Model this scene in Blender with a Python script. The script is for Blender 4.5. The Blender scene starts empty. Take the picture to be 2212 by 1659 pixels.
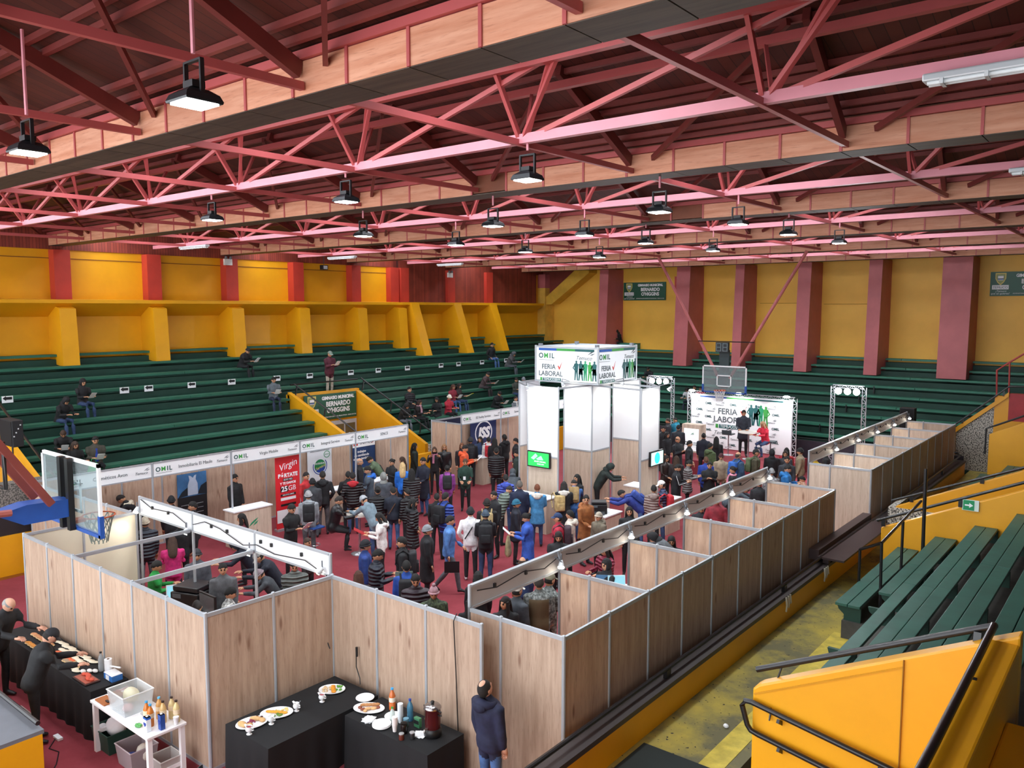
import bpy, bmesh, math, random
import numpy as np
from mathutils import Vector, Matrix
random.seed(7)
S = bpy.context.scene
COL = S.collection
# ------------------------------------------------------------------ camera
F_PX = 1739.25
YAW, PITCH, ROLL = math.radians(39.039), math.radians(5.3518), math.radians(0.0164)
cam_d = bpy.data.cameras.new('camera'); cam = bpy.data.objects.new('camera', cam_d); COL.objects.link(cam)
cam_d.sensor_fit = 'HORIZONTAL'; cam_d.sensor_width = 36.0; cam_d.lens = F_PX / 2212 * 36.0
cam_d.clip_start = 0.1; cam_d.clip_end = 200
_f = Vector((-math.sin(YAW) * math.cos(PITCH), math.cos(YAW) * math.cos(PITCH), -math.sin(PITCH)))
_r = Vector((math.cos(YAW), math.sin(YAW), 0)); _u = _r.cross(_f)
cam.matrix_world = Matrix(((_r.x, _u.x, -_f.x, 0), (_r.y, _u.y, -_f.y, 0), (_r.z, _u.z, -_f.z, 6.2), (0, 0, 0, 1)))
S.camera = cam
# ------------------------------------------------------------------ world, exposure
W = bpy.data.worlds.new('overcast'); S.world = W; W.use_nodes = True
bg = W.node_tree.nodes['Background']; bg.inputs[0].default_value = (0.90, 0.95, 1.0, 1); bg.inputs[1].default_value = 2.6
S.view_settings.view_transform = 'Standard'; S.view_settings.look = 'None'
S.view_settings.exposure = 0.95; S.view_settings.gamma = 1.0; S.view_settings.use_curve_mapping = False
SKY_E = 5.4        # daylight through the translucent roof strips
LAMP_W = 130.0      # each high-bay lamp
SPOT_W = 14.0      # each booth spotlight
# ------------------------------------------------------------------ helpers
def lin(c):
    c = c.lstrip('#'); v = [int(c[i:i + 2], 16) / 255 for i in (0, 2, 4)]
    return tuple((x / 12.92 if x <= 0.04045 else ((x + 0.055) / 1.055) ** 2.4) for x in v)
MATS = {}
def newmat(key):
    m = bpy.data.materials.new(key); m.use_nodes = True
    return m, m.node_tree.nodes, m.node_tree.links, m.node_tree.nodes['Principled BSDF']
def mix_rgb(N, L, fac, a, b):
    n = N.new('ShaderNodeMix'); n.data_type = 'RGBA'
    for s, v in ((0, fac), (6, a), (7, b)):
        if hasattr(v, 'links') or hasattr(v, 'is_linked'): L.new(v, n.inputs[s])
        else: n.inputs[s].default_value = v if s == 0 else (*v, 1)
    return n.outputs[2]
def ramp(N, L, src, stops):
    n = N.new('ShaderNodeValToRGB'); L.new(src, n.inputs[0]); e = n.color_ramp.elements
    while len(e) < len(stops): e.new(0.5)
    for k, (p, c) in enumerate(stops): e[k].position = p; e[k].color = (*c, 1) if len(c) == 3 else c
    return n.outputs[0]
def noise(N, L, scale, detail=4, vec=None, rough=0.55):
    n = N.new('ShaderNodeTexNoise'); n.inputs['Scale'].default_value = scale; n.inputs['Detail'].default_value = detail
    n.inputs['Roughness'].default_value = rough
    if vec is not None: L.new(vec, n.inputs['Vector'])
    return n
def mapping(N, L, scale, src='Object', add_random=False):
    t = N.new('ShaderNodeTexCoord'); mp = N.new('ShaderNodeMapping'); mp.inputs['Scale'].default_value = scale
    v = t.outputs[src]
    if add_random:
        oi = N.new('ShaderNodeObjectInfo'); ad = N.new('ShaderNodeVectorMath'); ad.operation = 'MULTIPLY_ADD'
        cmb = N.new('ShaderNodeCombineXYZ'); 
        for k in range(3): L.new(oi.outputs['Random'], cmb.inputs[k])
        L.new(cmb.outputs[0], ad.inputs[0]); ad.inputs[1].default_value = (37, 51, 23); L.new(v, ad.inputs[2]); v = ad.outputs[0]
    L.new(v, mp.inputs['Vector']); return mp.outputs[0]
def bump(N, L, B, h, strength=0.3, dist=0.01):
    b = N.new('ShaderNodeBump'); b.inputs['Strength'].default_value = strength; b.inputs['Distance'].default_value = dist
    L.new(h, b.inputs['Height']); L.new(b.outputs[0], B.inputs['Normal'])
def paint(c, rough=0.55, var=0.12, scale=3.0, metal=0.0, bmp=0.0, spec=0.5):
    """painted / plain surface with a little mottling"""
    k = f'paint_{c}_{rough}_{var}_{scale}_{metal}_{bmp}_{spec}'
    if k in MATS: return MATS[k]
    m, N, L, B = newmat(k); a = lin(c); v = mapping(N, L, (1, 1, 1))
    n = noise(N, L, scale, 5, v); lo = tuple(x * (1 - var) for x in a); hi = tuple(min(1, x * (1 + var)) for x in a)
    L.new(ramp(N, L, n.outputs[0], [(0.3, lo), (0.7, hi)]), B.inputs['Base Color'])
    B.inputs['Roughness'].default_value = rough; B.inputs['Metallic'].default_value = metal
    B.inputs['Specular IOR Level'].default_value = spec
    if bmp: bump(N, L, B, n.outputs[0], bmp)
    MATS[k] = m; return m
def emit(c, s):
    k = f'emit_{c}_{s}'
    if k in MATS: return MATS[k]
    m, N, L, B = newmat(k); B.inputs['Base Color'].default_value = (*lin(c), 1)
    B.inputs['Emission Color'].default_value = (*lin(c), 1); B.inputs['Emission Strength'].default_value = s
    MATS[k] = m; return m
def glass(c='#dfe8ea', rough=0.05, alpha=0.25):
    k = f'glass_{c}_{rough}_{alpha}'
    if k in MATS: return MATS[k]
    m, N, L, B = newmat(k); B.inputs['Base Color'].default_value = (*lin(c), 1); B.inputs['Roughness'].default_value = rough
    tr = N.new('ShaderNodeBsdfTransparent'); tr.inputs[0].default_value = (*lin(c), 1); mx = N.new('ShaderNodeMixShader')
    mx.inputs[0].default_value = alpha; L.new(tr.outputs[0], mx.inputs[1]); L.new(B.outputs[0], mx.inputs[2])
    L.new(mx.outputs[0], N['Material Output'].inputs[0]); MATS[k] = m; return m
def wood(key, lo, hi, dark, scale=(9, 9, 0.7), knots=True, rough=0.6, rnd=True):
    """grain along local Z; every object gets its own figure"""
    if key in MATS: return MATS[key]
    m, N, L, B = newmat(key); v = mapping(N, L, scale, add_random=rnd)
    n = noise(N, L, 1.6, 6, v, 0.6); c = ramp(N, L, n.outputs[0], [(0.30, lin(lo)), (0.68, lin(hi))])
    n2 = noise(N, L, 7.0, 3, v); c = mix_rgb(N, L, ramp(N, L, n2.outputs[0], [(0.56, (0, 0, 0)), (0.75, (0.5, 0.5, 0.5))]), c, lin(dark))
    if knots:
        kv = mapping(N, L, (scale[0] * 0.75, scale[1] * 0.75, scale[2] * 2.6), add_random=rnd)
        vo = N.new('ShaderNodeTexVoronoi'); vo.inputs['Scale'].default_value = 0.62; L.new(kv, vo.inputs['Vector'])
        c = mix_rgb(N, L, ramp(N, L, vo.outputs['Distance'], [(0.045, (0.85, 0.85, 0.85)), (0.15, (0, 0, 0))]), c, lin(dark))
    oi = N.new('ShaderNodeObjectInfo'); hs = N.new('ShaderNodeHueSaturation'); mr = N.new('ShaderNodeMapRange')
    mr.inputs[3].default_value = 0.86; mr.inputs[4].default_value = 1.12; L.new(oi.outputs['Random'], mr.inputs[0])
    L.new(mr.outputs[0], hs.inputs['Value']); L.new(c, hs.inputs['Color'])
    L.new(hs.outputs[0], B.inputs['Base Color']); B.inputs['Roughness'].default_value = rough
    bump(N, L, B, n.outputs[0], 0.12); MATS[key] = m; return m

class MB:
    """collects geometry for ONE mesh"""
    def __init__(s): s.v = []; s.f = []; s.m = []; s.cur = 0
    def add(s, vs, fs, m=None):
        o = len(s.v); s.v += [tuple(p) for p in vs]; s.f += [tuple(i + o for i in f) for f in fs]
        s.m += [s.cur if m is None else m] * len(fs); return s
    def box(s, x0, x1, y0, y1, z0, z1, m=None):
        v = [(x0, y0, z0), (x1, y0, z0), (x1, y1, z0), (x0, y1, z0), (x0, y0, z1), (x1, y0, z1), (x1, y1, z1), (x0, y1, z1)]
        return s.add(v, [(0, 3, 2, 1), (4, 5, 6, 7), (0, 1, 5, 4), (1, 2, 6, 5), (2, 3, 7, 6), (3, 0, 4, 7)], m)
    def bar(s, p, q, w, h, up=(0, 0, 1), m=None):
        p = Vector(p); q = Vector(q); d = (q - p).normalized(); u = Vector(up)
        if abs(d.dot(u)) > 0.98: u = Vector((0, 1, 0))
        r = d.cross(u).normalized() * (w / 2); u = r.cross(d).normalized() * (h / 2)
        v = [p - r - u, p + r - u, p + r + u, p - r + u, q - r - u, q + r - u, q + r + u, q - r + u]
        return s.add(v, [(0, 1, 2, 3), (4, 7, 6, 5), (0, 4, 5, 1), (1, 5, 6, 2), (2, 6, 7, 3), (3, 7, 4, 0)], m)
    def tube(s, pts, r, n=8, m=None, closed=False):
        pts = [Vector(p) for p in pts]; rr = r if isinstance(r, (list, tuple)) else [r] * len(pts); k = len(pts); o = []
        ref = Vector((0.13, 0.27, 0.95)); 
        for i, p in enumerate(pts):
            a = pts[(i - 1) % k] if (i or closed) else p; b = pts[(i + 1) % k] if (i < k - 1 or closed) else p
            d = (b - a).normalized(); x = d.cross(ref)
            if x.length < 0.05: x = d.cross(Vector((1, 0, 0)))
            x.normalize(); y = d.cross(x)
            o += [p + (x * math.cos(2 * math.pi * j / n) + y * math.sin(2 * math.pi * j / n)) * rr[i] for j in range(n)]
        f = []
        for i in range(k if closed else k - 1):
            i2 = (i + 1) % k
            f += [(i * n + j, i * n + (j + 1) % n, i2 * n + (j + 1) % n, i2 * n + j) for j in range(n)]
        if not closed: f += [tuple(range(n))[::-1], tuple((k - 1) * n + j for j in range(n))]
        return s.add(o, f, m)
    def lathe(s, prof, c=(0, 0, 0), n=16, m=None, sx=1, sy=1):
        o = []; k = len(prof)
        for r, z in prof: o += [(c[0] + r * sx * math.cos(2 * math.pi * j / n), c[1] + r * sy * math.sin(2 * math.pi * j / n), c[2] + z) for j in range(n)]
        f = [(i * n + j, i * n + (j + 1) % n, (i + 1) * n + (j + 1) % n, (i + 1) * n + j) for i in range(k - 1) for j in range(n)]
        f += [tuple(range(n))[::-1], tuple((k - 1) * n + j for j in range(n))]
        return s.add(o, f, m)
    def ell(s, c, r, n=10, k=7, m=None):
        return s.lathe([(max(1e-3, math.sin(math.pi * i / k)), -math.cos(math.pi * i / k) * r[2]) for i in range(k + 1)], c, n, m, r[0], r[1])
    def prism(s, poly, axis, a, b, m=None):
        """poly: 2D outline; extruded along axis ('x': poly=(y,z), 'y': poly=(x,z), 'z': poly=(x,y)) from a to b"""
        mk = {'x': lambda p, t: (t, p[0], p[1]), 'y': lambda p, t: (p[0], t, p[1]), 'z': lambda p, t: (p[0], p[1], t)}[axis]
        n = len(poly); v = [mk(p, a) for p in poly] + [mk(p, b) for p in poly]
        f = [tuple(range(n)), tuple(range(n, 2 * n))[::-1]] + [(i, (i + 1) % n + 0, (i + 1) % n + n, i + n)[::-1] for i in range(n)]
        return s.add(v, f, m)
    def mesh(s, name, mats, smooth=False, bevel=0.0):
        me = bpy.data.meshes.new(name); me.from_pydata(s.v, [], s.f)
        bm = bmesh.new(); bm.from_mesh(me)
        for i, fc in enumerate(bm.faces): fc.material_index = s.m[i]; fc.smooth = smooth
        bmesh.ops.recalc_face_normals(bm, faces=bm.faces)
        if bevel: bmesh.ops.bevel(bm, geom=list(bm.edges), offset=bevel, segments=2, affect='EDGES', profile=0.5)
        bm.to_mesh(me); bm.free()
        for mt in (mats if isinstance(mats, (list, tuple)) else [mats]): me.materials.append(mt)
        if smooth: me.set_sharp_from_angle(angle=math.radians(50))
        return me
    def build(s, name, mats, root=None, smooth=False, bevel=0.0):
        return link(name, s.mesh(name, mats, smooth, bevel), root)
def link(name, data, root=None, loc=None, rot=None):
    o = bpy.data.objects.new(name, data); COL.objects.link(o)
    if loc is not None: o.location = loc
    if rot is not None: o.rotation_euler = rot
    if root is not None:
        o.parent = root
        if root.get('_w'): o.matrix_parent_inverse = root.matrix_basis.inverted()     # child built in world coordinates
    return o
def tag(o, label=None, cat=None, group=None, kind=None):
    if label: o['label'] = label
    if cat: o['category'] = cat
    if group: o['group'] = group
    if kind: o['kind'] = kind
    return o
def root(name, label, cat, loc=(0, 0, 0), rz=0.0, world=True, group=None, kind=None):
    o = bpy.data.objects.new(name, None); COL.objects.link(o); o.empty_display_size = 0.2
    o.location = loc; o.rotation_euler = (0, 0, rz)
    if world: o['_w'] = 1
    return tag(o, label, cat, group, kind)
def struct(o): o['kind'] = 'structure'; return o
def text(body, size, mat, rootobj, M, align='CENTER', shear=0.0, ext=0.002, bold=0.0, sx=1.0, name='lettering'):
    cu = bpy.data.curves.new(name, 'FONT'); cu.body = body; cu.size = size; cu.align_x = align; cu.align_y = 'CENTER'
    cu.extrude = ext; cu.shear = shear; cu.offset = bold; cu.resolution_u = 3; cu.materials.append(mat)
    o = bpy.data.objects.new(name, cu); COL.objects.link(o)
    o.parent = rootobj
    if rootobj.get('_w'): o.matrix_parent_inverse = rootobj.matrix_basis.inverted()
    o.matrix_basis = M @ Matrix.Diagonal((sx, 1, 1, 1)); return o
def frame(origin, right, up=(0, 0, 1)):
    """matrix whose local X runs along right, local Y along up, local Z out of the surface"""
    r = Vector(right).normalized(); u = Vector(up).normalized(); n = r.cross(u)
    return Matrix(((r.x, u.x, n.x, origin[0]), (r.y, u.y, n.y, origin[1]), (r.z, u.z, n.z, origin[2]), (0, 0, 0, 1)))
def flat(M, poly, name, mat, rootobj, t=0.004):
    """thin raised shape (print, logo) lying on a surface frame M; poly is one outline or several"""
    mb = MB(); polys = poly if isinstance(poly[0][0], (list, tuple)) else [poly]
    for pl in polys:
        n = len(pl); v = [M @ Vector((x, y, 0.0005)) for x, y in pl] + [M @ Vector((x, y, t)) for x, y in pl]
        mb.add(v, [tuple(range(n))[::-1], tuple(range(n, 2 * n))] + [(i, (i + 1) % n, (i + 1) % n + n, i + n) for i in range(n)])
    return mb.build(name, mat, rootobj)
def rect(x0, x1, y0, y1): return [(x0, y0), (x1, y0), (x1, y1), (x0, y1)]
def disc(cx, cy, rx, ry, n=24): return [(cx + rx * math.cos(2 * math.pi * i / n), cy + ry * math.sin(2 * math.pi * i / n)) for i in range(n)]
def ringpoly(cx, cy, rx, ry, w, n=28, a0=0, a1=360):
    """list of small quads forming a ring"""
    out = []
    for i in range(n):
        t0 = math.radians(a0 + (a1 - a0) * i / n); t1 = math.radians(a0 + (a1 - a0) * (i + 1) / n)
        out.append([(cx + rx * math.cos(t0), cy + ry * math.sin(t0)), (cx + rx * math.cos(t1), cy + ry * math.sin(t1)),
                    (cx + (rx - w) * math.cos(t1), cy + (ry - w) * math.sin(t1)), (cx + (rx - w) * math.cos(t0), cy + (ry - w) * math.sin(t0))])
    return out
# ------------------------------------------------------------------ palette
YEL = paint('#e3a011', 0.42, 0.06, 1.2, bmp=0.05); YEL_D = YEL
RED = paint('#b8392b', 0.5, 0.10, 2.0, bmp=0.05); PILR = paint('#bb6466', 0.5, 0.08, 2.0, bmp=0.05)
STEEL_RED = paint('#b65555', 0.45, 0.06, 2.0); CHORD = paint('#d88c98', 0.42, 0.05, 2.0)
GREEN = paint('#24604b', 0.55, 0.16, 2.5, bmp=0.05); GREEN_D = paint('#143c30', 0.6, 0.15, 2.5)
ALU = paint('#aeb4ba', 0.38, 0.05, 4, metal=0.35); BLACK = paint('#141416', 0.45, 0.1, 5); BLACK_METAL = paint('#1b1a1c', 0.32, 0.1, 5)
WHITE = paint('#eef0f2', 0.5, 0.02, 2); CREAM = paint('#d9d0b9', 0.55, 0.03, 2); GREYM = paint('#6d7178', 0.5, 0.06, 4)
BROWN = paint('#3b2a29', 0.45, 0.12, 3); CONC = paint('#4c4a45', 0.85, 0.25, 3.0, bmp=0.3)
PLY = wood('panel_ply', '#a98d78', '#c6ab95', '#7d5a47')
PLY_PALE = wood('panel_pale', '#bda994', '#d8c6b3', '#94795f', knots=False)
BOXPLY = wood('box_ply', '#c4805f', '#dba183', '#9a573c', scale=(0.6, 8, 8), knots=False)
CLOTH_BLACK = paint('#0e0f12', 0.85, 0.15, 6, bmp=0.1)
def planks(key, c0, c1, axis, pitch, gap=0.06, rough=0.6):
    if key in MATS: return MATS[key]
    m, N, L, B = newmat(key); t = N.new('ShaderNodeTexCoord'); sp = N.new('ShaderNodeSeparateXYZ'); L.new(t.outputs['Object'], sp.inputs[0])
    d = N.new('ShaderNodeMath'); d.operation = 'DIVIDE'; L.new(sp.outputs[axis], d.inputs[0]); d.inputs[1].default_value = pitch
    fl = N.new('ShaderNodeMath'); fl.operation = 'FLOOR'; L.new(d.outputs[0], fl.inputs[0])
    fr = N.new('ShaderNodeMath'); fr.operation = 'FRACT'; L.new(d.outputs[0], fr.inputs[0])
    wn = N.new('ShaderNodeTexWhiteNoise'); wn.noise_dimensions = '1D'; L.new(fl.outputs[0], wn.inputs['W'])
    c = ramp(N, L, wn.outputs['Value'], [(0.0, lin(c0)), (1.0, lin(c1))])
    n = noise(N, L, 2.2, 4, mapping(N, L, (1, 1, 1))); c = mix_rgb(N, L, ramp(N, L, n.outputs[0], [(0.45, (0, 0, 0)), (0.8, (0.6, 0.6, 0.6))]), c, tuple(x * 0.5 for x in lin(c0)))
    g = N.new('ShaderNodeMath'); g.operation = 'LESS_THAN'; L.new(fr.outputs[0], g.inputs[0]); g.inputs[1].default_value = gap
    c = mix_rgb(N, L, g.outputs[0], c, tuple(x * 0.25 for x in lin(c0))); L.new(c, B.inputs['Base Color']); B.inputs['Roughness'].default_value = rough
    MATS[key] = m; return m
CEIL = planks('ceiling_boards', '#481d17', '#5e2a1f', 0, 0.16)
LEFTPLY = planks('wall_boards', '#7d3226', '#97402f', 1, 0.10, 0.10)
def carpet_mat():
    m, N, L, B = newmat('carpet'); v = mapping(N, L, (1, 1, 1)); n = noise(N, L, 0.7, 6, v, 0.7); n2 = noise(N, L, 90, 2, v)
    c = ramp(N, L, n.outputs[0], [(0.3, lin('#7c252f')), (0.7, lin('#953a44'))]); L.new(c, B.inputs['Base Color']); B.inputs['Roughness'].default_value = 0.95
    bump(N, L, B, n2.outputs[0], 0.4, 0.004); return m
CARPET = carpet_mat()
def speckle(key, a, b, scale, thr=0.5):
    m, N, L, B = newmat(key); v = mapping(N, L, (1, 1, 1)); n = noise(N, L, scale, 2, v)
    c = ramp(N, L, n.outputs[0], [(thr - 0.04, lin(a)), (thr + 0.04, lin(b))]); L.new(c, B.inputs['Base Color']); B.inputs['Roughness'].default_value = 0.9
    bump(N, L, B, n.outputs[0], 0.5, 0.01); return m
PEBBLE = speckle('pebble_dash', '#4a4743', '#c2bcb1', 26, 0.47)
PEBBLE_FINE = speckle('pebble_grey', '#4a4845', '#7f7a74', 26, 0.5)
def walkway_mat():
    m, N, L, B = newmat('walkway'); v = mapping(N, L, (1, 1, 1)); n = noise(N, L, 1.1, 6, v, 0.65); n2 = noise(N, L, 16, 2, v)
    c = ramp(N, L, n.outputs[0], [(0.40, lin('#6d6748')), (0.52, lin('#9a8b45')), (0.66, lin('#b59f42'))])
    c = mix_rgb(N, L, ramp(N, L, n2.outputs[0], [(0.66, (0, 0, 0)), (0.70, (1, 1, 1))]), c, lin('#2a2824'))
    L.new(c, B.inputs['Base Color']); B.inputs['Roughness'].default_value = 0.8; bump(N, L, B, n.outputs[0], 0.3); return m
WALKWAY = walkway_mat()
# ================================================================== STRUCTURE
o = struct(MB().box(-30, 9.5, -9, 40, -0.2, 0.0).build('floor', planks('court_boards', '#7a3f14', '#8f4d1b', 0, 0.09, 0.03, 0.4)))
c = MB(); c.box(-20.35, -5.4, 3.78, 31.75, 0.0, 0.012)
tag(c.build('carpet', CARPET), 'dark red carpet covering the whole court under the booths', 'carpet')
TR_Y = [-4.1, 2.15, 8.41, 14.67, 20.92, 27.2, 33.45]; BX_Y = [-0.98, 5.28, 11.54, 17.8, 24.06, 30.32, 36.58]
# --- ceiling: gabled bays, ridge over each truss, gutter box in each valley
cm = MB(); XL, XR = -29.1, 9.4
def slab(ya, za, yb, zb): cm.prism([(ya, za), (yb, zb), (yb, zb + 0.1), (ya, za + 0.1)], 'x', XL, XR)
for y in TR_Y: slab(y - 2.87, 8.74, y - 2.2, 8.929); slab(y - 1.2, 9.211, y, 9.55); cm.prism([(y - 2.2, 8.929), (y - 1.2, 9.211), (y - 1.2, 9.311), (y - 2.2, 9.029)], 'x', -4.4, XR); slab(y, 9.55, y + 2.87, 8.74)     # near slopes have a strip of translucent roofing
for y in BX_Y: slab(y - 0.26, 8.74, y + 0.26, 8.74)
slab(36.84, 8.74, 39.3, 9.2)
ceiling = struct(cm.build('ceiling', CEIL)); 
SKY = MB(); SKY.prism([(-2.2, -.62), (-1.2, -.338), (-1.2, -.318), (-2.2, -.60)], 'x', -1.52, 1.52); SKY = SKY.mesh('skylight_pane', emit('#eef6ff', SKY_E))
for y in TR_Y:
    for k in range(8): link('skylight_pane', SKY, ceiling, (-27.4 + 3.06 * k, y, 9.55))
PUR = MB().box(XL + 0.1, XR - 0.1, -0.03, 0.03, -0.07, 0).mesh('purlin', paint('#7d3430', .5))
for y in TR_Y:
    for dy in (-2.72, -2.5, -1.75, -1.55, -0.62, 0.62, 1.55, 1.75, 2.5, 2.72):
        p = link('purlin', PUR, ceiling, (0, y + dy, 9.55 - abs(dy) * 0.2822))
# --- walls
wl = MB(); wl.box(-29.4, -28.95, -3, 39.3, 0, 8.16); wall_left = struct(wl.build('wall_left', YEL))
MB().box(-29.3, -28.9, -3, 39.2, 8.16, 9.9).build('gable_boarding', LEFTPLY, wall_left)
MB().box(-28.97, -28.93, -3, 26.6, 7.86, 7.885).build('crack_line', paint('#7d4a1c', 0.8), wall_left)
# ledge with a sloping soffit and ragged top edge
lg = MB(); lg.prism([(-28.95, 5.93), (-28.1, 6.38), (-28.1, 6.49), (-28.95, 6.52)], 'y', -3, 37.6); lg.build('ledge', YEL, wall_left)
UP = MB().box(-0.36, 0.0, -0.27, 0.27, 6.5, 8.16); 
Y_PIL = [5.28, 8.41, 11.54, 14.67, 17.80, 20.92, 24.05, 27.05, 30.3, 33.3]
upm = MB().box(-0.40, 0, -0.26, 0.26, 6.50, 8.14).mesh('red_pillar', RED)
for y in Y_PIL: link('red_pillar', upm, wall_left, (-28.55, y, 0))
link('red_pillar', upm, wall_left, (-28.62, 26.45, 0))
fm = MB(); fm.prism([(-28.95, 4.4), (-27.9, 4.30), (-28.03, 6.2), (-28.3, 6.27), (-28.95, 5.95)], 'y', -0.26, 0.26); fin = fm.mesh('buttress', YEL)
for y in [5.28, 8.41, 11.54, 14.67, 17.80, 20.92, 24.05, 26.5]: link('buttress', fin, wall_left, (0, y - 0.12, 0))
fm = MB(); fm.prism([(-28.95, 4.0), (-27.15, 3.96), (-28.05, 6.46), (-28.95, 6.0)], 'y', -0.26, 0.26); fin = fm.mesh('buttress', YEL)
for y in [27.2, 30.2, 33.0]: link('buttress', fin, wall_left, (0, y, 0))
MB().box(-28.9, -28.75, 26.8, 37.7, 6.5, 8.7).build('brown_boarding', LEFTPLY, wall_left)
wf = MB(); wf.box(-29.4, 9.5, 39.02, 39.4, 0, 9.6); wall_far = struct(wf.build('wall_far', paint('#f4bb45', .5, .05, 1.2)))  # paler yellow than the left wall: haze and missing light put into the paint
pm = [(-24.2, .55), (-19.55, .75), (-16.4, .45), (-13.35, .60), (-10.25, .55), (-7.35, 1.10), (-3.75, .6), (-0.6, .6)]
for x, w in pm:
    m = MB(); m.prism([(39.05, 3.3), (37.18, 3.3), (37.48, 8.33), (39.05, 8.33)], 'x', x, x + w); m.build('buttress_pillar', PILR, wall_far)
m = MB(); m.box(-28.95, -28.4, 38.1, 39.05, 4.3, 7.4).build('corner_pillar', paint('#dfb04a', 0.5), wall_far)
m = MB(); m.box(-28.95, -28.4, 38.1, 39.05, 7.4, 8.2).build('corner_pillar_top', PILR, wall_far)
m = MB(); m.prism([(-29.0, 6.4), (-28.0, 6.45), (-25.4, 8.2), (-25.4, 8.5), (-26.2, 8.5), (-28.3, 6.95), (-29, 6.6)], 'y', 38.2, 39.04); m.build('sloping_beam', paint('#dfae3c', 0.5), wall_far)
m = MB(); m.prism([(-29.0, 6.65), (-28.2, 6.95), (-26.0, 8.45), (-24.6, 9.2), (-29, 9.2)], 'y', 38.55, 39.03); m.build('brown_boarding', LEFTPLY, wall_far)
for x, z in ((-10.25, 6.4), (-13.35, 6.45)): MB().box(x - 2.4, x - 0.02, 39.0, 39.03, z, z + 0.02).build('crack_line', paint('#a5751a', 0.8), wall_far)
wr = MB(); wr.box(9.2, 9.5, -9, 39.3, 0, 9.8); struct(wr.build('wall_right', LEFTPLY))
# --- trusses
NX = [-3.43 - 3.26 * k for k in range(-3, 8)]
HL = MB().box(-28.5, 9, -0.05, 0.05, -0.06, 0.06).mesh('bottom_chord', CHORD)
names = ['nearest', 'second', 'third', 'fourth', 'fifth', 'farthest']
def tmesh(p, q, w, h, nm, mat=STEEL_RED): return MB().bar(p, q, w, h).mesh(nm, mat)
web1 = tmesh((0, 0, 0), (0.02, -0.52, 0.74), .05, .07, 'web'); web2 = tmesh((0.05, 0, 0), (0.98, -0.52, 0.76), .05, .06, 'web')
web3 = tmesh((0.1, 0.03, 0), (0.84, -0.49, 0.75), .04, .05, 'web'); web4 = tmesh((0.25, 0, 0.02), (4.05, -0.50, 0.75), .05, .065, 'web')
web5 = tmesh((0.1, 0, 0), (-0.2, 0.52, 0.72), .04, .05, 'web')
raf = tmesh((0.25, 0.5, 0.95), (-0.05, 2.85, 0.12), .08, .17, 'rafter', paint('#74302c', 0.5)); raf2 = tmesh((0.05, 0.52, 0.9), (-2.9, 2.85, 0.12), .05, .08, 'brace', paint('#74302c', 0.5))
rafn = tmesh((0.25, -0.5, 0.95), (-0.05, -2.85, 0.12), .08, .17, 'rafter', paint('#74302c', 0.5))
tie = tmesh((0, -2.85, -0.06), (0, 2.85, -0.04), .06, .08, 'tie')
tch = MB().box(-28.5, 9, -0.05, 0.05, -0.05, 0.05).mesh('top_chord', STEEL_RED)
for ti, y in enumerate(TR_Y[1:]):
    r = root('roof_truss', f'pink steel roof truss with web bars, {names[ti]} one from the camera', 'truss', (0, y, 8.39))
    link('bottom_chord', HL, r).matrix_basis = Matrix.Translation((0, y, 8.39))
    for dy in (-0.52, 0.52): link('top_chord', tch, r).matrix_basis = Matrix.Translation((0, y + dy, 9.14))
    for x in NX:
        if x > 5: continue
        for nm, me in (('web', web1), ('web', web2), ('web', web3), ('web', web4), ('web', web5), ('rafter', raf), ('rafter', rafn), ('brace', raf2), ('tie', tie)):
            link(nm, me, r).matrix_basis = Matrix.Translation((x, y, 8.40))
# --- gutter boxes clad in plywood
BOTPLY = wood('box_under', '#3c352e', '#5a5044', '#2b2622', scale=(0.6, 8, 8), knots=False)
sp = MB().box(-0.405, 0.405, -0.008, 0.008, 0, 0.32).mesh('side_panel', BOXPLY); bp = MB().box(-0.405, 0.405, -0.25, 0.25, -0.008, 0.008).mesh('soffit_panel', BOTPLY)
bt = MB().box(-0.018, 0.018, -0.012, 0.012, 0, 0.34).mesh('batten', STEEL_RED)
for bi, y in enumerate(BX_Y[1:]):
    r = root('gutter_beam', f'plywood clad roof beam with dark underside, {names[bi]} one from the camera', 'beam', (0, y, 8.29), kind='structure')
    core = MB().box(-28.9, 9.3, y - 0.24, y + 0.24, 8.31, 8.73).build('core', paint('#7a4630', 0.7), r)
    MB().box(-28.9, 9.3, y - 0.30, y - 0.24, 8.615, 8.70).build('top_rail', STEEL_RED, r)
    j = -28
    while True:
        x = -6.04 + 0.824 * j + (0.06 if bi % 2 else 0)
        if x > 3.5: break
        miss = (bi, j) in ((1, -5), (2, -4), (2, -5), (4, 9))
        if not miss: link('side_panel', sp, r).matrix_basis = Matrix.Translation((x + 0.412, y - 0.25, 8.285)) @ Matrix.Rotation(random.uniform(-.006, .006), 4, 'X')
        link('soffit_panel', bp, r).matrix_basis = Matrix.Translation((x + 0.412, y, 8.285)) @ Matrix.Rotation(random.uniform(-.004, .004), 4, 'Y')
        link('batten', bt, r).matrix_basis = Matrix.Translation((x, y - 0.262, 8.283)); j += 1
# ================================================================== GRANDSTANDS
def zrow(i): return 1.12 + 0.357 * i
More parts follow.
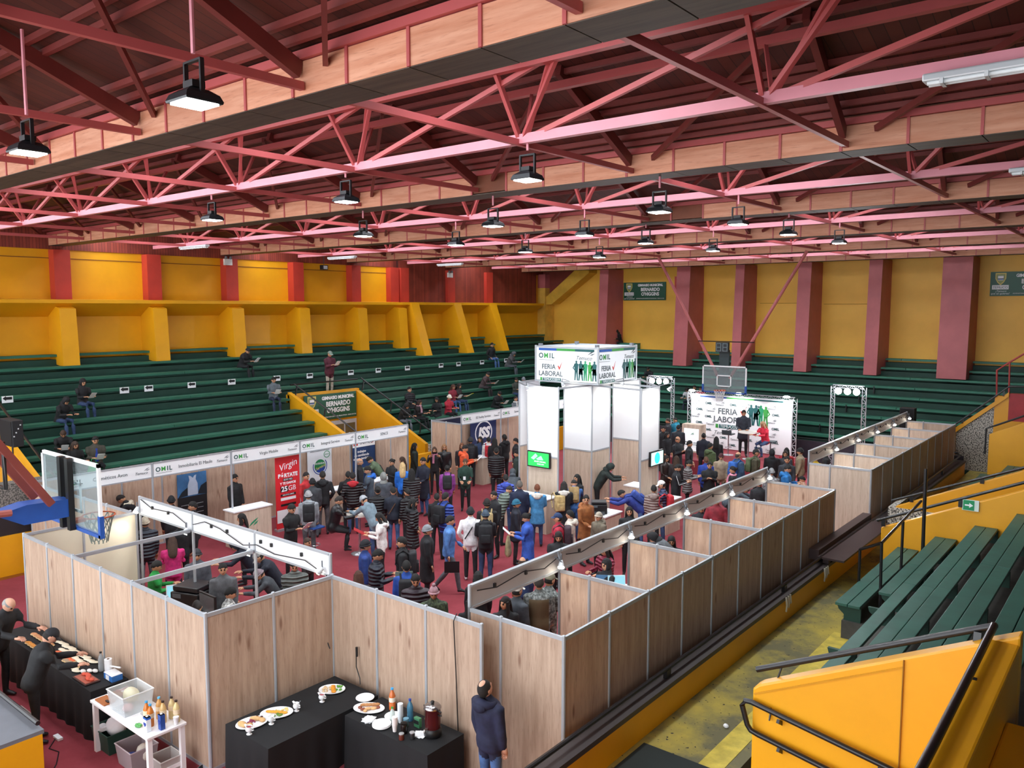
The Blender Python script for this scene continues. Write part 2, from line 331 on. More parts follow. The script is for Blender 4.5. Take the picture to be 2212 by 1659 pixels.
# --- left stand
r = root('grandstand', 'green stepped grandstand along the yellow wall with pillars and ledge', 'grandstand', (-25, 18, 0))
poly = [(-29.0, 0), (-21.35, 0)]
for i in range(11): poly += [(-(21.36 + .71 * i), zrow(i) - .07), (-(21.36 + .71 * (i + 1)) if i < 10 else -29.0, zrow(i) - .10)]
poly = [(-29.0, 0), (-21.36, 0)]
for i in range(11):
    xa = -(21.36 + .71 * i); xb = -(21.36 + .71 * (i + 1)) if i < 10 else -29.0
    poly += [(xa, zrow(i) - .17), (xb, zrow(i) - .17)]
LV0, LV1 = 17.9, 20.9     # doorway cut
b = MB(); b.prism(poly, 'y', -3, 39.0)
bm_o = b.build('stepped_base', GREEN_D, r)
def cut(obj, x0, x1, y0, y1, z0, z1):
    cb = MB().box(x0, x1, y0, y1, z0, z1); me = cb.mesh('cut', GREEN_D); co = bpy.data.objects.new('cut', me); COL.objects.link(co)
    md = obj.modifiers.new('cut', 'BOOLEAN'); md.object = co; md.operation = 'DIFFERENCE'; md.solver = 'EXACT'
    bpy.context.view_layer.update(); dg = bpy.context.evaluated_depsgraph_get()
    nm = bpy.data.meshes.new_from_object(obj.evaluated_get(dg)); obj.modifiers.clear(); obj.data = nm
    bpy.data.objects.remove(co)
cut(bm_o, -25.16, -21.0, LV0 - .17, LV1 + .17, -0.1, 5)
cut(bm_o, -25.16, -21.0, 3.5, 7.97, -0.1, 5)
for i in range(11):
    xn = -(21.30 + .71 * i); z = zrow(i); y1 = 32.9 + .71 * i if i <= 8 else 39.0
    spans = [(-3, y1)]
    if xn > -25.2: spans = [(-3, 3.5), (8.0, LV0 - .2), (LV1 + .2, y1)]
    for a, bb in spans:
        # seat boards about 6 m long with small joints
        n = max(1, round((bb - a) / 6)); L_ = (bb - a) / n
        for k in range(n):
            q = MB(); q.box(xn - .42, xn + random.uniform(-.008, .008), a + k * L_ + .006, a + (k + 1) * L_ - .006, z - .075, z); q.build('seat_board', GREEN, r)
# --- far stand
r2 = root('grandstand', 'green stepped grandstand below the yellow wall with two green signs', 'grandstand', (-12, 36, 0))
poly = [(39.01, 0), (32.94, 0)]
for j in range(9): poly += [(32.94 + .71 * j, zrow(j) - .17), (32.94 + .71 * (j + 1) if j < 8 else 39.01, zrow(j) - .17)]
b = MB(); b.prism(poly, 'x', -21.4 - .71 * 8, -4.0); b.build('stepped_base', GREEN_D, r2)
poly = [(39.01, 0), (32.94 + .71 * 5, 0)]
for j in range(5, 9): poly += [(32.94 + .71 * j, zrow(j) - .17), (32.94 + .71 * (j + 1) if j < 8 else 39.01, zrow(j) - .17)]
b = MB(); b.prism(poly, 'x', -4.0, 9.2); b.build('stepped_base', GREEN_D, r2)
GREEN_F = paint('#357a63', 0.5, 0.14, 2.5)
for j in range(9):
    yn = 32.88 + .71 * j; z = zrow(j); x0 = -(21.4 + .71 * j); x1 = -5.5 + .75 * j if j <= 3 else 9.0
    brk = -9.2 - j * .35 if j < 6 else None
    cuts = [x0, *[x0 + (x1 - x0) * k / 4 for k in range(1, 4)], x1]
    for a, bb in zip(cuts, cuts[1:]):
        q = MB(); q.box(a + .01, bb - .01, yn + random.uniform(-.008, .008), yn + .42, z - .075, z); q.build('seat_board', GREEN_F, r2)
for j, x in ((5, -9.6), (4, -10.0), (3, -10.3), (2, -10.6), (1, -10.9)):
    MB().box(x, x + .05, 32.86 + .71 * j, 32.95 + .71 * j, zrow(j) - .33, zrow(j) - .02).build('joint_bracket', BLACK, r2)
MB().box(-20.62, -20.45, 7.9, 31.9, 0, 1.0).build('front_parapet', YEL, bpy.data.objects['grandstand'])
MB().box(-24.0, -22.5, 38.5, 39.0, 3.99, 4.30).build('raised_seat', GREEN_F, r2)
MB().box(-20.6, -5.3, 31.8, 31.95, 0, 1.0).build('front_parapet', paint('#37303c', 0.6), r2)
MB().tube([(-20.4, 31.87, 1.08), (-5.6, 31.87, 1.08)], .022).build('rail', BLACK_METAL, r2)
# left vomitory (stair exit) in the left stand
r = root('stair_exit', 'yellow walled stair exit in the grandstand with green sign on its back wall', 'stair exit', (-23, 19.4, 0))
def incl(y0, y1, xs, zs, base=0): 
    m = MB(); m.prism([(xs[0], base), (xs[1], base), (xs[1], zs[1]), (xs[0], zs[0])], 'y', y0, y1); return m
incl(LV1, LV1 + .16, (-25.05, -21.1), (3.0, 1.2)).build('side_wall', YEL, r)
incl(LV0 - .16, LV0, (-25.05, -21.1), (3.12, 1.55)).build('side_wall', YEL, r)
MB().box(-25.15, -24.95, LV0 - .16, LV1 + .16, 0, 3.03).build('back_wall', YEL, r)
MB().box(-21.2, -21.0, LV1 + .16, 23.2, 0, 1.15).build('pebble_wall', PEBBLE, r)
MB().tube([(-25.0, LV1 + .3, 3.42), (-21.0, LV1 + .3, 1.60)], .03).build('handrail', BLACK_METAL, r)
MB().tube([(-25.0, LV0 + .1, 3.42), (-21.0, LV0 + .1, 1.75)], .03).build('handrail', BLACK_METAL, r)
MB().tube([(-25.1, LV0, 3.38), (-25.1, LV1 + .2, 3.38)], .03).build('handrail', BLACK_METAL, r)
for y in (LV0 + .1, LV1 + .3):
    for t in (.04, .45, .85): MB().bar((-25 + 4 * t, y, 3.40 - 1.75 * t), (-25 + 4 * t, y - .08, 3.0 - 1.75 * t), .05, .03).build('rail_post', BLACK_METAL, r)
MB().box(-24.94, -24.90, 19.6, 20.85, 0, 1.85).build('door_frame', paint('#b9bcc0', .5), r)
for k in range(2):
    MB().box(-24.90, -24.88, 19.72 + .56 * k, 20.2 + .56 * k, .2, 1.7).build('door_pane', glass('#8a7b58', .1, .6), r)
# near-left exit
r = root('stair_exit', 'yellow walled stair exit beside the black speaker and the near hoop', 'stair exit', (-23, 5.4, 0))
incl(7.8, 7.96, (-25.05, -21.0), (3.55, 1.75)).build('side_wall', YEL, r); MB().box(-25.15, -24.95, 3.5, 7.96, 0, 2.93).build('back_wall', YEL, r)
MB().box(-24.94, -24.8, 3.5, 6.6, 1.9, 3.2).build('red_panel', paint('#a3262b', .5), r)
MB().box(-24.94, -24.85, 4.2, 7.6, 0, 1.95).build('white_door', paint('#e6ddd0', .5), r)
MB().box(-21.0, -20.62, 3.2, 7.75, 1.5, 2.15).build('pebble_wall', PEBBLE_FINE, r); MB().box(-21.0, -20.64, 3.2, 7.75, .95, 1.5).build('shade_band', paint('#241c20', .7), r); MB().box(-21.0, -20.6, 3.2, 7.75, 0, .95).build('low_wall', YEL, r)  # dark box below the pebble wall is its shadow, painted as a solid band
MB().tube([(-25, 8.05, 3.95), (-21.0, 8.05, 2.1)], .03).build('handrail', BLACK_METAL, r)
# --- right stand
BENCH = paint('#2c5a4e', .5, .18, 3.0)
r3 = root('grandstand', 'green bench seating of the nearest grandstand beside the walkway', 'grandstand', (0, 12, 0))
def rx(i): return -4.2 + .71 * i
def stepbase(i0, i1, y0, y1, r):
    poly = [(rx(i1), 0), (rx(i0) + .12, 0)]
    for i in range(i0, i1): poly += [(rx(i) + .12, zrow(i) - .30), (rx(i + 1) + .12, zrow(i) - .30)]
    poly[-1] = (rx(i1), poly[-1][1]); m = MB(); m.prism(poly, 'y', y0, y1); m.build('stepped_base', CONC, r)
stepbase(0, 18, 14.1, 18.3, r3); stepbase(1, 18, 9.0, 14.1, r3); stepbase(2, 18, 8.1, 9.0, r3); stepbase(5, 18, -6, 8.1, r3)
def bench(i, y0, y1, r, halves=(0, 1), split=None):
    for h in halves:
        a = rx(i) + .21 * h; cuts = [y0] + ([split] if split else []) + [y1]
        for p, q in zip(cuts, cuts[1:]):
            m = MB(); m.box(a + .004, a + .204, p + .004, q - .004, zrow(i) - .05, zrow(i) + random.uniform(-.003, .003)); m.build('seat_board', BENCH, r, bevel=.006)
    y = y0 + .05
    while y < y1:
        m = MB(); m.prism([(rx(i) + .42, zrow(i) - .05), (rx(i) + .03, zrow(i) - .05), (rx(i) + .05, zrow(i) - .12), (rx(i) + .14, zrow(i) - .2), (rx(i) + .15, zrow(i) - .62), (rx(i) + .42, zrow(i) - .62)], 'y', y, y + .06)
        m.build('bracket', GREEN_D, r); y += 2.0
bench(0, 14.1, 18.3, r3, split=16.4); bench(1, 14.05, 18.3, r3, (0,), 16.0); bench(1, 9.3, 18.3, r3, (1,), 14.8)
for i in (2, 3, 4): bench(i, 8.2, 18.3, r3, split=12.5 + i * .6)
for i in range(5, 14): bench(i, 2.4, 18.3, r3, split=9.5)
# second segment beyond the second exit
r4 = root('grandstand', 'green bench seating between the exit sign and the far corner', 'grandstand', (-2, 24.5, 0))
stepbase(0, 18, 21.0, 28.4, r4)
for i in range(0, 8): bench(i, 21.1, 28.2 - .1 * i, r4)
# walkway, parapet
w = MB(); w.box(-5.1, -3.8, 3, 32.0, 0, .5); struct(w.build('floor_walkway', WALKWAY))
w = root('wall_parapet', 'low yellow parapet wall with brown capping and black rail beside the walkway', 'parapet', (-5.2, 17, 0), kind='structure')
MB().box(-5.25, -5.1, 3, 31.0, 0, .93).build('wall', YEL, w); MB().box(-5.38, -5.07, 3, 31.0, .93, 1.0).build('capping', paint('#3d3434', .5), w)
MB().tube([(-5.2, 3, 1.12), (-5.2, 27, 1.16), (-5.2, 30.6, 1.2), (-5.35, 31.2, 1.2), (-5.8, 31.5, 1.2)], .028).build('rail', BLACK_METAL, w)
for y in (5.4, 9.9, 14.4, 18.9, 23.4, 27.9): MB().box(-5.23, -5.17, y - .06, y + .06, 1.0, 1.12).build('rail_post', BLACK_METAL, w)
for y in (14.1, 16.2):
    for k in range(3): MB().tube([(-5.05, y + .1 * k, 1.0), (-5.04, y + .1 * k + .02, .85), (-5.06, y + .1 * k + .05, .72 + .05 * k)], .018, 6).build('hanging_tie', glass('#c9c4b4', .3, .7), w)
MB().box(-5.02, -3.9, 4.5, 8.95, .5, .512).build('dark_mat', paint('#1c2523', .8), struct(bpy.data.objects['floor_walkway']))
MB().box(-4.25, -3.95, 8.3, 14.3, .5, .506).build('yellow_line', paint('#c7b044', .7, .25, 6), bpy.data.objects['floor_walkway'])
# near exit (yellow walls close to the camera)
r = root('stair_exit', 'close yellow concrete stair wall with black tubular handrails', 'stair exit', (-2, 7, 0))
m = MB(); m.prism([(-3.12, .5), (-.8, .5), (-.8, 3.44), (-1.03, 3.33), (-3.05, 2.33), (-3.12, 2.27)], 'y', 7.82, 8.0); m.build('side_wall', YEL, r, bevel=.02)
m = MB(); m.box(-1.03, -.80, 3.4, 7.83, .5, 3.36); m.build('back_wall', YEL, r, bevel=.02)
m = MB(); m.box(-.80, -.52, 3.4, 7.2, .5, 2.95); m.build('kerb', YEL, r, bevel=.02)
MB().box(-1.7, -1.69, 7.80, 7.82, .6, 2.98).build('joint', paint('#8a5a10', .8), r)
MB().bar((-3.1, 7.81, 2.22), (-1.7, 7.81, 2.91), .01, .012).build('joint', paint('#c58a12', .8), r)
MB().tube([(-3.15, 8.0, 2.40), (-1.02, 8.0, 3.42)], .032, 10).build('handrail', BLACK_METAL, r, True)
MB().tube([(-1.02, 7.98, 3.43), (-1.0, 5.5, 3.42), (-1.0, 3.5, 3.42)], .032, 10).build('handrail', BLACK_METAL, r, True)
MB().bar((-1.14, 7.98, 3.34), (-1.14, 7.95, 3.2), .06, .05).build('rail_post', BLACK_METAL, r); MB().bar((-1.0, 6.85, 3.36), (-1.0, 6.9, 3.30), .06, .05).build('rail_post', BLACK_METAL, r)
MB().tube([(-2.89, 8.0, 2.5), (-2.92, 7.9, 2.3), (-2.92, 7.78, 2.0)], .010, 6).build('thin_rod', BLACK_METAL, r)
MB().tube([(-1.0, 7.70, 1.84), (-1.74, 7.72, 1.95), (-3.10, 7.75, 2.155), (-3.17, 7.75, 2.15), (-3.20, 7.75, 2.09), (-3.14, 7.75, 1.90), (-3.10, 7.75, 1.85), (-3.02, 7.75, 1.83), (-2.32, 7.73, 1.73), (-1.0, 7.70, 1.52)], .028, 10).build('handrail', BLACK_METAL, r, True)
for x, z in ((-2.82, 2.04), (-2.81, 1.74), (-1.85, 1.9)): MB().bar((x, 7.75, z), (x + .01, 7.83, z - .05), .03, .04).build('rail_bracket', BLACK_METAL, r)
# second exit (with the green arrow sign)
r = root('stair_exit', 'yellow walled stair exit with the green arrow sign, beyond the nearest benches', 'stair exit', (-3, 19.5, 0))
incl(18.32, 18.5, (-4.55, 3.5), (1.47, 5.18), .3).build('side_wall', YEL, r, bevel=.015)
incl(20.75, 20.93, (-4.85, 3.5), (1.42, 5.33), .3).build('side_wall', YEL, r, bevel=.015)
MB().box(-5.0, -3.6, 20.70, 20.745, .5, 1.40).build('pebble_wall', PEBBLE, r); MB().box(-5.0, -4.86, 20.75, 22.0, .5, 1.40).build('pebble_wall', PEBBLE, r)
for y, xa, za in ((18.3, -4.63, 1.62), (20.75, -4.94, 1.55)):
    MB().tube([(xa, y, za), (-1.98, y, 2.82), (1.5, y, 4.5)], .032, 8).build('handrail', BLACK_METAL, r, True)
    for x in (-4.5, -3.05, -1.2): MB().box(x - .04, x + .04, y - .02, y + .03, za + (x - xa) * .445 - .16, za + (x - xa) * .445).build('rail_post', BLACK_METAL, r)
sg = MB().box(-3.02, -2.72, 18.28, 18.31, 2.12, 2.34).build('arrow_sign', paint('#d9e6dc', .5), r)
flat(frame((-2.9, 18.28, 2.23), (1, 0, 0)), rect(-.1, .1, -.1, .1), 'arrow_field', emit('#0c7a4a', .15), r)
flat(frame((-2.9, 18.274, 2.23), (1, 0, 0)), [(-.07, -.015), (.01, -.015), (.01, -.05), (.08, 0), (.01, .05), (.01, .015), (-.07, .015)], 'arrow', WHITE, r)
# far-right exit with pebble dash
r = root('stair_exit', 'far corner stair exit with pebble dash wall, yellow coping and red block', 'stair exit', (-4.6, 32, 0))
m = MB(); m.prism([(-5.62, .5), (-4.46, .5), (-4.46, 2.82), (-5.6, 1.82)], 'y', 32.0, 32.15); m.build('pebble_wall', PEBBLE, r)
m = MB(); m.prism([(-5.72, 1.72), (-4.04, 3.20), (-4.04, 3.36), (-5.72, 1.90)], 'y', 31.93, 32.2); m.build('coping', YEL, r)
MB().box(-5.72, -5.60, 31.95, 32.15, .5, 1.8).build('coping_end', YEL, r)
MB().box(-4.46, -4.04, 32.0, 32.2, .5, 3.2).build('yellow_wall', YEL, r); MB().box(-4.04, -1.0, 32.0, 32.3, 2.36, 3.3).build('red_block', paint('#a8282f', .5), r)
MB().box(-4.04, -1.0, 32.0, 32.3, .5, 2.36).build('lower_wall', YEL, r)
MB().tube([(-5.6, 31.95, 2.12), (-4.04, 31.95, 3.55), (-2, 31.95, 3.6)], .03).build('handrail', BLACK_METAL, r)
for x, z in ((-5.4, 2.15), (-4.2, 3.2)): MB().box(x - .03, x + .03, 31.93, 31.97, z, z + .2).build('rail_post', BLACK_METAL, r)
incl(28.5, 28.66, (-4.07, 2.0), (2.32, 5.3), .3).build('side_wall', YEL, r, bevel=.015)
MB().tube([(-4.15, 28.45, 1.7), (-4.15, 28.45, 2.5), (-3.9, 28.45, 2.62), (-1.0, 28.45, 4.05)], .03).build('handrail', BLACK_METAL, r)
rr = root('red_railing', 'red tubular railing on the far benches behind the red block', 'railing', (-4.8, 35, 2.9))
MB().tube([(-4.81, 35, 2.55), (-4.86, 35, 3.89), (-4.46, 35, 4.21), (-3.0, 35, 5.3)], .035).build('top_tube', paint('#b5433f', .5), rr)
MB().tube([(-4.42, 35, 2.55), (-4.46, 35, 4.2)], .03).build('post', paint('#b5433f', .5), rr)
# shelf table on the parapet and black bent railing in the benches
r = root('shelf_table', 'dark brown wooden shelf table mounted on the parapet', 'shelf', (-5.1, 18.2, 1.0))
MB().box(-5.27, -4.74, 16.4, 20.0, 1.12, 1.16).build('top', BROWN, r); MB().box(-5.47, -5.27, 16.5, 20.3, 1.05, 1.26).build('back_beam', BROWN, r)
for y in (16.6, 19.8): MB().box(-5.2, -5.08, y - .05, y + .05, .95, 1.12).build('support', BROWN, r)
r = root('bench_railing', 'black bent tube railing standing between the two lowest benches', 'railing', (-3.7, 15.8, 1.1))
MB().tube([(-3.56, 17.6, .85), (-3.58, 17.6, 3.0)], .035).build('post', BLACK_METAL, r)
MB().tube([(-4.2, 15.5, 1.72), (-3.68, 14.9, 2.08), (-3.62, 17.5, 2.35)], .028).build('handrail', BLACK_METAL, r)
for p, q in (((-4.2, 15.5, .85), (-4.2, 15.5, 1.72)), ((-3.66, 14.9, .85), (-3.68, 14.9, 2.08)), ((-3.64, 16.2, .85), (-3.64, 16.2, 2.2))): MB().tube([p, q], .026).build('post', BLACK_METAL, r)
# near-left low wall at the frame's lower edge
r = root('wall_near_parapet', 'low yellow wall with grey top and black rail by the red carpet', 'parapet', (-11, 3.4, 0), kind='structure')
MB().box(-20, -10.53, 2.6, 3.74, 0, .95).build('wall', YEL, r); MB().box(-20, -10.53, 3.25, 3.76, .95, 1.0).build('capping', GREYM, r)
MB().tube([(-20, 3.72, 1.07), (-10.6, 3.72, 1.07)], .03).build('rail', BLACK_METAL, r)
MB().box(-20, -10.5, 2.2, 3.2, .95, 1.02).build('grey_top', paint('#5d666d', .7), r)
# ================================================================== BOOTHS
INK = paint('#1f4a4c', .6, .02); GRN = paint('#3d9a45', .6, .02); GRN2 = paint('#1f8f62', .6, .02); DTEAL = paint('#1d5a5c', .6, .02)
REDINK = paint('#c8372d', .6, .02); GREYINK = paint('#5a6468', .6, .02); BLUEINK = paint('#2257a8', .6, .02); WHITEINK = paint('#f4f6f8', .6, .01); BLACKINK = paint('#17181b', .6, .02)
GREYBACK = paint('#b7b3b1', .6, .03)
_pc = {}
def panel_mesh(w, z0, z1, mat, nm='panel'):
    k = (round(w, 3), z0, z1, mat.name, nm)
    if k not in _pc: _pc[k] = MB().box(-w / 2, w / 2, -.008, .008, z0, z1).mesh(nm, mat)
    return _pc[k]
_posts = set()
def post(r, x, y, z1, z0=0.0):
    k = (round(x, 1), round(y, 1), z1)
    if k in _posts: return
    _posts.add(k); kk = ('post', z0, z1)
    if kk not in _pc: _pc[kk] = MB().lathe([(.026, max(z0, .0125)), (.026, z1 + .012), (.018, z1 + .02)], n=8).mesh('post', ALU)
    link('post', _pc[kk], r).matrix_basis = Matrix.Translation((x, y, 0))
def run(r, p0, p1, n, z1=2.2, mat=PLY, mat2=None, split=None, skip=(), rails=True, z0=0.0, gap=None):
    p0 = Vector((*p0, 0)); p1 = Vector((*p1, 0)); d = (p1 - p0) / n; a = math.atan2(d.y, d.x); w = d.length
    for k in range(n):
        c = p0 + d * (k + .5); M = Matrix.Translation(c) @ Matrix.Rotation(a, 4, 'Z')
        if k not in skip:
            if split:
                link('panel', panel_mesh(w - .05, z0 + .06, split - .02, mat), r).matrix_basis = M
                link('panel', panel_mesh(w - .05, split + .02, z1 - .05, mat2), r).matrix_basis = M
                link('rail', panel_mesh(w - .03, split - .022, split + .022, ALU, 'rail'), r).matrix_basis = M @ Matrix.Diagonal((1, 2.2, 1, 1))
            else: link('panel', panel_mesh(w - .05, z0 + .06, z1 - .05, mat), r).matrix_basis = M
            link('rail', panel_mesh(w - .03, z0 + .0125, z0 + .06, ALU, 'rail'), r).matrix_basis = M @ Matrix.Diagonal((1, 2.2, 1, 1))
        link('rail', panel_mesh(w - .03, z1 - .05, z1, ALU, 'rail'), r).matrix_basis = M @ Matrix.Diagonal((1, 2.2, 1, 1))
    for k in range(n + 1): post(r, *(p0 + d * k)[:2], z1, z0)
def leaf(M, s, r, mat=None):
    a = [(-.5, -.35), (-.2, .0), (.15, .22), (.5, .35), (.2, .06), (-.15, -.15)]; b = [(-.05, -.3), (.15, -.05), (.5, .1), (.3, -.15)]
    flat(M, [[(x * s, y * s) for x, y in a], [(x * s, y * s) for x, y in b]], 'leaf_logo', mat or GRN2, r)
def temuco(M, s, r, mat=None):
    mat = mat or GREYINK
    text('Temuco', s * .42, mat, r, M @ Matrix.Translation((-s * .25, -s * .12, .002)), shear=.35)
    flat(M @ Matrix.Translation((s * .35, s * .22, 0)), [[(-.3 * s, -.12 * s), (0, .1 * s), (.35 * s, .22 * s), (.05 * s, .02 * s)], [(-.1 * s, -.14 * s), (.12 * s, -.02 * s), (.4 * s, .04 * s), (.15 * s, -.1 * s)]], 'leaf_logo', mat, r)
def omil(M, s, r, simple=False):
    if simple: text('OMIL', s, INK, r, M, bold=.012 * s * 3); return
    x = -s * 1.40
    for ch, w, mt in (('O', .86, INK), ('M', 1.02, GRN), ('I', .42, INK), ('L', .62, INK)):
        text(ch, s * 1.05, mt, r, M @ Matrix.Translation((x + w * s / 2, 0, .002)), bold=.02 * s); x += w * s
    flat(M, rect(-s * 1.35, s * 1.4, -s * .62, -s * .58), 'rule', GREYINK, r)
def figure_poly(cx, h, pose):
    """flat standing figure; outline pieces: head, body, two legs, arm"""
    w = h * .13
    out = [disc(cx, h * .93, h * .055, h * .068, 12), [(cx - w, h * .82), (cx - w * .3, h * .87), (cx + w * .3, h * .87), (cx + w, h * .82), (cx + w * .72, h * .45), (cx - w * .72, h * .45)]]
    k = (.1, .35, .0, .25, .2)[pose % 5]
    out += [[(cx - w * .7, h * .47), (cx + w * .02, h * .47), (cx - w * (.25 + k), 0), (cx - w * (.75 + k), 0)], [(cx - w * .02, h * .47), (cx + w * .7, h * .47), (cx + w * (.75 + k), 0), (cx + w * (.25 + k), 0)]]
    s = 1 if pose % 2 else -1
    out += [[(cx + s * w * .8, h * .82), (cx + s * w * 1.75, h * .62), (cx + s * w * .8, h * .5), (cx + s * w * .7, h * .55), (cx + s * w * 1.25, h * .63), (cx + s * w * .7, h * .74)]]
    if pose % 3 == 1: out += [[(cx - w * .8, h * .6), (cx + w * .8, h * .6), (cx + w * 1.0, h * .3), (cx - w * 1.0, h * .3)]]
    return out
def figures(M, h, r, n=5, pitch=.28):
    mats = [DTEAL, DTEAL, GRN2, GRN, DTEAL]
    for k in range(n): flat(M, figure_poly((k - (n - 1) / 2) * h * pitch, h * (1.0 if k != 3 else .96), k), 'figure_print', mats[k % 5], r)
def feria(M, s, r):
    text('FERIA', s, GREYINK, r, M @ Matrix.Translation((-s * .35, s * .55, .002)), bold=.018 * s); text('LABORAL', s, GREYINK, r, M @ Matrix.Translation((0, -s * .45, .002)), bold=.018 * s)
    flat(M @ Matrix.Translation((s * 1.62, s * .62, 0)), [[(-.35 * s, .1 * s), (-.2 * s, .18 * s), (-.05 * s, -.1 * s), (.5 * s, .85 * s), (.35 * s, .5 * s), (-.02 * s, -.42 * s), (-.08 * s, -.42 * s)]], 'check_mark', REDINK, r)
    flat(M, [rect(-s * 1.85, -s * 1.5, -s * 1.5, -s * 1.02)], 'square', GRN, r); flat(M, [rect(-s * 1.4, s * 1.85, -s * 1.5, -s * 1.02)], 'year_band', DTEAL, r)
    text('TEMUCO2019', s * .48, WHITEINK, r, M @ Matrix.Translation((s * .22, -s * 1.26, .005)))
def cable(pts, r, rad=.008, nm='cable', mat=None): return MB().tube(pts, rad, 6).build(nm, mat or BLACK, r)
LEAVES_USED = []
def spot(x, y, z, aim, label, w=None, grp='booth spotlights'):
    """clamp-on booth spotlight; aim is a direction"""
    r = root('spotlight', label, 'spotlight', (x, y, z), group=grp)
    a = Vector(aim).normalized(); p = Vector((x, y, z))
    MB().tube([p + Vector((0, 0, .12)), p + Vector((0, 0, .02))], .012, 6).build('arm', GREYM, r)
    MB().tube([p - a * .02, p + a * .09], [.025, .055], 12).build('housing', paint('#d4d8db', .35), r, True)
    MB().tube([p + a * .091, p + a * .098], .05, 12).build('bulb', emit('#fff6e2', 28), r)
    ld = bpy.data.lights.new('spot_light', 'SPOT'); ld.energy = w or SPOT_W; ld.spot_size = math.radians(125); ld.spot_blend = .7; ld.shadow_soft_size = .05; ld.color = (1, .96, .88)
    lo = bpy.data.objects.new('spot_light', ld); COL.objects.link(lo); lo.parent = r; lo.matrix_parent_inverse = r.matrix_basis.inverted()
    lo.matrix_basis = Matrix.Translation(p + a * .12) @ a.to_track_quat('-Z', 'Y').to_matrix().to_4x4()
    return r
# ---- left row under the green stand: fascia faces the court
R = root('booth_row', 'row of wooden booths with named white headers under the left grandstand', 'booth row', (-19.5, 12.5, 0))
LY = [7.25, 9.35, 11.45, 13.6, 15.6, 17.75]
run(R, (-20.3, 7.25), (-20.3, 17.75), 10); run(R, (-18.7, 17.75), (-20.3, 17.75), 2); run(R, (-18.7, 7.25), (-20.3, 7.25), 2)
names_l = ['Cosméticos Avon', 'Inmobiliaria El Maule', 'Virgin Mobile', 'Integral Service', 'SENCE']
for k in range(5):
    a, b = LY[k], LY[k + 1]; post(R, -18.7, a, 2.5); post(R, -18.7, b, 2.5)
    hd = MB().box(-18.712, -18.688, a + .03, b - .03, 2.17, 2.5).build('header_board', WHITE, R)
    for z in (2.15, 2.49): MB().box(-18.725, -18.675, a + .02, b - .02, z, z + .03).build('rail', ALU, R)
    Mf = frame((-18.686, (a + b) / 2, 2.33), (0, 1, 0)); w = b - a
    omil(Mf @ Matrix.Translation((-w * .5 + .28, .0, 0)), .145, R); text(names_l[k], .118, GREYINK, R, Mf @ Matrix.Translation((.06, 0, .002)), sx=.92)
    temuco(Mf @ Matrix.Translation((w * .5 - .22, 0, 0)), .22, R)
    if k: MB().box(-20.3, -18.7, a - .02, a + .02, 2.17, 2.2).build('top_bar', ALU, R)
# ---- ISS row farther along
R = root('booth_row', 'wooden booth row with navy banner and circle logo beyond the exit', 'booth row', (-19.5, 22.5, 0))
run(R, (-20.35, 20.5), (-18.9, 20.5), 2); run(R, (-20.35, 20.5), (-20.35, 27.0), 6)
for k, (a, b, nm) in enumerate(((20.5, 22.65, 'ISS Facility Services'), (22.65, 24.8, 'Sunwest Servicios'), (24.8, 27.0, 'Recursos'))):
    post(R, -18.9, a, 2.5); post(R, -18.9, b, 2.5); MB().box(-18.912, -18.888, a + .03, b - .03, 2.17, 2.5).build('header_board', WHITE, R)
    for z in (2.15, 2.49): MB().box(-18.925, -18.875, a + .02, b - .02, z, z + .03).build('rail', ALU, R)
    Mf = frame((-18.886, (a + b) / 2, 2.33), (0, 1, 0)); omil(Mf @ Matrix.Translation((-.78, 0, 0)), .145, R); text(nm, .118, GREYINK, R, Mf @ Matrix.Translation((.08, 0, .002)), sx=.88); temuco(Mf @ Matrix.Translation((.86, 0, 0)), .22, R)
MB().box(-20.3, -18.95, 20.56, 20.58, 1.75, 2.19).build('blue_curtain', paint('#1c2340', .8), R); MB().box(-20.28, -20.26, 20.6, 22.0, .05, 2.15).build('blue_curtain', paint('#1c2340', .8), R)
b_ = root('wall_banner', 'navy hanging banner with white circle logo', 'banner', (-20.2, 23.0, 1.2)); MB().box(-20.2, -20.18, 22.4, 23.9, .55, 2.05).build('cloth', paint('#1b2c5c', .7), b_)
Mf = frame((-20.178, 23.15, 1.45), (0, 1, 0)); flat(Mf, ringpoly(0, 0, .5, .46, .05), 'circle', WHITEINK, b_); text('ISS', .55, WHITEINK, b_, Mf @ Matrix.Translation((0, -.02, .004)), shear=.2, bold=.03); text('FACILITY', .16, WHITEINK, b_, Mf @ Matrix.Translation((0, -.62, .004)))
# ---- near-left booths (backs towards the catering tables)
R = root('booth_row', 'near corner booth block of wood panels behind the catering tables', 'booth row', (-12.6, 6.4, 0))
run(R, (-15.62, 5.43), (-9.6, 5.43), 6); run(R, (-9.6, 5.43), (-9.55, 7.47), 2); run(R, (-9.55, 7.47), (-6.54, 7.45), 3)
run(R, (-15.62, 5.43), (-15.62, 7.45), 2, mat=CREAM)
run(R, (-15.75, 7.40), (-18.6, 7.3), 3)
for x in (-13.6, -11.6):
    MB().box(x - .02, x + .02, 5.45, 7.45, 2.14, 2.2).build('top_bar', ALU, R)
for a, b in ((-15.55, -13.57), (-13.57, -11.6), (-11.6, -9.62)):
    post(R, a, 7.5, 2.5); post(R, b, 7.5, 2.5)
    MB().box(a + .03, b - .03, 7.49, 7.51, 2.17, 2.5).build('header_board', WHITE, R)
    for z in (2.15, 2.48): MB().box(a + .02, b - .02, 7.475, 7.525, z, z + .03).build('rail', ALU, R)
cable([(-15.45, 7.47, 2.47), (-15.0, 7.46, 2.36), (-14.2, 7.46, 2.40), (-13.75, 7.46, 2.28), (-13.65, 7.4, 2.1)], R)
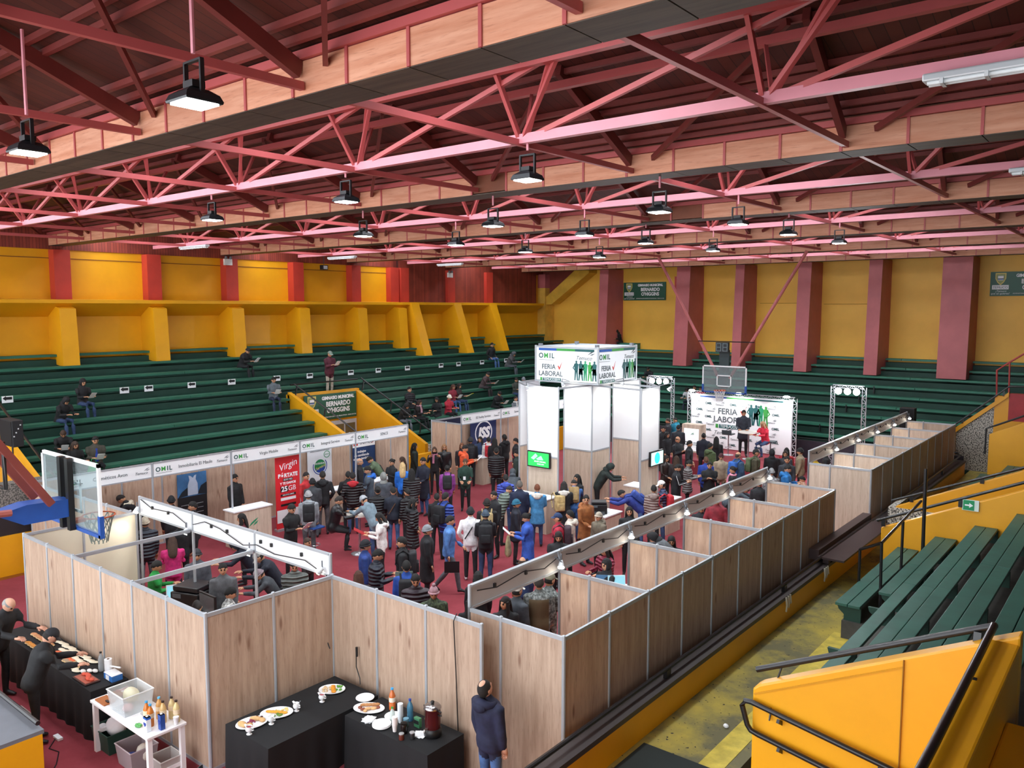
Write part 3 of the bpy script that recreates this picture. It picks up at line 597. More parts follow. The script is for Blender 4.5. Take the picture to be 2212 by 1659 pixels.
cable([(-13.5, 7.46, 2.3), (-13.1, 7.46, 2.42), (-12.6, 7.46, 2.38), (-11.9, 7.46, 2.22), (-11.5, 7.46, 2.30), (-11.0, 7.46, 2.24), (-10.2, 7.46, 2.30), (-9.75, 7.44, 2.2)], R)
for x in (-15.0, -14.4, -12.9, -12.4, -11.4, -11.1, -10.3): MB().box(x - .02, x + .02, 7.455, 7.485, 2.34, 2.4).build('cable_clip', BLACK, R)
cable([(-9.62, 7.42, 2.2), (-9.58, 7.40, 2.0), (-9.63, 7.36, 1.7), (-9.55, 7.36, 1.5), (-9.68, 7.34, 1.35), (-9.56, 7.36, 1.2), (-9.5, 7.36, 1.1)], R)
cable([(-6.95, 7.43, 2.25), (-6.98, 7.40, 2.15), (-6.95, 7.41, 1.4), (-6.9, 7.41, .1)], R)
spot(-9.72, 7.42, 2.28, (-.6, -.3, -.6), 'small bright clamp spotlight at the corner post above the coiled cable', 20)
spot(-15.5, 7.42, 2.3, (.3, -.5, -.7), 'small bright clamp spotlight at the far end of the plain header near the hoop', 20)
spot(-13.65, 7.42, 2.2, (0, -.5, -.8), 'clamp spotlight on the first crossbar inside the near corner booths', 8)
spot(-11.65, 7.42, 2.2, (0, -.5, -.8), 'clamp spotlight on the second crossbar inside the near corner booths', 14)
# ---- right near row
def right_row(R, Ya, n, ybacks, bmat, fend, lab):
    run(R, (-5.5, Ya), (-5.5, ybacks), n, mat=bmat)
    run(R, (-7.05, Ya), (-6.5, Ya), 1, mat=bmat); run(R, (-6.5, Ya), (-5.5, Ya), 1, mat=bmat)
    k = 0; y = Ya
    step = (ybacks - Ya) / n * 2
    nb = n // 2
    for k in range(nb):
        y0 = Ya + step * k; y1 = y0 + step
        run(R, (-7.05, y1), (-6.5, y1), 1, mat=bmat); run(R, (-6.5, y1), (-5.5, y1), 1, mat=bmat)
        post(R, -7.05, y0, 2.5); post(R, -7.05, y1, 2.5)
        if y1 <= fend:
            MB().box(-7.06, -7.04, y0 + .03, y1 - .03, 2.2, 2.5).build('header_board', GREYBACK, R)
            for z in (2.18, 2.48): MB().box(-7.08, -7.02, y0 + .02, y1 - .02, z, z + .03).build('rail', ALU, R)
            cable([(-7.0, y0 + .1, 2.42), (-6.99, y0 + .5, 2.36), (-7.0, y0 + 1.1, 2.42), (-6.99, y0 + 1.6, 2.34), (-6.98, y1 - .12, 2.44)], R)
            for t in (.45, 1.15): MB().box(-7.02, -6.99, y0 + t, y0 + t + .04, 2.36, 2.42).build('cable_clip', BLACK, R)
            cable([(-7.02, y1 - .1, 2.5), (-6.95, y1 - .15, 2.42), (-6.98, y1 - .05, 2.3), (-6.92, y1 - .12, 2.36), (-7.0, y1 - .2, 2.45)], R, .01, 'coiled_cable', GREYM)
            spot(-6.95, y1 - .1, 2.36, (.35, -.55, -.75), lab[k], 22)
R = root('booth_row', 'long row of wooden booths with grey header backs beside the yellow parapet', 'booth row', (-6.3, 13, 0))
right_row(R, 7.79, 10, 18.15, PLY, 18.5, ['clamp spotlight over the booth with the camouflage uniforms', 'clamp spotlight over the booth with the blue laptop lid', 'clamp spotlight third along the grey header of the long booth row', 'clamp spotlight fourth along the grey header of the long booth row', 'clamp spotlight at the far end of the long booth row'])
MB().box(-6.9, -5.6, 11.35, 11.85, .95, .98).build('shelf', WHITE, R); MB().box(-6.2, -5.6, 15.7, 16.1, .95, .98).build('shelf', WHITE, R)
R = root('booth_row', 'far row of pale panelled booths leading to the corner exit', 'booth row', (-6.3, 26, 0))
right_row(R, 21.0, 10, 31.2, PLY_PALE, 31.5, ['clamp spotlight first along the pale far booth row', 'clamp spotlight second along the pale far booth row', 'clamp spotlight third along the pale far booth row', 'clamp spotlight fourth along the pale far booth row', 'clamp spotlight at the far end of the pale booth row'])
# ---- central tower
R = root('info_tower', 'central white panelled information tower with square sign box on top', 'tower', (-13.45, 20.2, 0))
WP = paint('#eef3f8', .5, .01)
def tower_run(p0, p1): run(R, p0, p1, 1, z1=4.0, mat=PLY_PALE, mat2=WP, split=2.0)
tower_run((-13.95, 19.7), (-12.95, 19.7)); tower_run((-12.95, 19.7), (-12.95, 20.68)); tower_run((-13.95, 20.68), (-12.95, 20.68)); tower_run((-13.95, 19.7), (-13.95, 20.68))
tower_run((-14.18, 18.22), (-13.1, 18.22)); tower_run((-11.08, 19.3), (-11.08, 20.3)); tower_run((-15.2, 19.1), (-15.2, 20.1)); tower_run((-13.85, 22.3), (-12.85, 22.3))
for a, b in (((-14.18, 18.22), (-15.2, 19.1)), ((-13.1, 18.22), (-12.95, 19.7)), ((-12.95, 19.7), (-11.08, 19.3)), ((-11.08, 20.3), (-12.95, 20.68)), ((-12.85, 22.3), (-11.08, 20.3)), ((-13.95, 20.68), (-15.2, 20.1))):
    MB().bar((*a, 3.97), (*b, 3.97), .045, .05).build('top_bar', ALU, R)
MB().box(-14.7, -12.5, 19.3, 21.4, 4.04, 4.07).build('sign_floor', WHITE, R)
bx0, bx1, by0, by1 = -14.72, -12.5, 19.3, 21.42
for nm, (xa, xb, ya, yb) in dict(front=(bx0, bx1, by0, by0 + .02), side=(bx1 - .02, bx1, by0, by1), back=(bx0, bx1, by1 - .02, by1), side2=(bx0, bx0 + .02, by0, by1)).items():
    MB().box(xa, xb, ya, yb, 4.05, 5.08).build('sign_face', paint('#f2f6fa', .5, .01), R)
for x in (bx0, bx1):
    for y in (by0, by1): MB().box(x - .025, x + .025, y - .025, y + .025, 4.03, 5.11).build('post', ALU, R)
for z in (4.04, 5.07):
    for p, q in (((bx0, by0), (bx1, by0)), ((bx1, by0), (bx1, by1)), ((bx0, by1), (bx1, by1)), ((bx0, by0), (bx0, by1))): MB().bar((*p, z), (*q, z), .045, .04).build('rail', ALU, R)
for Mf in (frame(((bx0 + bx1) / 2, by0 - .003, 4.56), (1, 0, 0)), frame((bx1 + .003, (by0 + by1) / 2, 4.56), (0, 1, 0))):
    for k, mt in enumerate((BLUEINK, GRN, DTEAL)): flat(Mf, rect(-1.0 + .66 * k, -.34 + .66 * k, .40, .47), 'colour_band', mt, R)
    omil(Mf @ Matrix.Translation((-.72, .24, 0)), .20, R); feria(Mf @ Matrix.Translation((-.56, -.2, 0)), .205, R); figures(Mf @ Matrix.Translation((.68, -.44, 0)), .58, R, pitch=.27); temuco(Mf @ Matrix.Translation((.72, .26, 0)), .40, R)
for x, y in ((bx0 + .1, by0 + .1), (bx1 - .1, by0 + .1), (bx1 - .1, by1 - .1), (bx0 + .1, by1 - .1)):
    MB().box(x - .05, x + .05, y - .05, y + .05, 5.09, 5.16).build('clamp_light', GREYM, R)
# tower lights washing the white panels
for x, y, ax, ay, p, l, w in ((-13.64, 17.45, 0, 1, (-13.64, 18.22), 'arm spotlight washing the panel above the green television', 60), (-10.45, 19.8, -1, 0, (-11.08, 19.8), 'arm spotlight washing the panel above the blue disc television', 26),
                        (-13.5, 18.95, .05, .75, (-13.5, 19.7), 'arm spotlight on the front face of the tower column', 34), (-12.2, 20.2, -.75, 0, (-12.95, 20.2), 'arm spotlight on the side face of the tower column', 16), (-13.4, 21.6, 0, .7, (-13.4, 22.3), 'arm spotlight on the back wing of the tower', 30)):
    r_ = spot(x, y, 4.05, (ax, ay, -1.1), l, w, 'tower spotlights'); MB().tube([(x, y, 4.17), (*p, 4.0)], .012, 6).build('long_arm', GREYM, r_)
def screen(name, label, M, w, h, body):
    r = root(name, label, 'screen', M.translation[:], world=True); mb = MB()
    v = [M @ Vector(p) for p in ((-w / 2, -h / 2, 0), (w / 2, -h / 2, 0), (w / 2, h / 2, 0), (-w / 2, h / 2, 0), (-w / 2, -h / 2, -.06), (w / 2, -h / 2, -.06), (w / 2, h / 2, -.06), (-w / 2, h / 2, -.06))]
    mb.add(v, [(0, 1, 2, 3), (7, 6, 5, 4), (0, 4, 5, 1), (1, 5, 6, 2), (2, 6, 7, 3), (3, 7, 4, 0)]); mb.build('case', BLACK, r)
    body(M @ Matrix.Translation((0, 0, .002)), w - .06, h - .06, r); return r
def tv_green(M, w, h, r):
    flat(M, rect(-w / 2, w / 2, -h / 2, h / 2), 'screen_image', emit('#1fa045', 1.0), r, .002); M2 = M @ Matrix.Translation((0, 0, .003))
    flat(M2, [[(-.27, .02), (-.1, .17), (-.02, .1), (-.16, -.02)], [(-.08, .02), (.1, .12), (.18, .0), (-.02, -.02)]], 'screen_shapes', emit('#7fd8a0', 1.0), r, .002)
    text('BOLSA LABORAL', .055, emit('#c9f3d4', 1.2), r, M2 @ Matrix.Translation((.06, -.06, 0))); text('CHILE 2019', .05, emit('#c9f3d4', 1.2), r, M2 @ Matrix.Translation((.08, -.13, 0)))
def tv_blue(M, w, h, r):
    flat(M, rect(-w / 2, w / 2, -h / 2, h / 2), 'screen_image', emit('#a8d8d0', .9), r, .002); flat(M @ Matrix.Translation((0, 0, .003)), disc(0, 0, .15, .16), 'screen_disc', emit('#27b3c9', .9), r, .002)
screen('television', 'wall television showing a green picture on the white tower', frame((-13.73, 18.13, 1.90), (1, 0, 0)), .80, .46, tv_green)
screen('television', 'wall television showing a blue disc on the tower', frame((-11.0, 20.1, 1.98), (0, 1, 0)), .74, .42, tv_blue)
# ---- stage
R = root('stage', 'low red carpeted stage in front of the printed backdrop', 'stage', (-12.8, 28.8, 0)); MB().box(-15.6, -10.3, 27.4, 30.5, .012, .55).build('deck', CARPET, R)
R = root('stage_backdrop', 'white printed backdrop with repeated logos in a silver truss frame on the stage', 'backdrop', (-12.9, 30.3, .55))
MB().box(-15.02, -10.86, 30.28, 30.32, .58, 2.72).build('cloth', paint('#f3f7fa', .6, .01), R)
TRUSS = paint('#c3c8ce', .3, .03, metal=.5)
def lattice(p, q, w, r, nm='lattice_truss', side=(1, 0, 0)):
    p = Vector(p); q = Vector(q); s = Vector(side) * w / 2; mb = MB(); n = max(3, int((q - p).length / (w * 1.3)))
    for sg in (-1, 1): mb.tube([p + s * sg, q + s * sg], .018, 6)
    for k in range(n):
        a = p + (q - p) * k / n; b = p + (q - p) * (k + 1) / n; sg = 1 if k % 2 else -1
        mb.tube([a + s * sg, b - s * sg], .010, 5); mb.tube([a - s, a + s], .010, 5)
    return mb.build(nm, TRUSS, r)
lattice((-15.12, 30.3, .55), (-15.12, 30.3, 2.8), .16, R); lattice((-10.76, 30.3, .55), (-10.76, 30.3, 2.8), .16, R); lattice((-15.12, 30.3, 2.78), (-10.76, 30.3, 2.78), .12, R, side=(0, 0, 1))
Mf = frame((-12.95, 30.275, 1.65), (1, 0, 0))
for k, mt in enumerate((BLUEINK, GRN, DTEAL)): flat(Mf, rect(-1.7 + 1.15 * k, -.55 + 1.15 * k, .96, 1.02), 'colour_band', mt, R)
feria(Mf @ Matrix.Translation((-.38, .25, 0)), .33, R); figures(Mf @ Matrix.Translation((.78, -.02, 0)), .82, R, n=4, pitch=.24); temuco(Mf @ Matrix.Translation((-.6, -.38, 0)), .5, R)
for row in range(7):
    for colm in range(7):
        x = -1.85 + colm * .53 + (.14 if row % 2 else 0); y = .72 - row * .27
        if abs(x) > 1.9 or (-1.1 < x < 1.2 and -.62 < y < .7): continue
        if (row + colm) % 2: omil(Mf @ Matrix.Translation((x, y, 0)), .125, R, True)
        else: temuco(Mf @ Matrix.Translation((x, y, 0)), .26, R)
for x, nm in ((-14.9, 'left end'), (-12.9, 'middle'), (-11.0, 'hoop side')):
    l = root('backdrop_lamp', {'left end': 'white lamp over the backdrop nearest the lectern', 'middle': 'white lamp over the middle of the stage backdrop', 'hoop side': 'white lamp over the backdrop end nearest the booths'}[nm], 'lamp', (x, 30.1, 2.85)); m = MB(); m.ell((x, 30.05, 2.87), (.14, .1, .05)); m.build('bulb', emit('#fffdf4', 9), l)
    MB().tube([(x, 30.3, 2.82), (x, 30.1, 2.86)], .012, 6).build('arm', GREYM, l)
    ld = bpy.data.lights.new('backdrop_light', 'SPOT'); ld.energy = 26; ld.spot_size = math.radians(130); ld.shadow_soft_size = .1; lo = bpy.data.objects.new('backdrop_light', ld); COL.objects.link(lo); lo.parent = l; lo.matrix_parent_inverse = l.matrix_basis.inverted(); lo.matrix_basis = Matrix.Translation((x, 29.75, 2.8)) @ Vector((0, .45, -1)).to_track_quat('-Z', 'Y').to_matrix().to_4x4()
def flood_stand(x0, x1, y, z, label):
    r = root('light_stand', label, 'light stand', ((x0 + x1) / 2, y, 0)); lattice((x0, y, .012), (x0, y, z), .14, r); lattice((x1, y, .012), (x1, y, z), .14, r); lattice((x0, y, z), (x1, y, z), .1, r, side=(0, 0, 1))
    for k in range(3):
        x = x0 + (x1 - x0) * (k + .75) / 3.5; m = MB(); m.lathe([(.12, 0), (.13, .06), (.10, .14), (.05, .2)], n=14); hb = m.build('flood_housing', BLACK, r, True); hb.matrix_basis = Matrix.Translation((x, y - .12, z - .16)) @ Matrix.Rotation(math.radians(90), 4, 'X') @ Matrix.Rotation(math.pi, 4, 'X')
        m = MB(); m.ell((x, y - .14, z - .16), (.12, .05, .12)); m.build('flood_lens', emit('#f4fbff', 45), r)
        ld = bpy.data.lights.new('flood_light', 'SPOT'); ld.energy = 110; ld.spot_size = math.radians(110); ld.shadow_soft_size = .12; ld.color = (.92, .97, 1); lo = bpy.data.objects.new('flood_light', ld); COL.objects.link(lo); lo.parent = r; lo.matrix_parent_inverse = r.matrix_basis.inverted()
        lo.matrix_basis = Matrix.Translation((x, y - .25, z - .18)) @ Vector((-.15, -1, -.45)).to_track_quat('-Z', 'Y').to_matrix().to_4x4()
flood_stand(-9.35, -8.25, 30.2, 3.38, 'silver truss stand with three floodlights between stage and far booths')
flood_stand(-17.0, -15.85, 30.2, 3.32, 'silver truss stand with three floodlights behind the white tower')
# lectern
R = root('lectern', 'pale wooden lectern with a white logo front on the stage', 'lectern', (-14.25, 29.0, .55)); MB().box(-14.68, -13.85, 28.8, 29.2, .55, 1.66).build('body', PLY_PALE, R)
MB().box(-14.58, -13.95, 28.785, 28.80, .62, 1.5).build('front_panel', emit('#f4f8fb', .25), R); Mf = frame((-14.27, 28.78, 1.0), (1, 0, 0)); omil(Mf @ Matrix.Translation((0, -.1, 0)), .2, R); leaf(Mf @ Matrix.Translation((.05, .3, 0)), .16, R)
# bar tables and stools
def bar_table(x, y, z0, h, rad, label, base=True):
    r = root('bar_table', label, 'table', (x, y, z0)); MB().lathe([(rad, h - .04), (rad, h), (rad - .01, h + .005)], (x, y, z0), 28).build('top', paint('#efe9df', .4), r, True)
    MB().lathe([(.03, .03), (.03, h - .04)], (x, y, z0), 12).build('column', paint('#c0c4c9', .2, metal=.8), r); MB().lathe([(.22, 0), (.22, .012), (.06, .035), (.03, .05)], (x, y, z0), 24).build('base', paint('#d5d8dc', .2, metal=.7), r, True)
def bar_stool(x, y, z0, h, c, label, rz=0, back=True):
    r = root('bar_stool', label, 'stool', (x, y, z0)); m = MB(); m.box(-.2, .2, -.18, .18, h - .05, h); s = m.build('seat', paint(c, .4), r, bevel=.02); s.matrix_basis = Matrix.Translation((x, y, z0)) @ Matrix.Rotation(rz, 4, 'Z')
    MB().lathe([(.025, .03), (.025, h - .05)], (x, y, z0), 10).build('column', paint('#b9bdc2', .2, metal=.8), r); MB().lathe([(.21, 0), (.21, .012), (.06, .03), (.025, .04)], (x, y, z0), 24).build('base', paint('#d5d8dc', .2, metal=.7), r, True)
    MB().tube([(x + .13 * math.cos(t * math.pi / 6), y + .13 * math.sin(t * math.pi / 6), z0 + .3) for t in range(12)], .01, 6, closed=True).build('foot_ring', paint('#b9bdc2', .2, metal=.8), r)
    if back: m = MB(); m.box(-.2, .2, -.20, -.17, h, h + .14); s = m.build('backrest', paint(c, .4), r, bevel=.012); s.matrix_basis = Matrix.Translation((x, y, z0)) @ Matrix.Rotation(rz, 4, 'Z')
bar_table(-11.95, 28.85, .55, 1.05, .38, 'round white bar table between the two people on the stage')
bar_stool(-12.9, 29.2, .55, .85, '#2f3b40', 'empty dark bar stool on the stage beside the standing man'); bar_stool(-11.2, 29.1, .55, .75, '#2f3b40', 'dark bar stool under the seated woman in red', back=False)
bar_table(-15.55, 13.05, .012, 1.05, .32, 'round bar table with chrome column in the crowd near the red banner'); bar_stool(-16.25, 12.2, .012, .78, '#2a4f94', 'bar stool with blue seat near the red banner', back=False)
# ================================================================== LAMPS
def hb_meshes():
    hs = MB(); hs.lathe([(.30, 0), (.31, .02), (.27, .08), (.16, .13), (.08, .15)], n=4, sx=1.05, sy=1.05); hs = hs.mesh('housing', paint('#1d2226', .4)); 
    ln = MB(); ln.box(-.19, .19, -.19, .19, -.012, .005); ln = ln.mesh('lens', emit('#f2fcff', 22))
    br = MB(); br.bar((-.17, 0, .08), (-.17, 0, .38), .03, .05); br.bar((.17, 0, .08), (.17, 0, .38), .03, .05); br.bar((-.18, 0, .38), (.18, 0, .38), .05, .02); br = br.mesh('bracket', paint('#15181b', .4))
    dr = MB(); dr.box(-.1, .1, -.08, .08, .14, .2); dr = dr.mesh('driver', BLACK)
    return hs, ln, br, dr
HB = hb_meshes()
ROWN = {3.44: 'closest row above the near corner', 8.41: 'first truss row', 11.54: 'first plywood beam row', 14.67: 'second truss row', 17.8: 'second plywood beam row', 20.92: 'third truss row'}
def highbay(x, y, z, top, label):
    r = root('high_bay_lamp', label, 'lamp', (x, y, z), math.radians(45 if False else 0), world=False, group='high bay lamps')
    hs = link('housing', HB[0], r, rot=(0, 0, math.radians(45))); hs.scale = (.68, .68, .8)
    for nm, k in (('lens', 1), ('bracket', 2), ('driver', 3)): link(nm, HB[k], r).scale = (.68, .68, .85)
    link('rod', MB().tube([(0, 0, .38), (0, 0, top - z)], .018, 6).mesh('rod', CHORD), r)
    ld = bpy.data.lights.new('lamp_light', 'SPOT'); ld.energy = LAMP_W; ld.spot_size = math.radians(150); ld.spot_blend = .5; ld.shadow_soft_size = .16; ld.color = (.93, .98, 1)
    lo = bpy.data.objects.new('lamp_light', ld); COL.objects.link(lo); lo.parent = r; lo.location = (0, 0, -.05)
lampspots = [(-5.96, 3.44, 7.78), (-9.13, 3.42, 7.78), (-6.56, 8.41, 7.86), (-10.2, 8.41, 7.88), (-14.1, 8.41, 7.86), (-6.35, 11.54, 7.72), (-9.81, 11.54, 7.72), (-13.45, 11.54, 7.74), (-6.4, 14.67, 7.78), (-9.88, 14.67, 7.77), (-13.67, 14.67, 7.75),
             (-6.59, 17.8, 7.82), (-10.16, 17.8, 7.81), (-13.96, 17.8, 7.76), (-6.46, 20.92, 7.82), (-9.83, 20.92, 7.78), (-13.54, 20.92, 7.75)]
for x, y, z in lampspots:
    side = 'nearest the right booths' if x > -7 else ('over the middle' if x > -11 else 'toward the left stand')
    highbay(x, y, z, (8.275 if y in (11.54, 17.8) else 8.33) if y not in (3.44, 3.42) else 9.0, f'black square high bay lamp {side}, {ROWN[round(y, 2) if round(y, 2) in ROWN else 3.44]}')
def tube_light(x0, x1, y, z, label):
    r = root('tube_light', label, 'lamp', ((x0 + x1) / 2, y, z), group='grey tube lights'); 
    MB().box(x0, x1, y - .14, y + .02, z - .02, z + .05).build('body', paint('#c9ced2', .3, .03, metal=.3), r, bevel=.015)
    for dy in (-.1, -.03): MB().tube([(x0 + .04, y + dy, z - .035), (x1 - .04, y + dy, z - .035)], .02, 8).build('tube', paint('#e9eef0', .25), r, True)
    for t in (.12, .38, .62, .88): xx = x0 + (x1 - x0) * t; MB().box(xx - .015, xx + .015, y - .15, y + .02, z - .06, z - .01).build('clip', paint('#d9dde0', .3), r)
tube_light(-1.85, -.5, 8.30, 8.26, 'grey twin tube light under the nearest chord at the right edge'); tube_light(-2.0, -.6, 14.56, 8.27, 'grey twin tube light under the second chord at the right edge')
tube_light(-26.35, -24.65, 14.56, 8.25, 'grey tube light at the left end of the second chord'); tube_light(-26.3, -24.65, 20.8, 8.2, 'grey tube light at the left end of the third chord'); tube_light(-26.35, -24.8, 27.1, 8.2, 'grey tube light at the left end of the fourth chord')
def em_light(M, label):
    r = root('emergency_light', label, 'lamp', M.translation[:]); mb = MB()
    def bx(a, b, c, d, e, f): 
        v = [M @ Vector(p) for p in ((a, c, e), (b, c, e), (b, d, e), (a, d, e), (a, c, f), (b, c, f), (b, d, f), (a, d, f))]; mb.add(v, [(0, 3, 2, 1), (4, 5, 6, 7), (0, 1, 5, 4), (1, 2, 6, 5), (2, 3, 7, 6), (3, 0, 4, 7)])
    bx(-.17, .17, -.12, .12, 0, .08); mb.build('case', paint('#e2e2de', .4), r); mb = MB(); mb.ell(M @ Vector((-.1, .17, .08)), (.06, .06, .06)); mb.build('lamp_head', GREYM, r, True); mb = MB(); mb.ell(M @ Vector((.1, .17, .08)), (.06, .06, .06)); mb.build('lamp_head', GREYM, r, True)
em_light(frame((-28.54, 17.6, 8.0), (0, 1, 0)), 'twin emergency light on the red pillar of the left wall'); em_light(frame((-7.2, 38.12, 7.95), (1, 0, 0)), 'twin emergency light at the top of the widest red pillar')
em_light(frame((-28.6, 30.2, 7.9), (0, 1, 0)), 'twin emergency light on the red pillar beside brown boarding'); 
r = root('alarm_box', 'red box with emergency light high on the far wall pillar', 'box', (-19.2, 38.1, 7.4)); MB().box(-19.9, -19.25, 37.9, 38.2, 7.15, 7.85).build('case', paint('#b8403c', .5), r); MB().box(-19.75, -19.45, 37.84, 37.9, 7.6, 7.78).build('light', paint('#e6e6e2', .4), r)
r = root('wall_floodlight', 'small black floodlight hanging by the left end of the third chord', 'lamp', (-28, 21.9, 8.0)); MB().box(-28.2, -28.0, 21.75, 22.05, 7.85, 8.05).build('case', BLACK, r, bevel=.02); MB().box(-28.0, -27.99, 21.8, 22.0, 7.88, 8.02).build('lens', paint('#cfd6da', .3), r); MB().tube([(-28.1, 21.9, 8.05), (-28.1, 21.9, 8.5)], .012, 6).build('hanger', BLACK, r)
# ================================================================== GYM SIGNS
def gym_sign(M, w, h, label):
    r = root('wall_sign', label, 'sign', M.translation[:]); mb = MB()
    v = [M @ Vector(p) for p in ((-w / 2, -h / 2, .0), (w / 2, -h / 2, .0), (w / 2, h / 2, .0), (-w / 2, h / 2, .0), (-w / 2, -h / 2, .03), (w / 2, -h / 2, .03), (w / 2, h / 2, .03), (-w / 2, h / 2, .03))]
    mb.add(v, [(0, 3, 2, 1), (4, 5, 6, 7), (0, 1, 5, 4), (1, 2, 6, 5), (2, 3, 7, 6), (3, 0, 4, 7)]); mb.build('board', paint('#16553f', .45, .05), r); T = M @ Matrix.Translation((0, 0, .031)); s = h
    sh = lambda k: [(x * k, y * k) for x, y in ((-.17, .2), (.17, .2), (.17, .0), (.1, -.14), (0, -.24), (-.1, -.14), (-.17, .0))]
    Ms = T @ Matrix.Translation((-w * .36, s * .22, 0))
    flat(Ms, sh(s * 1.15), 'crest_border', paint('#d9c56b', .5), r); flat(Ms @ Matrix.Translation((0, 0, .004)), sh(s * .92), 'crest_field', paint('#8f9a62', .5), r)
    flat(Ms @ Matrix.Translation((0, .03 * s, .008)), [rect(-.1 * s, .1 * s, -.02 * s, .08 * s), rect(-.1 * s, .1 * s, -.1 * s, -.07 * s)], 'crest_charge', WHITEINK, r); flat(Ms @ Matrix.Translation((0, -.02 * s, .008)), rect(-.1 * s, .1 * s, -.03 * s, .01 * s), 'crest_band', BLUEINK, r)
    flat(T @ Matrix.Translation((-w * .36, -s * .14, .004)), rect(-.3 * s, .3 * s, -.09 * s, .09 * s), 'scroll', WHITEINK, r); text('TEMUCO', .13 * s, DTEAL, r, T @ Matrix.Translation((-w * .36, -s * .15, .009)))
    text('¡Temuco', .11 * s, WHITEINK, r, T @ Matrix.Translation((-w * .35, -s * .3, .004)), shear=.3); text('que tú quieres!', .11 * s, WHITEINK, r, T @ Matrix.Translation((-w * .36, -s * .40, .004)), shear=.3)
    for t, z, yy in (('GIMNASIO MUNICIPAL', .175, .33), ('BERNARDO', .255, .09), ("O'HIGGINS", .255, -.16)): text(t, z * s, WHITEINK, r, T @ Matrix.Translation((w * .14, yy * s, .004)), bold=.008 * s, sx=.88)
    text('ADMINISTRACIÓN DEPORTES MUNICIPALES · FONO 213 321', .065 * s, WHITEINK, r, T @ Matrix.Translation((w * .14, -.40 * s, .004)))
gym_sign(frame((-22.28, 38.98, 7.14), (1, 0, 0)), 2.62, .98, 'green gymnasium name sign on the far wall nearest the corner'); gym_sign(frame((-4.5, 38.98, 7.22), (1, 0, 0)), 2.66, 1.0, 'green gymnasium name sign cut by the right edge of the picture'); gym_sign(frame((-24.9, 19.58, 2.44), (0, 1, 0)), 2.5, 1.0, 'green gymnasium name sign on the stair exit back wall')
r = root('poster', 'white poster with green standing figures under the gymnasium sign', 'poster', (-24.9, 18.9, 1.4)); MB().box(-24.92, -24.90, 18.4, 19.5, .6, 1.88).build('sheet', WHITE, r); figures(frame((-24.895, 18.95, .9), (0, 1, 0)), .8, r)
ARY = [8.9, 12.32, 13.13, 14.66, 16.21, 18.13, 19.65, 21.72, 23.23, 24.95, 27.1, 28.3, 30.01, 31.89]
ARL = ['at the left edge of the picture', 'above the two hooded women', 'second right of the hooded pair', 'third right of the hooded pair', 'below the man in black reading', 'above the man in the grey sweater', 'beside the man in maroon', 'right of the man in maroon', 'second right of the man in maroon', 'third right of the man in maroon', 'between the deep yellow buttresses', 'second between the deep yellow buttresses', 'left of the man in jeans', 'left of the person in the grey hood']
am = MB().box(-.004, .004, -.15, .15, -.1, .1).mesh('sheet', WHITE)
for y, l in zip(ARY, ARL):
    r = root('arrow_sign', f'white paper arrow sign on the green seat {l}', 'sign', (-26.25, y, 3.55), group='paper arrow signs'); o = link('sheet', am, r); o.matrix_basis = Matrix.Translation((-26.25, y, 3.55))
    flat(frame((-26.244, y, 3.57), (0, 1, 0)), [(.12, -.03), (.12, .05), (-.04, .05), (-.04, .08), (-.13, .01), (-.04, -.06), (-.04, -.03)], 'arrow', BLACKINK, r)
# ================================================================== HOOPS
WB = paint('#eef1f2', .4, .01); BLUEPAD = paint('#1f4f9e', .5)
def hoop(xc, yb, zc, w, h, fy, label, extra):
    """board plane at yb, court side towards fy (+1/-1)"""
    r = root('basketball_hoop', label, 'basketball hoop', (xc, yb, zc)); b = .05; y0, y1 = yb - .02, yb + .02; f = yb + fy * .03
    for x0, x1, z0, z1 in ((-w / 2, w / 2, h / 2 - b, h / 2), (-w / 2, -w / 2 + b, -h / 2 + .3, h / 2), (w / 2 - b, w / 2, -h / 2 + .3, h / 2)): MB().box(xc + x0, xc + x1, y0, y1, zc + z0, zc + z1).build('frame', WB, r)
    MB().box(xc - w / 2, xc + w / 2, yb - .03, yb + .03, zc - h / 2, zc - h / 2 + b).build('pad', BLUEPAD, r)
    for s in (-1, 1): MB().box(xc + s * (w / 2 - b / 2) - b / 2 - .01, xc + s * (w / 2 - b / 2) + b / 2 + .01, yb - .03, yb + .03, zc - h / 2, zc - h / 2 + .32).build('pad', BLUEPAD, r)
    MB().box(xc - w / 2 + b, xc + w / 2 - b, yb - .006, yb + .006, zc - h / 2 + b, zc + h / 2 - b).build('glass_pane', glass('#dfe9ea', .05, .16), r)
    for x0, x1, z0, z1 in ((-.3, .3, .13, .17), (-.3, .3, -.28, -.24), (-.3, -.26, -.28, .17), (.26, .3, -.28, .17)): MB().box(xc + x0, xc + x1, min(f, f - fy * .02), max(f, f - fy * .02), zc + z0, zc + z1).build('target_box', WB, r)
    cy = yb + fy * .38; cz = 3.05; N_ = 24
    MB().tube([(xc + .23 * math.cos(2 * math.pi * k / N_), cy + .23 * math.sin(2 * math.pi * k / N_), cz) for k in range(N_)], .011, 6, closed=True).build('rim', paint('#b8502c', .4), r, True)
    MB().bar((xc, yb, cz - .02), (xc, cy - fy * .22, cz - .01), .16, .05).build('rim_bracket', paint('#b8502c', .4), r)
    nb = MB(); K = 12
    for k in range(K):
        for d in (1, -1):
            pts = []
            for t in range(6):
                a = 2 * math.pi * (k + d * t * .42) / K; rr = .225 - .11 * (t / 5) ** .7; pts.append((xc + rr * math.cos(a), cy + rr * math.sin(a), cz - .42 * t / 5))
            nb.tube(pts, .008, 4)
    nb.build('net', paint('#7d857c' if fy > 0 else '#d9dcdc', .8), r); extra(r); return r
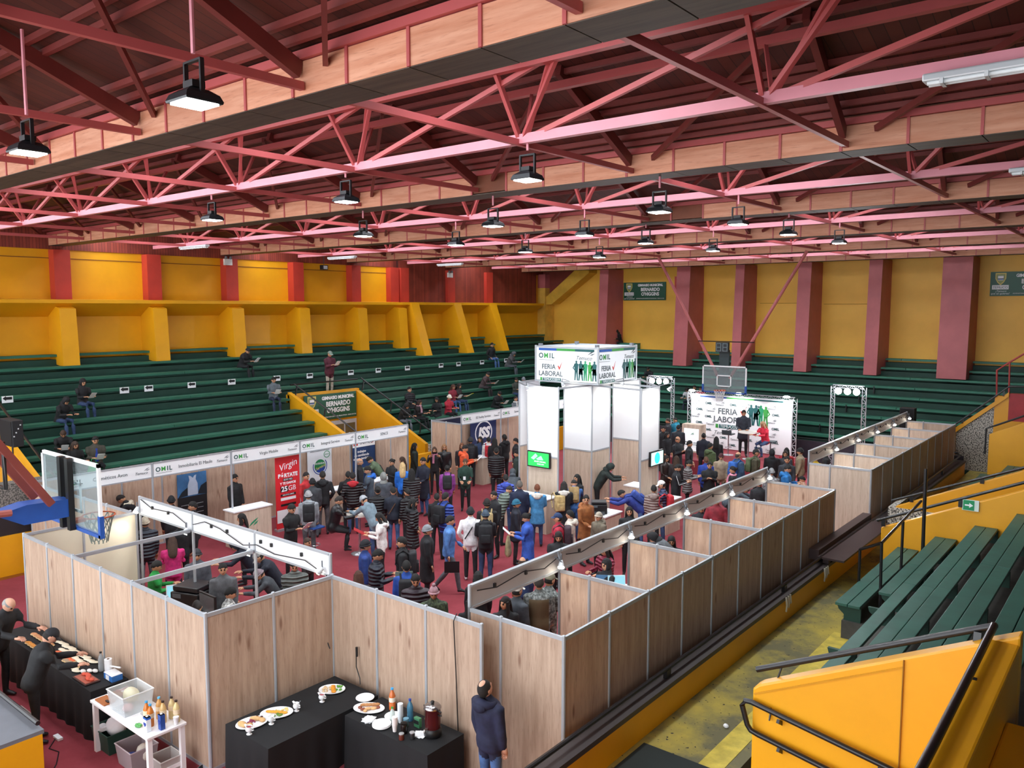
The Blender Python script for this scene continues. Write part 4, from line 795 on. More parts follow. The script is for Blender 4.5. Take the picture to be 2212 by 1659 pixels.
def near_extra(r):
    m = MB(); m.prism([(4.93, 3.16), (4.93, 3.42), (4.35, 3.44), (3.95, 3.36), (4.3, 3.16)], 'x', -12.66, -12.34); m.build('padded_arm', BLUEPAD, r)
    MB().box(-12.68, -12.58, 4.9, 4.98, 2.95, 4.02).build('back_post', BLACK_METAL, r); MB().box(-12.42, -12.32, 4.9, 4.98, 2.95, 4.02).build('back_post', BLACK_METAL, r)
    RS = paint('#7d3a33', .5)
    for x in (-12.2, -12.8): MB().bar((x, 4.62, 3.42), (x + .1, 1.4, 8.3), .07, .10).build('strut', RS, r)
    for p, q in (((-12.2, 4.1, 3.4), (-12.2, 1.0, 3.6)), ((-12.8, 4.1, 3.4), (-12.8, 1.0, 3.6))): MB().tube([p, q], .05, 8).build('beam', paint('#9a5148', .5), r)
    for y in (3.95, 3.2): MB().bar((-12.2, y, 4.7), (-12.8, y, 4.7), .05, .05).build('cross_bar', BLACK_METAL, r)
    MB().tube([(-12.2, 4.05, 4.4), (-12.2, 4.05, 3.75), (-12.75, 4.05, 3.75)], .03, 6).build('cross_bar', BLACK_METAL, r)
def far_extra(r):
    RS = paint('#b0605f', .5)
    for a, b in (((-13.5, 29.5, 3.5), (-16.46, 29.9, 8.3)), ((-13.05, 29.5, 3.5), (-10.36, 29.9, 8.3))): MB().tube([a, b], .06, 8).build('strut', RS, r)
    MB().box(-13.48, -13.08, 29.46, 29.55, 3.1, 4.6).build('back_post', paint('#2a3a3c', .5), r)
    MB().tube([(-14.4, 29.5, 4.92), (-12.1, 29.5, 4.92)], .02, 6).build('cross_bar', BLACK_METAL, r)
hoop(-12.53, 5.02, 3.48, 1.95, 1.07, 1, 'glass basketball backboard with blue padding above the near booths', near_extra)
hoop(-13.25, 29.45, 3.45, 1.82, 1.07, -1, 'white framed basketball backboard hanging above the stage', far_extra)
r = root('shot_clock', 'black two digit shot clock above the far backboard', 'clock', (-13.3, 29.35, 4.7)); MB().box(-13.56, -13.04, 29.28, 29.4, 4.52, 4.9).build('case', paint('#23282b', .5), r)
for s in (-.13, .13): flat(frame((-13.3 + s, 29.275, 4.71), (1, 0, 0)), [rect(-.09, .09, .13, .16), rect(-.09, .09, -.015, .015), rect(-.09, .09, -.16, -.13), rect(-.1, -.07, -.16, .16), rect(.07, .1, -.16, .16)], 'digit', paint('#6b7a7c', .5), r)
# ================================================================== SPEAKERS
def speaker(x0, x1, y0, y1, z0, z1, label, stand=True):
    r = root('loudspeaker', label, 'loudspeaker', ((x0 + x1) / 2, (y0 + y1) / 2, z0)); MB().box(x0, x1, y0, y1, z0, z1).build('cabinet', paint('#1a1b1e', .6), r, bevel=.015)
    MB().box(x0 + .03, x1 - .03, y0 - .012, y0, z0 + .03, z1 - .03).build('grille', paint('#0c0d0f', .8), r)
    if stand:
        cx, cy = (x0 + x1) / 2, (y0 + y1) / 2; MB().tube([(cx, cy, .55), (cx, cy, z0)], .02).build('pole', BLACK_METAL, r)
        for k in range(3): a = k * 2.1; MB().tube([(cx, cy, .6), (cx + .45 * math.cos(a), cy + .45 * math.sin(a), .02)], .016, 6).build('leg', BLACK_METAL, r)
speaker(-7.35, -6.85, 31.4, 31.75, 1.75, 2.62, 'black loudspeaker standing behind the far end of the pale booths'); speaker(-22.3, -21.5, 7.35, 7.6, 2.85, 3.5, 'black speaker cabinet at the end of the green rows by the near hoop')
for k in range(4): MB().box(-21.498, -21.49, 7.37 + .05 * k, 7.40 + .05 * k, 3.1 + .09 * k, 3.13 + .09 * k).build('corner_screw', paint('#c9ccce', .3), bpy.data.objects['loudspeaker.001'])
# ================================================================== BANNERS IN THE LEFT ROW
r = root('roll_up_banner', 'tall red roll-up banner offering 25 gigabytes', 'banner', (-18.9, 13.3, 0)); MB().box(-18.92, -18.90, 12.92, 13.72, .06, 2.08).build('print', paint('#d8262f', .5, .02), r); MB().box(-19.0, -18.82, 12.9, 13.74, .012, .07).build('base', ALU, r)
Mf = frame((-18.898, 13.32, 1.05), (0, 1, 0)); text('Virgin', .26, WHITEINK, r, Mf @ Matrix.Translation((0, .78, .002)) @ Matrix.Rotation(.25, 4, 'Z'), shear=.3)
text('PÓRTATE', .15, WHITEINK, r, Mf @ Matrix.Translation((0, .5, .002)), bold=.006); flat(Mf, rect(-.16, .16, .34, .42), 'band', BLACKINK, r); text('ESTE MES', .07, WHITEINK, r, Mf @ Matrix.Translation((0, .38, .006))); text('Y TE DAMOS', .09, WHITEINK, r, Mf @ Matrix.Translation((0, .28, .002)), bold=.003)
flat(Mf, rect(-.25, .0, .04, .2), 'band', BLACKINK, r); text('25', .2, WHITEINK, r, Mf @ Matrix.Translation((-.125, .12, .006)), bold=.006); text('GB', .2, WHITEINK, r, Mf @ Matrix.Translation((.13, .12, .002)))
flat(Mf, [rect(-.25, .25, -.08, -.02), rect(-.25, .25, -.36, -.3)], 'band', BLACKINK, r); flat(Mf, [rect(-.25, .25, -.2, -.12), rect(-.38, .38, -.82, -.46)], 'band', WHITEINK, r); text('MINUTOS LIBRES', .05, WHITEINK, r, Mf @ Matrix.Translation((0, -.05, .006)))
r = root('wall_banner', 'white hanging banner with a green and blue round logo', 'banner', (-20.2, 15.45, 1)); MB().box(-20.24, -20.22, 14.98, 15.9, .35, 2.0).build('cloth', paint('#dfe3e8', .6, .02), r); Mf = frame((-20.217, 15.44, 1.3), (0, 1, 0))
flat(Mf, rect(-.46, .46, .55, .7), 'band', paint('#1d3f98', .6), r); text('INTEGRAL SERVICE', .105, WHITEINK, r, Mf @ Matrix.Translation((0, .625, .006)), sx=.95); text('EMPRESA DE SERVICIOS INTEGRALES', .045, GREYINK, r, Mf @ Matrix.Translation((0, .5, .002)))
flat(Mf, disc(0, .02, .21, .21), 'roundel', paint('#1d7d4a', .6), r); flat(Mf @ Matrix.Translation((0, 0, .004)), [(-.19, -.06), (.2, .04), (.17, -.1), (.08, -.18), (-.06, -.18), (-.15, -.12)], 'roundel_half', paint('#1d3f98', .6), r); flat(Mf, ringpoly(0, .02, .27, .27, .025, 24, 160, 400), 'swoosh', paint('#1d3f98', .6), r)
text('INTEGRAL', .08, WHITEINK, r, Mf @ Matrix.Translation((0, .1, .009))); text('Service', .13, paint('#d8d34a', .6), r, Mf @ Matrix.Translation((0, -.02, .009)) @ Matrix.Rotation(.3, 4, 'Z'), shear=.3); flat(Mf, ringpoly(.27, .36, .12, .11, .02), 'seal', paint('#2d8f5f', .6), r); text('SERVICE', .045, paint('#2d8f5f', .6), r, Mf @ Matrix.Translation((.27, .36, .004)))
r = root('wall_banner', 'white topped banner with dark blue photo print behind the green shirted man', 'banner', (-20.2, 17.4, 1)); MB().box(-20.24, -20.22, 16.75, 17.7, .3, 2.0).build('cloth', paint('#20406e', .6, .35, 3), r); Mf = frame((-20.217, 17.22, 1.3), (0, 1, 0)); flat(Mf, rect(-.475, .475, .4, .7), 'band', WHITEINK, r); flat(Mf @ Matrix.Translation((0, 0, .004)), rect(-.44, -.26, .46, .64), 'mark', REDINK, r)
text('sence', .24, paint('#4a5560', .6), r, Mf @ Matrix.Translation((.1, .56, .006))); flat(Mf @ Matrix.Translation((0, 0, .004)), ringpoly(.33, .57, .1, .09, .02, 16, -120, 150), 'swirl', REDINK, r)
for t, y in (('trabajos', .25), ('en cambiando', .13), ('avanza también.', .02)): text(t, .11, WHITEINK, r, Mf @ Matrix.Translation((-.1, y, .004)), bold=.003)
r = root('wall_banner', 'blue poster with a pale figure above a dark menu', 'banner', (-20.2, 11.2, 1)); MB().box(-20.24, -20.22, 10.78, 11.62, 1.15, 1.78).build('picture', paint('#3b6fa0', .6, .3, 3), r); MB().box(-20.24, -20.22, 10.78, 11.62, .1, 1.15).build('board', paint('#15171b', .6), r); Mf = frame((-20.217, 11.2, 1.1), (0, 1, 0))
flat(Mf, [(-.14, .08), (.16, .08), (.15, .38), (.1, .5), (.12, .62), (.06, .6), (.02, .54), (-.04, .6), (-.1, .62), (-.08, .5), (-.13, .36)], 'figure_print', paint('#b9c8dc', .6), r); flat(Mf, [[(-.42, .05), (-.14, .08), (-.14, .3), (-.3, .2)], [(.14, .08), (.42, .05), (.42, .38), (.25, .3)]], 'rock_print', paint('#16222c', .6), r)
for k in range(5):
    for s in (-.22, .2): flat(Mf, rect(s - .12, s + .1, -.18 - k * .12, -.165 - k * .12), 'menu_line', paint('#9aa0a4', .6), r)
# counters
def counter(x0, x1, y0, y1, h, label, logo=None):
    r = root('counter', label, 'counter', ((x0 + x1) / 2, (y0 + y1) / 2, 0)); MB().box(x0, x1, y0, y1, .012, h - .03).build('body', PLY_PALE, r); MB().box(x0 - .03, x1 + .03, y0 - .03, y1 + .03, h - .03, h).build('top', WHITE, r)
    if logo: leaf(frame((x1 + .002, (y0 + y1) / 2, h * .62), (0, 1, 0)), .3, r); text('O M', .14, INK, r, frame((x1 + .004, (y0 + y1) / 2, h * .35), (0, 1, 0)))
    return r
counter(-18.75, -18.3, 11.25, 12.35, 1.0, 'white topped wooden counter with leaf logo beside the red banner', True)
counter(-18.7, -18.3, 14.0, 15.3, 1.0, 'wooden counter under the round logo banner'); counter(-18.7, -18.3, 16.0, 17.2, 1.0, 'wooden counter under the dark blue banner'); counter(-18.75, -18.35, 21.0, 22.2, 1.0, 'wooden counter of the navy banner booth')
counter(-11.35, -10.65, 16.85, 17.6, 1.0, 'wooden counter with the black printer in front of the tower'); counter(-14.6, -12.9, 17.4, 17.85, 1.0, 'wooden counter crowded by people under the green television'); counter(-12.2, -11.55, 20.35, 20.9, 1.0, 'small white topped counter behind the tower column'); counter(-10.9, -10.3, 19.4, 20.2, .95, 'wooden counter below the blue disc television')
def printer(x, y, z, rz, s, label):
    r = root('printer', label, 'printer', (x, y, z), rz, world=False); a = MB(); a.box(-.24 * s, .24 * s, -.2 * s, .2 * s, 0, .28 * s); link('body', a.mesh('body', BLACK, bevel=.02), r); a = MB(); a.box(-.22 * s, .22 * s, -.17 * s, .19 * s, .29 * s, .36 * s); link('scanner_lid', a.mesh('scanner_lid', paint('#1c1d21', .35), bevel=.015), r)
    a = MB(); a.prism([(-.20 * s, .05 * s), (-.34 * s, .02 * s), (-.34 * s, .03 * s), (-.20 * s, .09 * s)], 'x', -.16 * s, .16 * s); link('paper_tray', a.mesh('paper_tray', paint('#26272b', .4)), r); a = MB(); a.box(-.2 * s, -.05 * s, -.205 * s, -.2 * s, .2 * s, .26 * s); link('control_panel', a.mesh('control_panel', paint('#5f6a70', .3)), r)
printer(-11.0, 17.1, 1.0, .6, .85, 'black printer on the counter in front of the tower'); 
def laptop(x, y, z, rz, c, label):
    r = root('laptop', label, 'laptop', (x, y, z), rz, world=False); a = MB(); a.box(-.17, .17, -.12, .12, 0, .018); link('base', a.mesh('base', paint(c, .4)), r); a = MB(); a.prism([(.11, .018), (.125, .018), (.19, .25), (.175, .25)], 'x', -.17, .17); link('screen_lid', a.mesh('screen_lid', paint(c, .35)), r); a = MB(); a.prism([(.108, .03), (.110, .03), (.172, .235), (.170, .235)], 'x', -.155, .155); link('display', a.mesh('display', emit('#7fb8c8', .35)), r)
def table(x0, x1, y0, y1, h, c, label, leg=.04):
    r = root('table', label, 'table', ((x0 + x1) / 2, (y0 + y1) / 2, 0)); MB().box(x0, x1, y0, y1, h - .04, h).build('top', paint(c, .4, .03), r, bevel=.008)
    for x in (x0 + .05, x1 - .05):
        for y in (y0 + .05, y1 - .05): MB().box(x - leg / 2, x + leg / 2, y - leg / 2, y + leg / 2, .012, h - .04).build('leg', paint(c, .45, .05), r)
    return r
table(-14.35, -12.55, 7.05, 7.75, .76, '#e6e7e8', 'white table with printer under the plain white header'); printer(-13.5, 7.42, .76, math.radians(20), 1.25, 'large black printer on the table under the plain white header'); laptop(-14.1, 7.4, .76, math.radians(60), '#c9ccd0', 'open laptop in front of the person in green'); 
r = root('monitor', 'black framed monitor on the table beside the large printer', 'monitor', (-12.8, 7.3, .76)); MB().box(-13.06, -12.54, 7.28, 7.32, .86, 1.22).build('case', BLACK, r, bevel=.01); MB().box(-13.03, -12.57, 7.276, 7.279, .89, 1.19).build('display', paint('#5a6064', .2), r); MB().box(-12.86, -12.74, 7.22, 7.38, .76, .78).build('foot', BLACK, r); MB().box(-12.82, -12.78, 7.29, 7.31, .78, .88).build('stem', BLACK, r)
for (y, l) in ((13.1, 'white table with the two laptops outside the long booth row'), (15.3, 'white table beyond the third divider of the long booth row'), (17.9, 'white table beyond the fourth divider of the long booth row')): table(-8.5, -7.75, y - .55, y + .4, .76, '#e6e7e8', l)
laptop(-8.35, 13.2, .76, math.radians(215), '#3a6f9a', 'laptop with blue lid in front of the woman in crimson'); laptop(-7.95, 13.05, .76, math.radians(40), '#bfe6f0', 'bright cyan laptop beside the dark haired woman')
# ================================================================== CATERING
def draped(x0, x1, y0, y1, h, label, fold=.02):
    r = root('draped_table', label, 'table', ((x0 + x1) / 2, (y0 + y1) / 2, 0)); per = []; st = .045
    def edge(a, b): 
        n = max(2, int(math.dist(a, b) / st)); return [(a[0] + (b[0] - a[0]) * k / n, a[1] + (b[1] - a[1]) * k / n) for k in range(n)]
    for a, b in (((x0, y0), (x1, y0)), ((x1, y0), (x1, y1)), ((x1, y1), (x0, y1)), ((x0, y1), (x0, y0))): per += edge(a, b)
    n = len(per); cx, cy = (x0 + x1) / 2, (y0 + y1) / 2; v = []; rows = 6
    for k in range(rows + 1):
        t = k / rows
        for i, (x, y) in enumerate(per):
            w = fold * t * (math.sin(i * .9) + .6 * math.sin(i * .37 + 1)); nx = (x - cx) / (x1 - x0) * 2; ny = (y - cy) / (y1 - y0) * 2; big = abs(nx) > abs(ny)
            off = w + .02 * t; v.append((x + (off * math.copysign(1, nx) if big else 0), y + (0 if big else off * math.copysign(1, ny)), max(.014, h - t * (h - .014))))
    f = [(k * n + i, k * n + (i + 1) % n, (k + 1) * n + (i + 1) % n, (k + 1) * n + i) for k in range(rows) for i in range(n)] + [tuple(range(n))]
    m = MB(); m.add(v, f); m.build('tablecloth', CLOTH_BLACK, r, True); return r
draped(-9.32, -8.36, 5.5, 7.30, .75, 'black draped table with oval platters against the wood panels'); draped(-8.28, -6.72, 6.64, 7.30, .75, 'black draped table with the coffee urn and paper cups'); draped(-15.0, -11.62, 4.78, 5.32, .75, 'long black draped table where the caterers prepare bread')
def platter(x, y, rx, ry, rz, label, foods, z=.752):
    r = root('platter', label, 'platter', (x, y, z), rz, world=False); m = MB(); m.lathe([(.55, 0), (.8, .006), (1.0, .02), (.985, .026), (.78, .012), (.02, .010)], n=32, sx=rx, sy=ry); link('dish', m.mesh('dish', paint('#f1f3f5', .25, .01), True), r)
    for nm, c, items in foods:
        for (a, b, sx, sy, sz, ang) in items: m = MB(); m.ell((0, 0, 0), (sx, sy, sz), 10, 6); o = link(nm, m.mesh(nm, paint(c, .6, .15, 20), True), r, (a, b, .012 + sz * .8), (0, 0, ang))
def rnd(n, x0, x1, y0, y1, s): return [(random.uniform(x0, x1), random.uniform(y0, y1), s * random.uniform(.8, 1.3), s * random.uniform(.5, .9), s * .5, random.uniform(0, 3)) for _ in range(n)]
platter(-9.05, 5.72, .21, .16, 1.3, 'oval platter of bread and red onion nearest the corner', [('bread', '#cfa36c', [(-.12, .0, .045, .09, .03, .3), (-.05, -.07, .05, .04, .025, 1.2), (.07, .05, .035, .09, .028, .8), (.13, -.03, .04, .05, .025, .2)]), ('onion', '#8b2f4d', rnd(7, -.06, .04, -.02, .07, .022)), ('olive', '#4a2018', [(.1, .1, .022, .02, .018, 0), (.15, .06, .02, .018, .016, 0), (.06, .11, .02, .018, .016, 0)])])
platter(-9.02, 6.08, .22, .16, .9, 'oval platter of orange cheese and broccoli beside the corner panels', [('cheese', '#e29a25', [(-.1 + .05 * k, .05 - .018 * k, .05, .028, .014, -.3) for k in range(5)]), ('broccoli', '#6c8f35', rnd(8, -.12, .08, -.1, -.03, .024)), ('egg_slice', '#e9cf7f', rnd(8, -.05, .14, .03, .1, .024))])
platter(-8.98, 6.98, .19, .15, .7, 'round platter of cheese and greens in the panel corner', [('cheese', '#dd8f1f', [(.0 + .01 * k, .08 - .04 * k, .035, .03, .016, 0) for k in range(5)]), ('greens', '#5f9a35', rnd(9, .04, .13, -.06, .1, .024)), ('bread', '#ddbf95', rnd(8, -.13, -.03, -.07, .08, .026))])
platter(-8.15, 6.95, .22, .15, .5, 'oval platter of sausages and rolls next to the orange bottle', [('roll', '#b98250', [(-.1 + .045 * k, .05 + .012 * k, .045, .022, .022, .4) for k in range(5)]), ('sausage', '#8a4a32', [(-.12, -.02, .03, .022, .02, .2), (-.06, -.06, .04, .02, .02, .5), (.12, .02, .035, .02, .02, .4)]), ('sliced_roll', '#d2a673', [(.0, -.04, .05, .025, .022, .5), (.07, -.01, .05, .024, .022, .4), (-.02, -.09, .03, .025, .015, 0)]), ('onion', '#8b3350', rnd(5, .02, .09, .02, .06, .018))])
def plate(x, y, rad, label, n=1):
    r = root('plate', label, 'plate', (x, y, .752), world=False)
    for k in range(n): m = MB(); m.lathe([(.6, 0), (.8, .004), (1.0, .016), (.98, .02), (.76, .008), (.02, .007)], n=28, sx=rad, sy=rad); link('dish', m.mesh('dish', paint('#f3f5f6', .3, .01), True), r, (0, 0, .006 * k))
plate(-8.43, 7.12, .13, 'white plate of crumbs beside the sausage platter'); plate(-7.68, 6.76, .125, 'stack of white paper plates at the front of the coffee table', 5); plate(-7.74, 7.02, .12, 'white paper plate behind the plate stack')
def jug(x, y, rz, c, label):
    r = root('sauce_jug', label, 'jug', (x, y, .752), rz, world=False); wm = paint('#f1f2f4', .2, .01); m = MB(); m.lathe([(.032, 0), (.034, .006), (.014, .018), (.014, .028), (.040, .05), (.046, .075), (.038, .10), (.040, .112), (.034, .108), (.036, .08)], n=18, sx=1.1); link('bowl', m.mesh('bowl', wm, True), r)
    m = MB(); m.tube([(.04, 0, .1), (.07, 0, .095), (.072, 0, .07), (.045, 0, .055)], .006, 6); link('handle', m.mesh('handle', wm, True), r); m = MB(); m.prism([(-.036, .088), (-.07, .122), (-.036, .112)], 'y', -.014, .014); link('spout', m.mesh('spout', wm), r)
    m = MB(); m.lathe([(.036, 0), (.036, .004)], n=16); link('sauce', m.mesh('sauce', paint(c, .3)), r, (0, 0, .088))
jug(-8.85, 5.55, .3, '#a3202b', 'white footed sauce jug with red sauce beside the bread platter'); jug(-8.85, 5.88, .2, '#e9e6df', 'white footed sauce jug with white sauce beside the broccoli platter'); jug(-8.88, 6.3, .1, '#e9e6df', 'white sauce jug with a spoon standing alone on black cloth'); jug(-8.82, 6.68, .2, '#a3202b', 'white footed sauce jug with red sauce beside the greens platter')
r = root('spoon', 'small steel spoon standing in the lone sauce jug', 'spoon', (-8.86, 6.3, .8)); MB().tube([(-8.87, 6.3, .83), (-8.83, 6.33, .90)], .004, 6).build('handle', ALU, r)
def bottle(x, y, z, h, rad, c, cap, label, fill=None, nm='bottle'):
    r = root(nm, label, 'bottle', (x, y, z), world=False); m = MB(); m.lathe([(rad * .95, 0), (rad, .01), (rad, h * .32), (rad * .92, h * .36), (rad, h * .42), (rad, h * .62), (rad * .7, h * .76), (rad * .38, h * .85), (rad * .36, h * .92)], n=16); link('body', m.mesh('body', glass(c, .1, .55) if fill is None else paint(c, .2, .05), True), r)
    if fill: m = MB(); m.lathe([(rad * 1.02, 0), (rad * 1.02, h * .2)], n=16); link('label_band', m.mesh('label_band', paint(fill, .5)), r, (0, 0, h * .38))
    m = MB(); m.lathe([(rad * .45, 0), (rad * .45, h * .07)], n=12); link('cap', m.mesh('cap', paint(cap, .4)), r, (0, 0, h * .915))
bottle(-7.9, 7.15, .752, .31, .045, '#c96a34', '#3aa0d8', 'orange juice bottle with blue cap on the coffee table', '#e8d9c5'); bottle(-7.5, 7.1, .752, .30, .042, '#5f9fc0', '#1c3f9a', 'blue water bottle on the coffee table', None); bottle(-7.66, 6.93, .752, .2, .035, '#dfe8e4', '#2f9a3d', 'small clear bottle with green cap behind the paper cups', None)
def cups(x, y, n, c, label, z=.752, rad=.036):
    r = root('cup_stack', label, 'cups', (x, y, z), world=False); m = MB(); m.lathe([(rad * .72, 0), (rad, .085), (rad * 1.06, .09)], n=16); me = m.mesh('cup', paint(c, .4, .02), True)
    for k in range(n): link('cup', me, r, (0, 0, .013 * k))
cups(-7.45, 6.78, 9, '#ece4e2', 'stack of white paper cups at the front of the coffee table'); cups(-7.56, 6.98, 14, '#dfe3e6', 'taller stack of clear plastic cups behind the paper cups'); cups(-7.42, 6.95, 3, '#6f9fb5', 'blue tinted cups beside the water bottle')
def jar(x, y, h, rad, c, lid, label):
    r = root('jar', label, 'jar', (x, y, .752), world=False); m = MB(); m.lathe([(rad, 0), (rad * 1.02, h * .8), (rad * .9, h)], n=18); link('body', m.mesh('body', paint(c, .25), True), r); m = MB(); m.lathe([(rad * .95, 0), (rad * .95, h * .14), (rad * .3, h * .2)], n=18); link('lid', m.mesh('lid', paint(lid, .3, metal=.5), True), r, (0, 0, h))
jar(-7.33, 6.83, .12, .046, '#1a1210', '#0f0a08', 'open coffee tin in front of the black mugs'); jar(-7.24, 6.70, .07, .036, '#5a2a22', '#b9bcbf', 'small glass sugar jar with steel lid at the table edge'); jar(-7.15, 6.80, .075, .036, '#2a2a2c', '#b9bcbf', 'small dark jar with steel lid next to the sugar jar')
r = root('tea_box', 'green and silver tea packet beside the urn', 'packet', (-7.3, 7.05, .752)); MB().box(-7.35, -7.25, 7.02, 7.07, .752, .88).build('carton', paint('#3f7a55', .4, .3, 30), r, bevel=.004); MB().box(-7.345, -7.255, 7.018, 7.02, .80, .85).build('label_print', BLACKINK, r)
r = root('carton', 'small beige carton behind the tea packet', 'packet', (-7.2, 7.15, .752)); MB().box(-7.26, -7.16, 7.14, 7.2, .752, .85).build('box', paint('#d9b981', .5), r, bevel=.004); MB().box(-7.265, -7.155, 7.135, 7.205, .83, .852).build('lid', paint('#e3c894', .5), r)
def napkins(x, y, n, label):
    r = root('napkins', label, 'napkins', (x, y, .752), world=False)
    for k in range(n): m = MB(); m.box(-.07, .07, -.07, .07, 0, .003); link('napkin', m.mesh('napkin', WHITE), r, (random.uniform(-.02, .02), random.uniform(-.02, .02), .004 * k), (0, 0, random.uniform(-.5, .8)))
napkins(-7.92, 6.76, 6, 'fan of white paper napkins in front of the sausage platter'); napkins(-7.13, 6.93, 4, 'white paper napkins at the foot of the urn')
r = root('coffee_urn', 'steel and maroon coffee urn with lid and side handles', 'urn', (-7.0, 7.02, .752)); c0 = (-7.0, 7.02, .752); CH = paint('#9a9696', .2, .05, metal=.9)
MB().lathe([(.10, 0), (.115, .02), (.115, .09), (.10, .11)], c0, 24).build('base', BLACK, r, True); MB().lathe([(.098, .11), (.102, .2), (.102, .36), (.108, .37)], c0, 24).build('body', paint('#5c2426', .22, .1, 4, metal=.5), r, True); MB().lathe([(.112, .37), (.112, .385), (.09, .41), (.03, .425)], c0, 24).build('lid', CH, r, True); MB().lathe([(.018, .42), (.026, .45), (.018, .46)], c0, 12).build('lid_knob', BLACK, r, True)
for s in (-1, 1): MB().tube([(-7 + s * .10, 7.02, 1.11), (-7 + s * .15, 7.02, 1.105), (-7 + s * .15, 7.02, 1.06), (-7 + s * .102, 7.02, 1.05)], .012, 6).build('handle', BLACK, r)
MB().tube([(-7, 6.92, .88), (-7, 6.87, .88), (-7, 6.86, .85)], .013, 8).build('tap', CH, r)
r = root('wall_cable', 'black power cord hanging on the panels above the coffee table', 'cord', (-8.9, 7.4, 1.0)); MB().tube([(-8.94, 7.40, 1.14), (-8.92, 7.38, .98), (-8.82, 7.36, .84), (-8.78, 7.33, .77)], .008, 6).build('cable', BLACK, r); MB().tube([(-8.94, 7.41, 1.12), (-8.94, 7.41, 1.26)], .018, 8).build('plug', BLACK, r)
# caterers' table
def roll(x, y, rz, cut, k):
    r = root('bread_roll', ('sliced white bread roll half on the caterers table, number %d from the tray' % k) if False else 'white bread roll half lying on the long black table', 'bread', (x, y, .756), rz, world=False, group='bread roll halves on the caterers table'); m = MB(); m.ell((0, 0, .012), (.085, .038, .014), 12, 6); link('crumb', m.mesh('crumb', paint('#e9dfc6', .8, .05, 20), True), r)
for k in range(15): roll(-12.55 - .088 * k, 5.24 - .012 * (k % 3), random.uniform(.2, .6), 0, k); 
for k in range(10): roll(-12.62 - .09 * k, 5.12 + random.uniform(-.01, .01), random.uniform(.1, .5), 0, k)
for k in range(4): roll(-12.45 - .1 * k, 4.93 + .02 * (k % 2), .3, 0, k)
def sandwich(x, y, rz, c, lab, grp): 
    r = root('sandwich', lab, 'sandwich', (x, y, .756), rz, world=False, group=grp); m = MB(); m.ell((0, 0, .014), (.085, .04, .016), 12, 6); link('bun', m.mesh('bun', paint('#d9b784', .7, .1, 20), True), r); m = MB(); m.ell((0, 0, .03), (.07, .035, .012), 10, 6); link('filling', m.mesh('filling', paint(c, .6, .2, 20), True), r)
for k in range(5): sandwich(-12.85 - .12 * k, 5.03, .35, '#d8663a', 'open bread roll topped with salmon on the long black table', 'salmon rolls')
for k in range(4): sandwich(-12.6 - .11 * k, 4.98 + .0 * k, .35, '#9a8468', 'open bread roll topped with meat on the long black table', 'meat rolls')
for k in range(6): sandwich(-13.55 - .11 * k, 4.88, .3, '#d5892c', 'open roll with orange cheese slice in front of the bald caterer', 'cheese rolls')
for k in range(7): sandwich(-13.75 - .11 * k, 5.08, .3, '#c98a5a', 'filled roll in the row by the bald caterer hands', 'filled rolls')
r = root('chopping_tray', 'dark tray holding sliced red salmon at the end of the black table', 'tray', (-12.05, 4.9, .756)); MB().box(-12.28, -11.84, 4.80, 5.02, .756, .775).build('tray', paint('#3a1f1c', .4), r, bevel=.006); m = MB(); m.box(-12.25, -11.87, 4.82, 5.0, .775, .782); m.build('liner', paint('#b5604c', .6, .2, 10), r)
for k in range(7): m = MB(); m.ell((-12.18 + .045 * k, 4.93 + .03 * math.sin(k), .80), (.05, .035, .022), 10, 6); m.build('salmon_slice', paint('#d9553a', .5, .15, 15), r, True)
for k, (x, y) in enumerate(((-12.33, 4.98), (-12.27, 5.05), (-12.2, 5.1))):
    r = root('white_roll', ['pale roll nearest the caterer glove', 'pale roll in the middle of three behind the salmon tray', 'pale roll nearest the steel bottle'][k], 'bread', (x, y, .756)); m = MB(); m.ell((x, y, .78), (.06, .035, .025), 12, 6); m.build('crust', paint('#eceae4', .7), r, True)
bottle(-12.2, 5.19, .752, .30, .04, '#c9cfd2', '#141416', 'clear bottle with black cap behind the salmon tray', None)
r = root('paper_towel', 'roll of white paper towel on the caterers table', 'paper towel', (-11.98, 5.2, .752)); MB().lathe([(.055, 0), (.055, .24), (.02, .24), (.02, .2)], (-11.98, 5.2, .752), 20).build('roll', WHITE, r, True); MB().lathe([(.018, 0), (.018, .245)], (-11.98, 5.2, .752), 10).build('core', paint('#6b5540', .8), r)
r = root('film_box', 'blue and white box of film roll at the corner of the black table', 'box', (-11.74, 5.18, .752)); MB().box(-11.92, -11.66, 5.1, 5.26, .752, .84).build('box', paint('#2f6db5', .5), r, bevel=.004); MB().box(-11.92, -11.66, 5.1, 5.26, .84, .846).build('lid', WHITE, r); MB().tube([(-11.92, 5.2, .90), (-11.68, 5.24, .93)], .012, 8).build('film_roll', WHITE, r); MB().box(-11.85, -11.75, 5.096, 5.1, .76, .83).build('label_print', WHITE, r)
